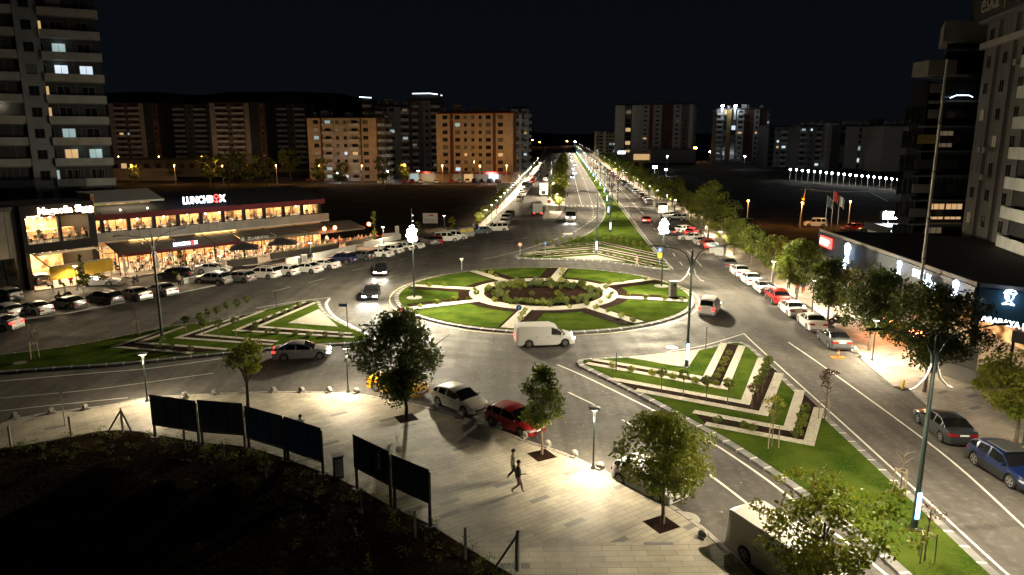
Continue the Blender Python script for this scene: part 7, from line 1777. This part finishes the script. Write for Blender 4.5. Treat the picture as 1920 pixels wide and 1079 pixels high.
for k, (xa, xb) in enumerate(((.06,.44),(.52,.93))): b = MB(); b.b2((L2*xa,-3.75,1.45), (L2*xb,-3.71,2.95)); b.build('yellow_blind', M['blind'], t)
pointlamp('pergola_light', t, (L2*.25,-2,3.0), 260, (1,.7,.35), .3); pointlamp('pergola_light', t, (L2*.75,-2,3.0), 260, (1,.7,.35), .3)
textmesh('Magnolia Shop', 1.15, 'signwarm', t, (L2*.22,-.08,8.85), name='sign_lettering', bold=.035)
for xa in (.08,.82): b = MB(); b.b2((L2*xa,-.12,8.62), (L2*xa+1.4,-.02,8.72)); b.build('light_bar', M['signwarm'], t)
area('sign_light', t, (L2*.5,-1.0,9.4), L2*.5, .4, 22, (1,.6,.4), (R(60),0,0))
def loc2(x, y, z): c, s = math.cos(RZ2), math.sin(RZ2); return Vector((A2.x + x*c - y*s, A2.y + x*s + y*c, z))
person(loc2(L2*.33, 2.2, 0), 270, 'stand', 'black', 'black', 'waiter in black behind the big glowing cafe window', z=5.42, detail=False)
for k in range(5): person(loc2(L2*(.12+.19*k), 1.2, 0), 90*k, 'sit', SH_[k], 'black', 'guest in %s upstairs in the glowing cafe, %s from the left' % (SH_[k], nth(k)), 'upstairs cafe guests', z=5.42, detail=False)
for k in range(6): person(loc2(L2*(.1+.15*k), -2.4, 0), 60*k, 'sit', SH_[k+2], 'black', 'guest in %s behind the yellow blinds, %s from the left' % (SH_[k+2], nth(k)), 'guests behind the yellow blinds', z=.2, detail=False)
person(loc2(L2*.47, -4.2, 0), 270, 'stand', 'black', 'black', 'person in black standing between the two yellow blinds', z=.03, detail=False)
for k in range(7):
    q = loc2(L2*(.09+.13*k), .9, 5.42); c = thing('cafe_chair', 'chair behind the big cafe window, %s from the left' % nth(k), 'chair', q, 1.6, 'chairs behind the big cafe window'); obj('seat', cs, c); obj('backrest', cbk, c)
    for sx in (-.19,.19):
        for sy in (-.19,.19): obj('leg', cleg, c, (sx,sy,0))
# beige shop at the far left
A3 = G(-60,560); B3 = G(56,542); d3 = B3 - A3; L3 = math.hypot(d3.x, d3.y)
t = thing('beige_shop', 'dark unlit shop with beige stone cladding left of the glowing cafe', 'shop', (A3.x, A3.y, 0), math.atan2(d3.y, d3.x))
b = MB(); 
for k in range(4): b.b2((L3*k/4,0,3.9), (L3*(k+1)/4-.05,9,9.4))
b.b2((L3*.82,0,0), (L3,.6,3.9)); b.b2((0,5,0), (L3*.82,9,3.9)); b.build('wall', M['w_stone'], t)
b = MB(); b.b2((0,.1,0), (L3*.82,.2,3.8)); b.build('shopfront', M['wglass'], t); b = MB()
for k in range(6): b.b2((L3*.13*k,-.02,0), (L3*.13*k+.1,.08,3.8))
b.build('shopfront_frame', M['frameb'], t); b = MB(); b.b2((-.3,-.3,9.4), (L3+.3,9.3,9.9)); b.build('roof', M['w_mid'], t)
# low white walls by the pavement
for i, (a, c, h) in enumerate([((345,535),(412,521),.7),((538,499),(562,494),.9),((590,489),(668,471),.9),((685,466),(752,450),.9),((720,447),(745,445),.7)]):
    p, q = G(*a), G(*c); dd = q - p; mb = MB(); mb.b2((0,0,0), (dd.length,.3,h)); o = mb.build('low_wall', M['w_white'], loc=(p.x, p.y, .13)); o.rotation_euler = (0,0,math.atan2(dd.y, dd.x)); tag(o, 'low white wall beside the left pavement, %s from the left' % nth(i), 'wall', 'low white walls on the left')
for i, (x, y, h, w_) in enumerate([(571,497,1.5,.8),(563,496,1.0,.5),(745,447,2.2,.6)]):
    t = thing('service_box', ['pale service cabinet behind the white saloons','small white box left of the service cabinet','tall white pillar at the end of the low walls'][i], 'cabinet', G(x, y, .13), .5); b = MB(); b.box((0,0,h/2), (w_,.5,h)); b.build('body', M['w_white'], t); b = MB(); b.box((0,-.26,h/2), (w_*.7,.01,h*.8)); b.build('door', M['w_concrete'], t)
p = G(420,510,.03); t = thing('pavement_board', 'small menu board standing before the silver saloon', 'board', p); b = MB(); b.box((0,0,1.3), (.6,.05,.8)); b.build('panel', M['w_cream'], t); b = MB(); b.tube([(0,.05,0),(0,.05,1.6)], .03, n=5); b.build('post', M['frameb'], t)
# camera mast with lights near the notice board
t = thing('camera_mast', 'thin mast with small white lamps left of the notice board', 'mast', G(773,448)); b = MB(); b.tube([(0,0,0),(0,0,5.5)], .05, n=6); b.build('pole', M['steel'], t)
for z in (2.2,3.2,4.2): b = MB(); b.sphere((.2,-.1,z), .09, 0, 7, 5); b.build('small_lamp', M['whiteled'], t)

# ------------------------------------------------------------------ cafe building on the right
zr = 6.4; T1, T2, T3 = G(1541,434,zr), G(1838,538,zr), G(2010,556,zr)
T1.z = T2.z = T3.z = 0
back = [G(2100,470,zr), G(1700,437,zr)]
t = thing('terrace_cafe', 'long low dark cafe building with glowing white signs on the right', 'cafe', (T2.x, T2.y, 0))
def rel(p): return (p.x - T2.x, p.y - T2.y)
b = MB(); poly = [rel(T1), (0,0), rel(T3), rel(back[0]), rel(back[1])]; b.prism(poly, zr-.5, zr, bottom=True); b.build('roof', M['w_dk'], t)
dA = (T2 - T1); LA = dA.length; ra = math.atan2(dA.y, dA.x); nrm = Vector((math.sin(ra), -math.cos(ra), 0))
def wallseg(P, Q, zlo, zhi, th, m, name, off=0):
    dd = Q - P; l_ = dd.length; a = math.atan2(dd.y, dd.x); b = MB(); b.b2((0,-th,zlo), (l_,0,zhi)); o = b.build(name, M[m], t); n = Vector((math.sin(a), -math.cos(a), 0)) * off
    o.location = (P.x - T2.x + n.x, P.y - T2.y + n.y, 0); o.rotation_euler = (0,0,a); return o
M['fasc'] = noisy('fascia_teal', (.01,.018,.034), (.016,.028,.05), .5, .5)
wallseg(T1, T2, 3.7, zr-.02, .4, 'fasc', 'fascia'); wallseg(T2, T3, 3.7, zr-.02, .4, 'w_teal', 'fascia'); wallseg(T1, T2, zr, zr+.35, .3, 'w_mid', 'parapet'); wallseg(T2, T3, zr, zr+.35, .3, 'w_mid', 'parapet')
inn = lambda P, k: P - nrm * k
wallseg(inn(T1,7), inn(T2,7), 0, zr-.6, .3, 'inwall', 'back_wall'); wallseg(T1, inn(T1,8) + nrm*0, 0, 3.7, .3, 'w_concrete', 'end_wall')
b0 = inn(T2,7); wallseg(b0, b0 + (T3-T2), 0, zr-.6, .3, 'inwall', 'back_wall')
for k in range(9):
    P = T1.lerp(T2, k/8); b = MB(); b.box((P.x-T2.x, P.y-T2.y, 1.9), (.35,.35,3.6)); b.build('column', M['frameb'], t)
def frame2(P, Q, pxy, y=0):
    dd = Q - P; a = math.atan2(dd.y, dd.x); q = onplane(*pxy, P, Q); return q, a
def sign(P, Q, pxy, txt, size, m, bold=.02, sx=1, off=.46):
    q, a = frame2(P, Q, pxy); n = Vector((math.sin(a), -math.cos(a), 0)) * off
    o = textmesh(txt, size, m, t, (q.x-T2.x+n.x, q.y-T2.y+n.y, q.z), (math.pi/2,0,a), name='sign_lettering', bold=bold, sx=sx); return o
def facelogo(P, Q, pxy, s):
    q, a = frame2(P, Q, pxy); n = Vector((math.sin(a), -math.cos(a), 0)) * .47
    b = MB()
    cap = [(-.5,.55),(-.38,.82),(0,.95),(.4,.85),(.58,.6)]; b.tube([(s*x,0,s*z) for x, z in cap], s*.06, n=5); b.tube([(-s*.5,0,s*.55),(-s*.1,0,s*.68),(s*.15,0,s*.55),(s*.5,0,s*.48)], s*.06, n=5)
    b.poly([(-.42*s,0,.58*s),(.1*s,0,.66*s),(0,0,.9*s),(-.3*s,0,.8*s)])
    for pts in ([(-.38,.5),(-.35,.1),(-.15,-.15),(.12,-.15)], [(.3,.45),(.36,.2),(.24,-.05)], [(-.1,-.2),(-.3,-.45),(-.55,-.6)], [(.12,-.15),(.3,-.4),(.5,-.6)], [(-.5,-.62),(0,-.52),(.5,-.62)]): b.tube([(s*x,0,s*z) for x, z in pts], s*.055, n=5)
    b.poly([(-.33*s,0,.45*s),(-.28*s,0,.05*s),(-.1*s,0,-.12*s),(.03*s,0,-.1*s),(.0,0,.4*s)])
    o = b.build('hat_face_emblem', M['signw'], t); o.location = (q.x-T2.x+n.x, q.y-T2.y+n.y, q.z); o.rotation_euler = (0,0,a)
    area('sign_light', o, (0,-.6,0), s, s, 20*s, (.4,.6,1), (math.pi/2,0,0))
facelogo(T1, T2, (1596,478), 1.35); sign(T1, T2, (1578,499), 'ESPRI', 1.0, 'signw', .03)
facelogo(T1, T2, (1695,504), .8); facelogo(T1, T2, (1802,544), .85); facelogo(T2, T3, (1893,559), .75)
sign(T1, T2, (1720,517), 'PATİ 16', .95, 'signw', .02); sign(T1, T2, (1740,534), 'PIZZA', .8, 'signw', .02)
q = sign(T1, T2, (1545,455), '', .1, 'signr') if False else None
P_, a_ = frame2(T1, T2, (1546,452)); b = MB(); b.b2((0,-.12,-.5), (3.6,0,.7)); o = b.build('red_sign', M['signr'], t); n_ = Vector((math.sin(a_), -math.cos(a_), 0))*.45; o.location = (P_.x-T2.x+n_.x, P_.y-T2.y+n_.y, P_.z); o.rotation_euler = (0,0,a_)
q = textmesh('KEBAP', .95, 'signwarm', o, (.15,-.14,-.25), name='sign_lettering', bold=.03)
P4, P5 = T2 + (T3-T2)*.05 - Vector((0,4.0,0)), T3 - Vector((0,9.5,0))
wallseg(P4, P5, 3.15, 4.0, .3, 'w_dk', 'drive_through_fascia'); 
sign(P4, P5, (1845,600), 'ARABAYA PAKET', .62, 'signw', .02, off=.34)
for k in range(3): wallseg(P4.lerp(P5, k*.33), P4.lerp(P5, k*.33) + (P5-P4)*.012, 0, 3.15, .2, 'frameb', 'column')
for k in range(7):
    P = T1.lerp(T2, (k+.5)/7) - nrm*3; area('ceiling_light', t, (P.x-T2.x, P.y-T2.y, zr-.8), 5, 4, 260, (1,.74,.45))
P = T2.lerp(T3, .45) + Vector((0,3,0)); area('ceiling_light', t, (P.x-T2.x, P.y-T2.y, zr-.8), 6, 4, 360, (1,.74,.45))
r_ = random.Random(8)
b = MB()
for k in range(40): P = T1.lerp(T2, r_.random()) - nrm * 6.4; b.box((P.x-T2.x, P.y-T2.y, r_.uniform(1,4)), (r_.uniform(.4,1.4), .2, r_.uniform(.3,.9)), 0, ra)
b.build('shelf_goods', M['inwood'], t)
for k in range(16): P = T1.lerp(T2, (k+.5)/16) - nrm * r_.uniform(1,5); b = MB(); b.sphere((P.x-T2.x, P.y-T2.y, r_.uniform(3.2,4.6)), .14, 0, 8, 5); b.build('pendant_lamp', M['ceil_on'], t)
# terrace planters with warm glow
TP = [(1500,520),(1560,562),(1625,605),(1684,636),(1724,662)]
for i in range(1, 4):
    p, q = G(*TP[i], z=.13), G(*TP[i+1], z=.13); dd = q - p; o = thing('terrace_planter', ['planter wall with lit greenery beside the motorcycle','planter wall below the first glowing heaters','planter wall below the second glowing heater'][i-1], 'planter', (p.x, p.y, .13), math.atan2(dd.y, dd.x), 'planter walls of the right cafe terrace')
    b = MB(); b.b2((0,0,0), (dd.length,.6,1.1)); b.build('wall', M['w_concrete' if i == 1 else 'planter'], o)
    cl = [(rnd.uniform(.1,dd.length), .3, 1.25, .3) for _ in range(int(dd.length*3))]; obj('plants', leafmesh('plants', cl, int(dd.length*80), .14, [M['leafy'], M['leaf']], i+30), o)
    if i == 1: b = MB(); b.b2((.2,.62,1.1), (dd.length-.2,.7,1.2)); b.build('light_strip', M['signwarm'], o); pointlamp('strip_light', o, (dd.length*.5,.6,1.9), 120, (1,.9,.5), .4); pointlamp('strip_light', o, (dd.length*.1,.6,1.9), 60, (1,.9,.5), .4)
for i, (x, y, pw) in enumerate([(1642,622,260),(1655,632,260),(1712,654,120)]):
    p = G(x, y, .13); o = thing('patio_heater', 'glowing orange patio heater on the right terrace, %s from the left' % nth(i), 'heater', p, .5, 'glowing patio heaters'); b = MB(); b.tube([(0,0,0),(0,0,1.1)], [.25,.1], n=8); b.build('base', M['frameb'], o)
    b = MB(); b.box((0,0,1.45), (1.3,.25,.3), 0, -.6); b.box((.1,-.25,1.2), (.9,.2,.15), 0, -.6); b.build('glowing_element', M['heat'], o); b = MB(); b.box((0,0,2.0), (1.4,.8,.05), 0, -.6); b.build('hood', M['frameb'], o); pointlamp('heater_light', o, (0,-.7,1.5), pw, (1,.36,.1), .2)
# white pavilion wall, dark low wall, raised red kerb at the lower right
p, q = G(1742,688,.13), G(1830,700,.13); dd = q - p; mb = MB(); mb.b2((0,0,0), (dd.length,.3,2.0)); o = mb.build('screen_wall', M['w_white'], loc=(p.x,p.y,.13)); o.rotation_euler = (0,0,math.atan2(dd.y,dd.x)); tag(o, 'white screen wall behind the person in orange', 'wall')
p, q = G(1766,704,.13), G(1842,728,.13); dd = q - p; mb = MB(); mb.b2((0,0,0), (dd.length,.4,1.1)); o = mb.build('planter_wall', M['w_mid'], loc=(p.x,p.y,.13)); o.rotation_euler = (0,0,math.atan2(dd.y,dd.x)); tag(o, 'dark low wall beneath the crown of the olive green tree', 'wall')
M['rosy'] = paving('paving_red', R(28), (.30,.2,.19), (.14,.11,.11))
rp = [(1822,727),(1845,735),(1900,770),(1960,800),(2100,880),(2100,760),(1960,715),(1880,700)]
sheet('pavement', GP(rp), .26, M['rosy'], .1, M['kerbl'])
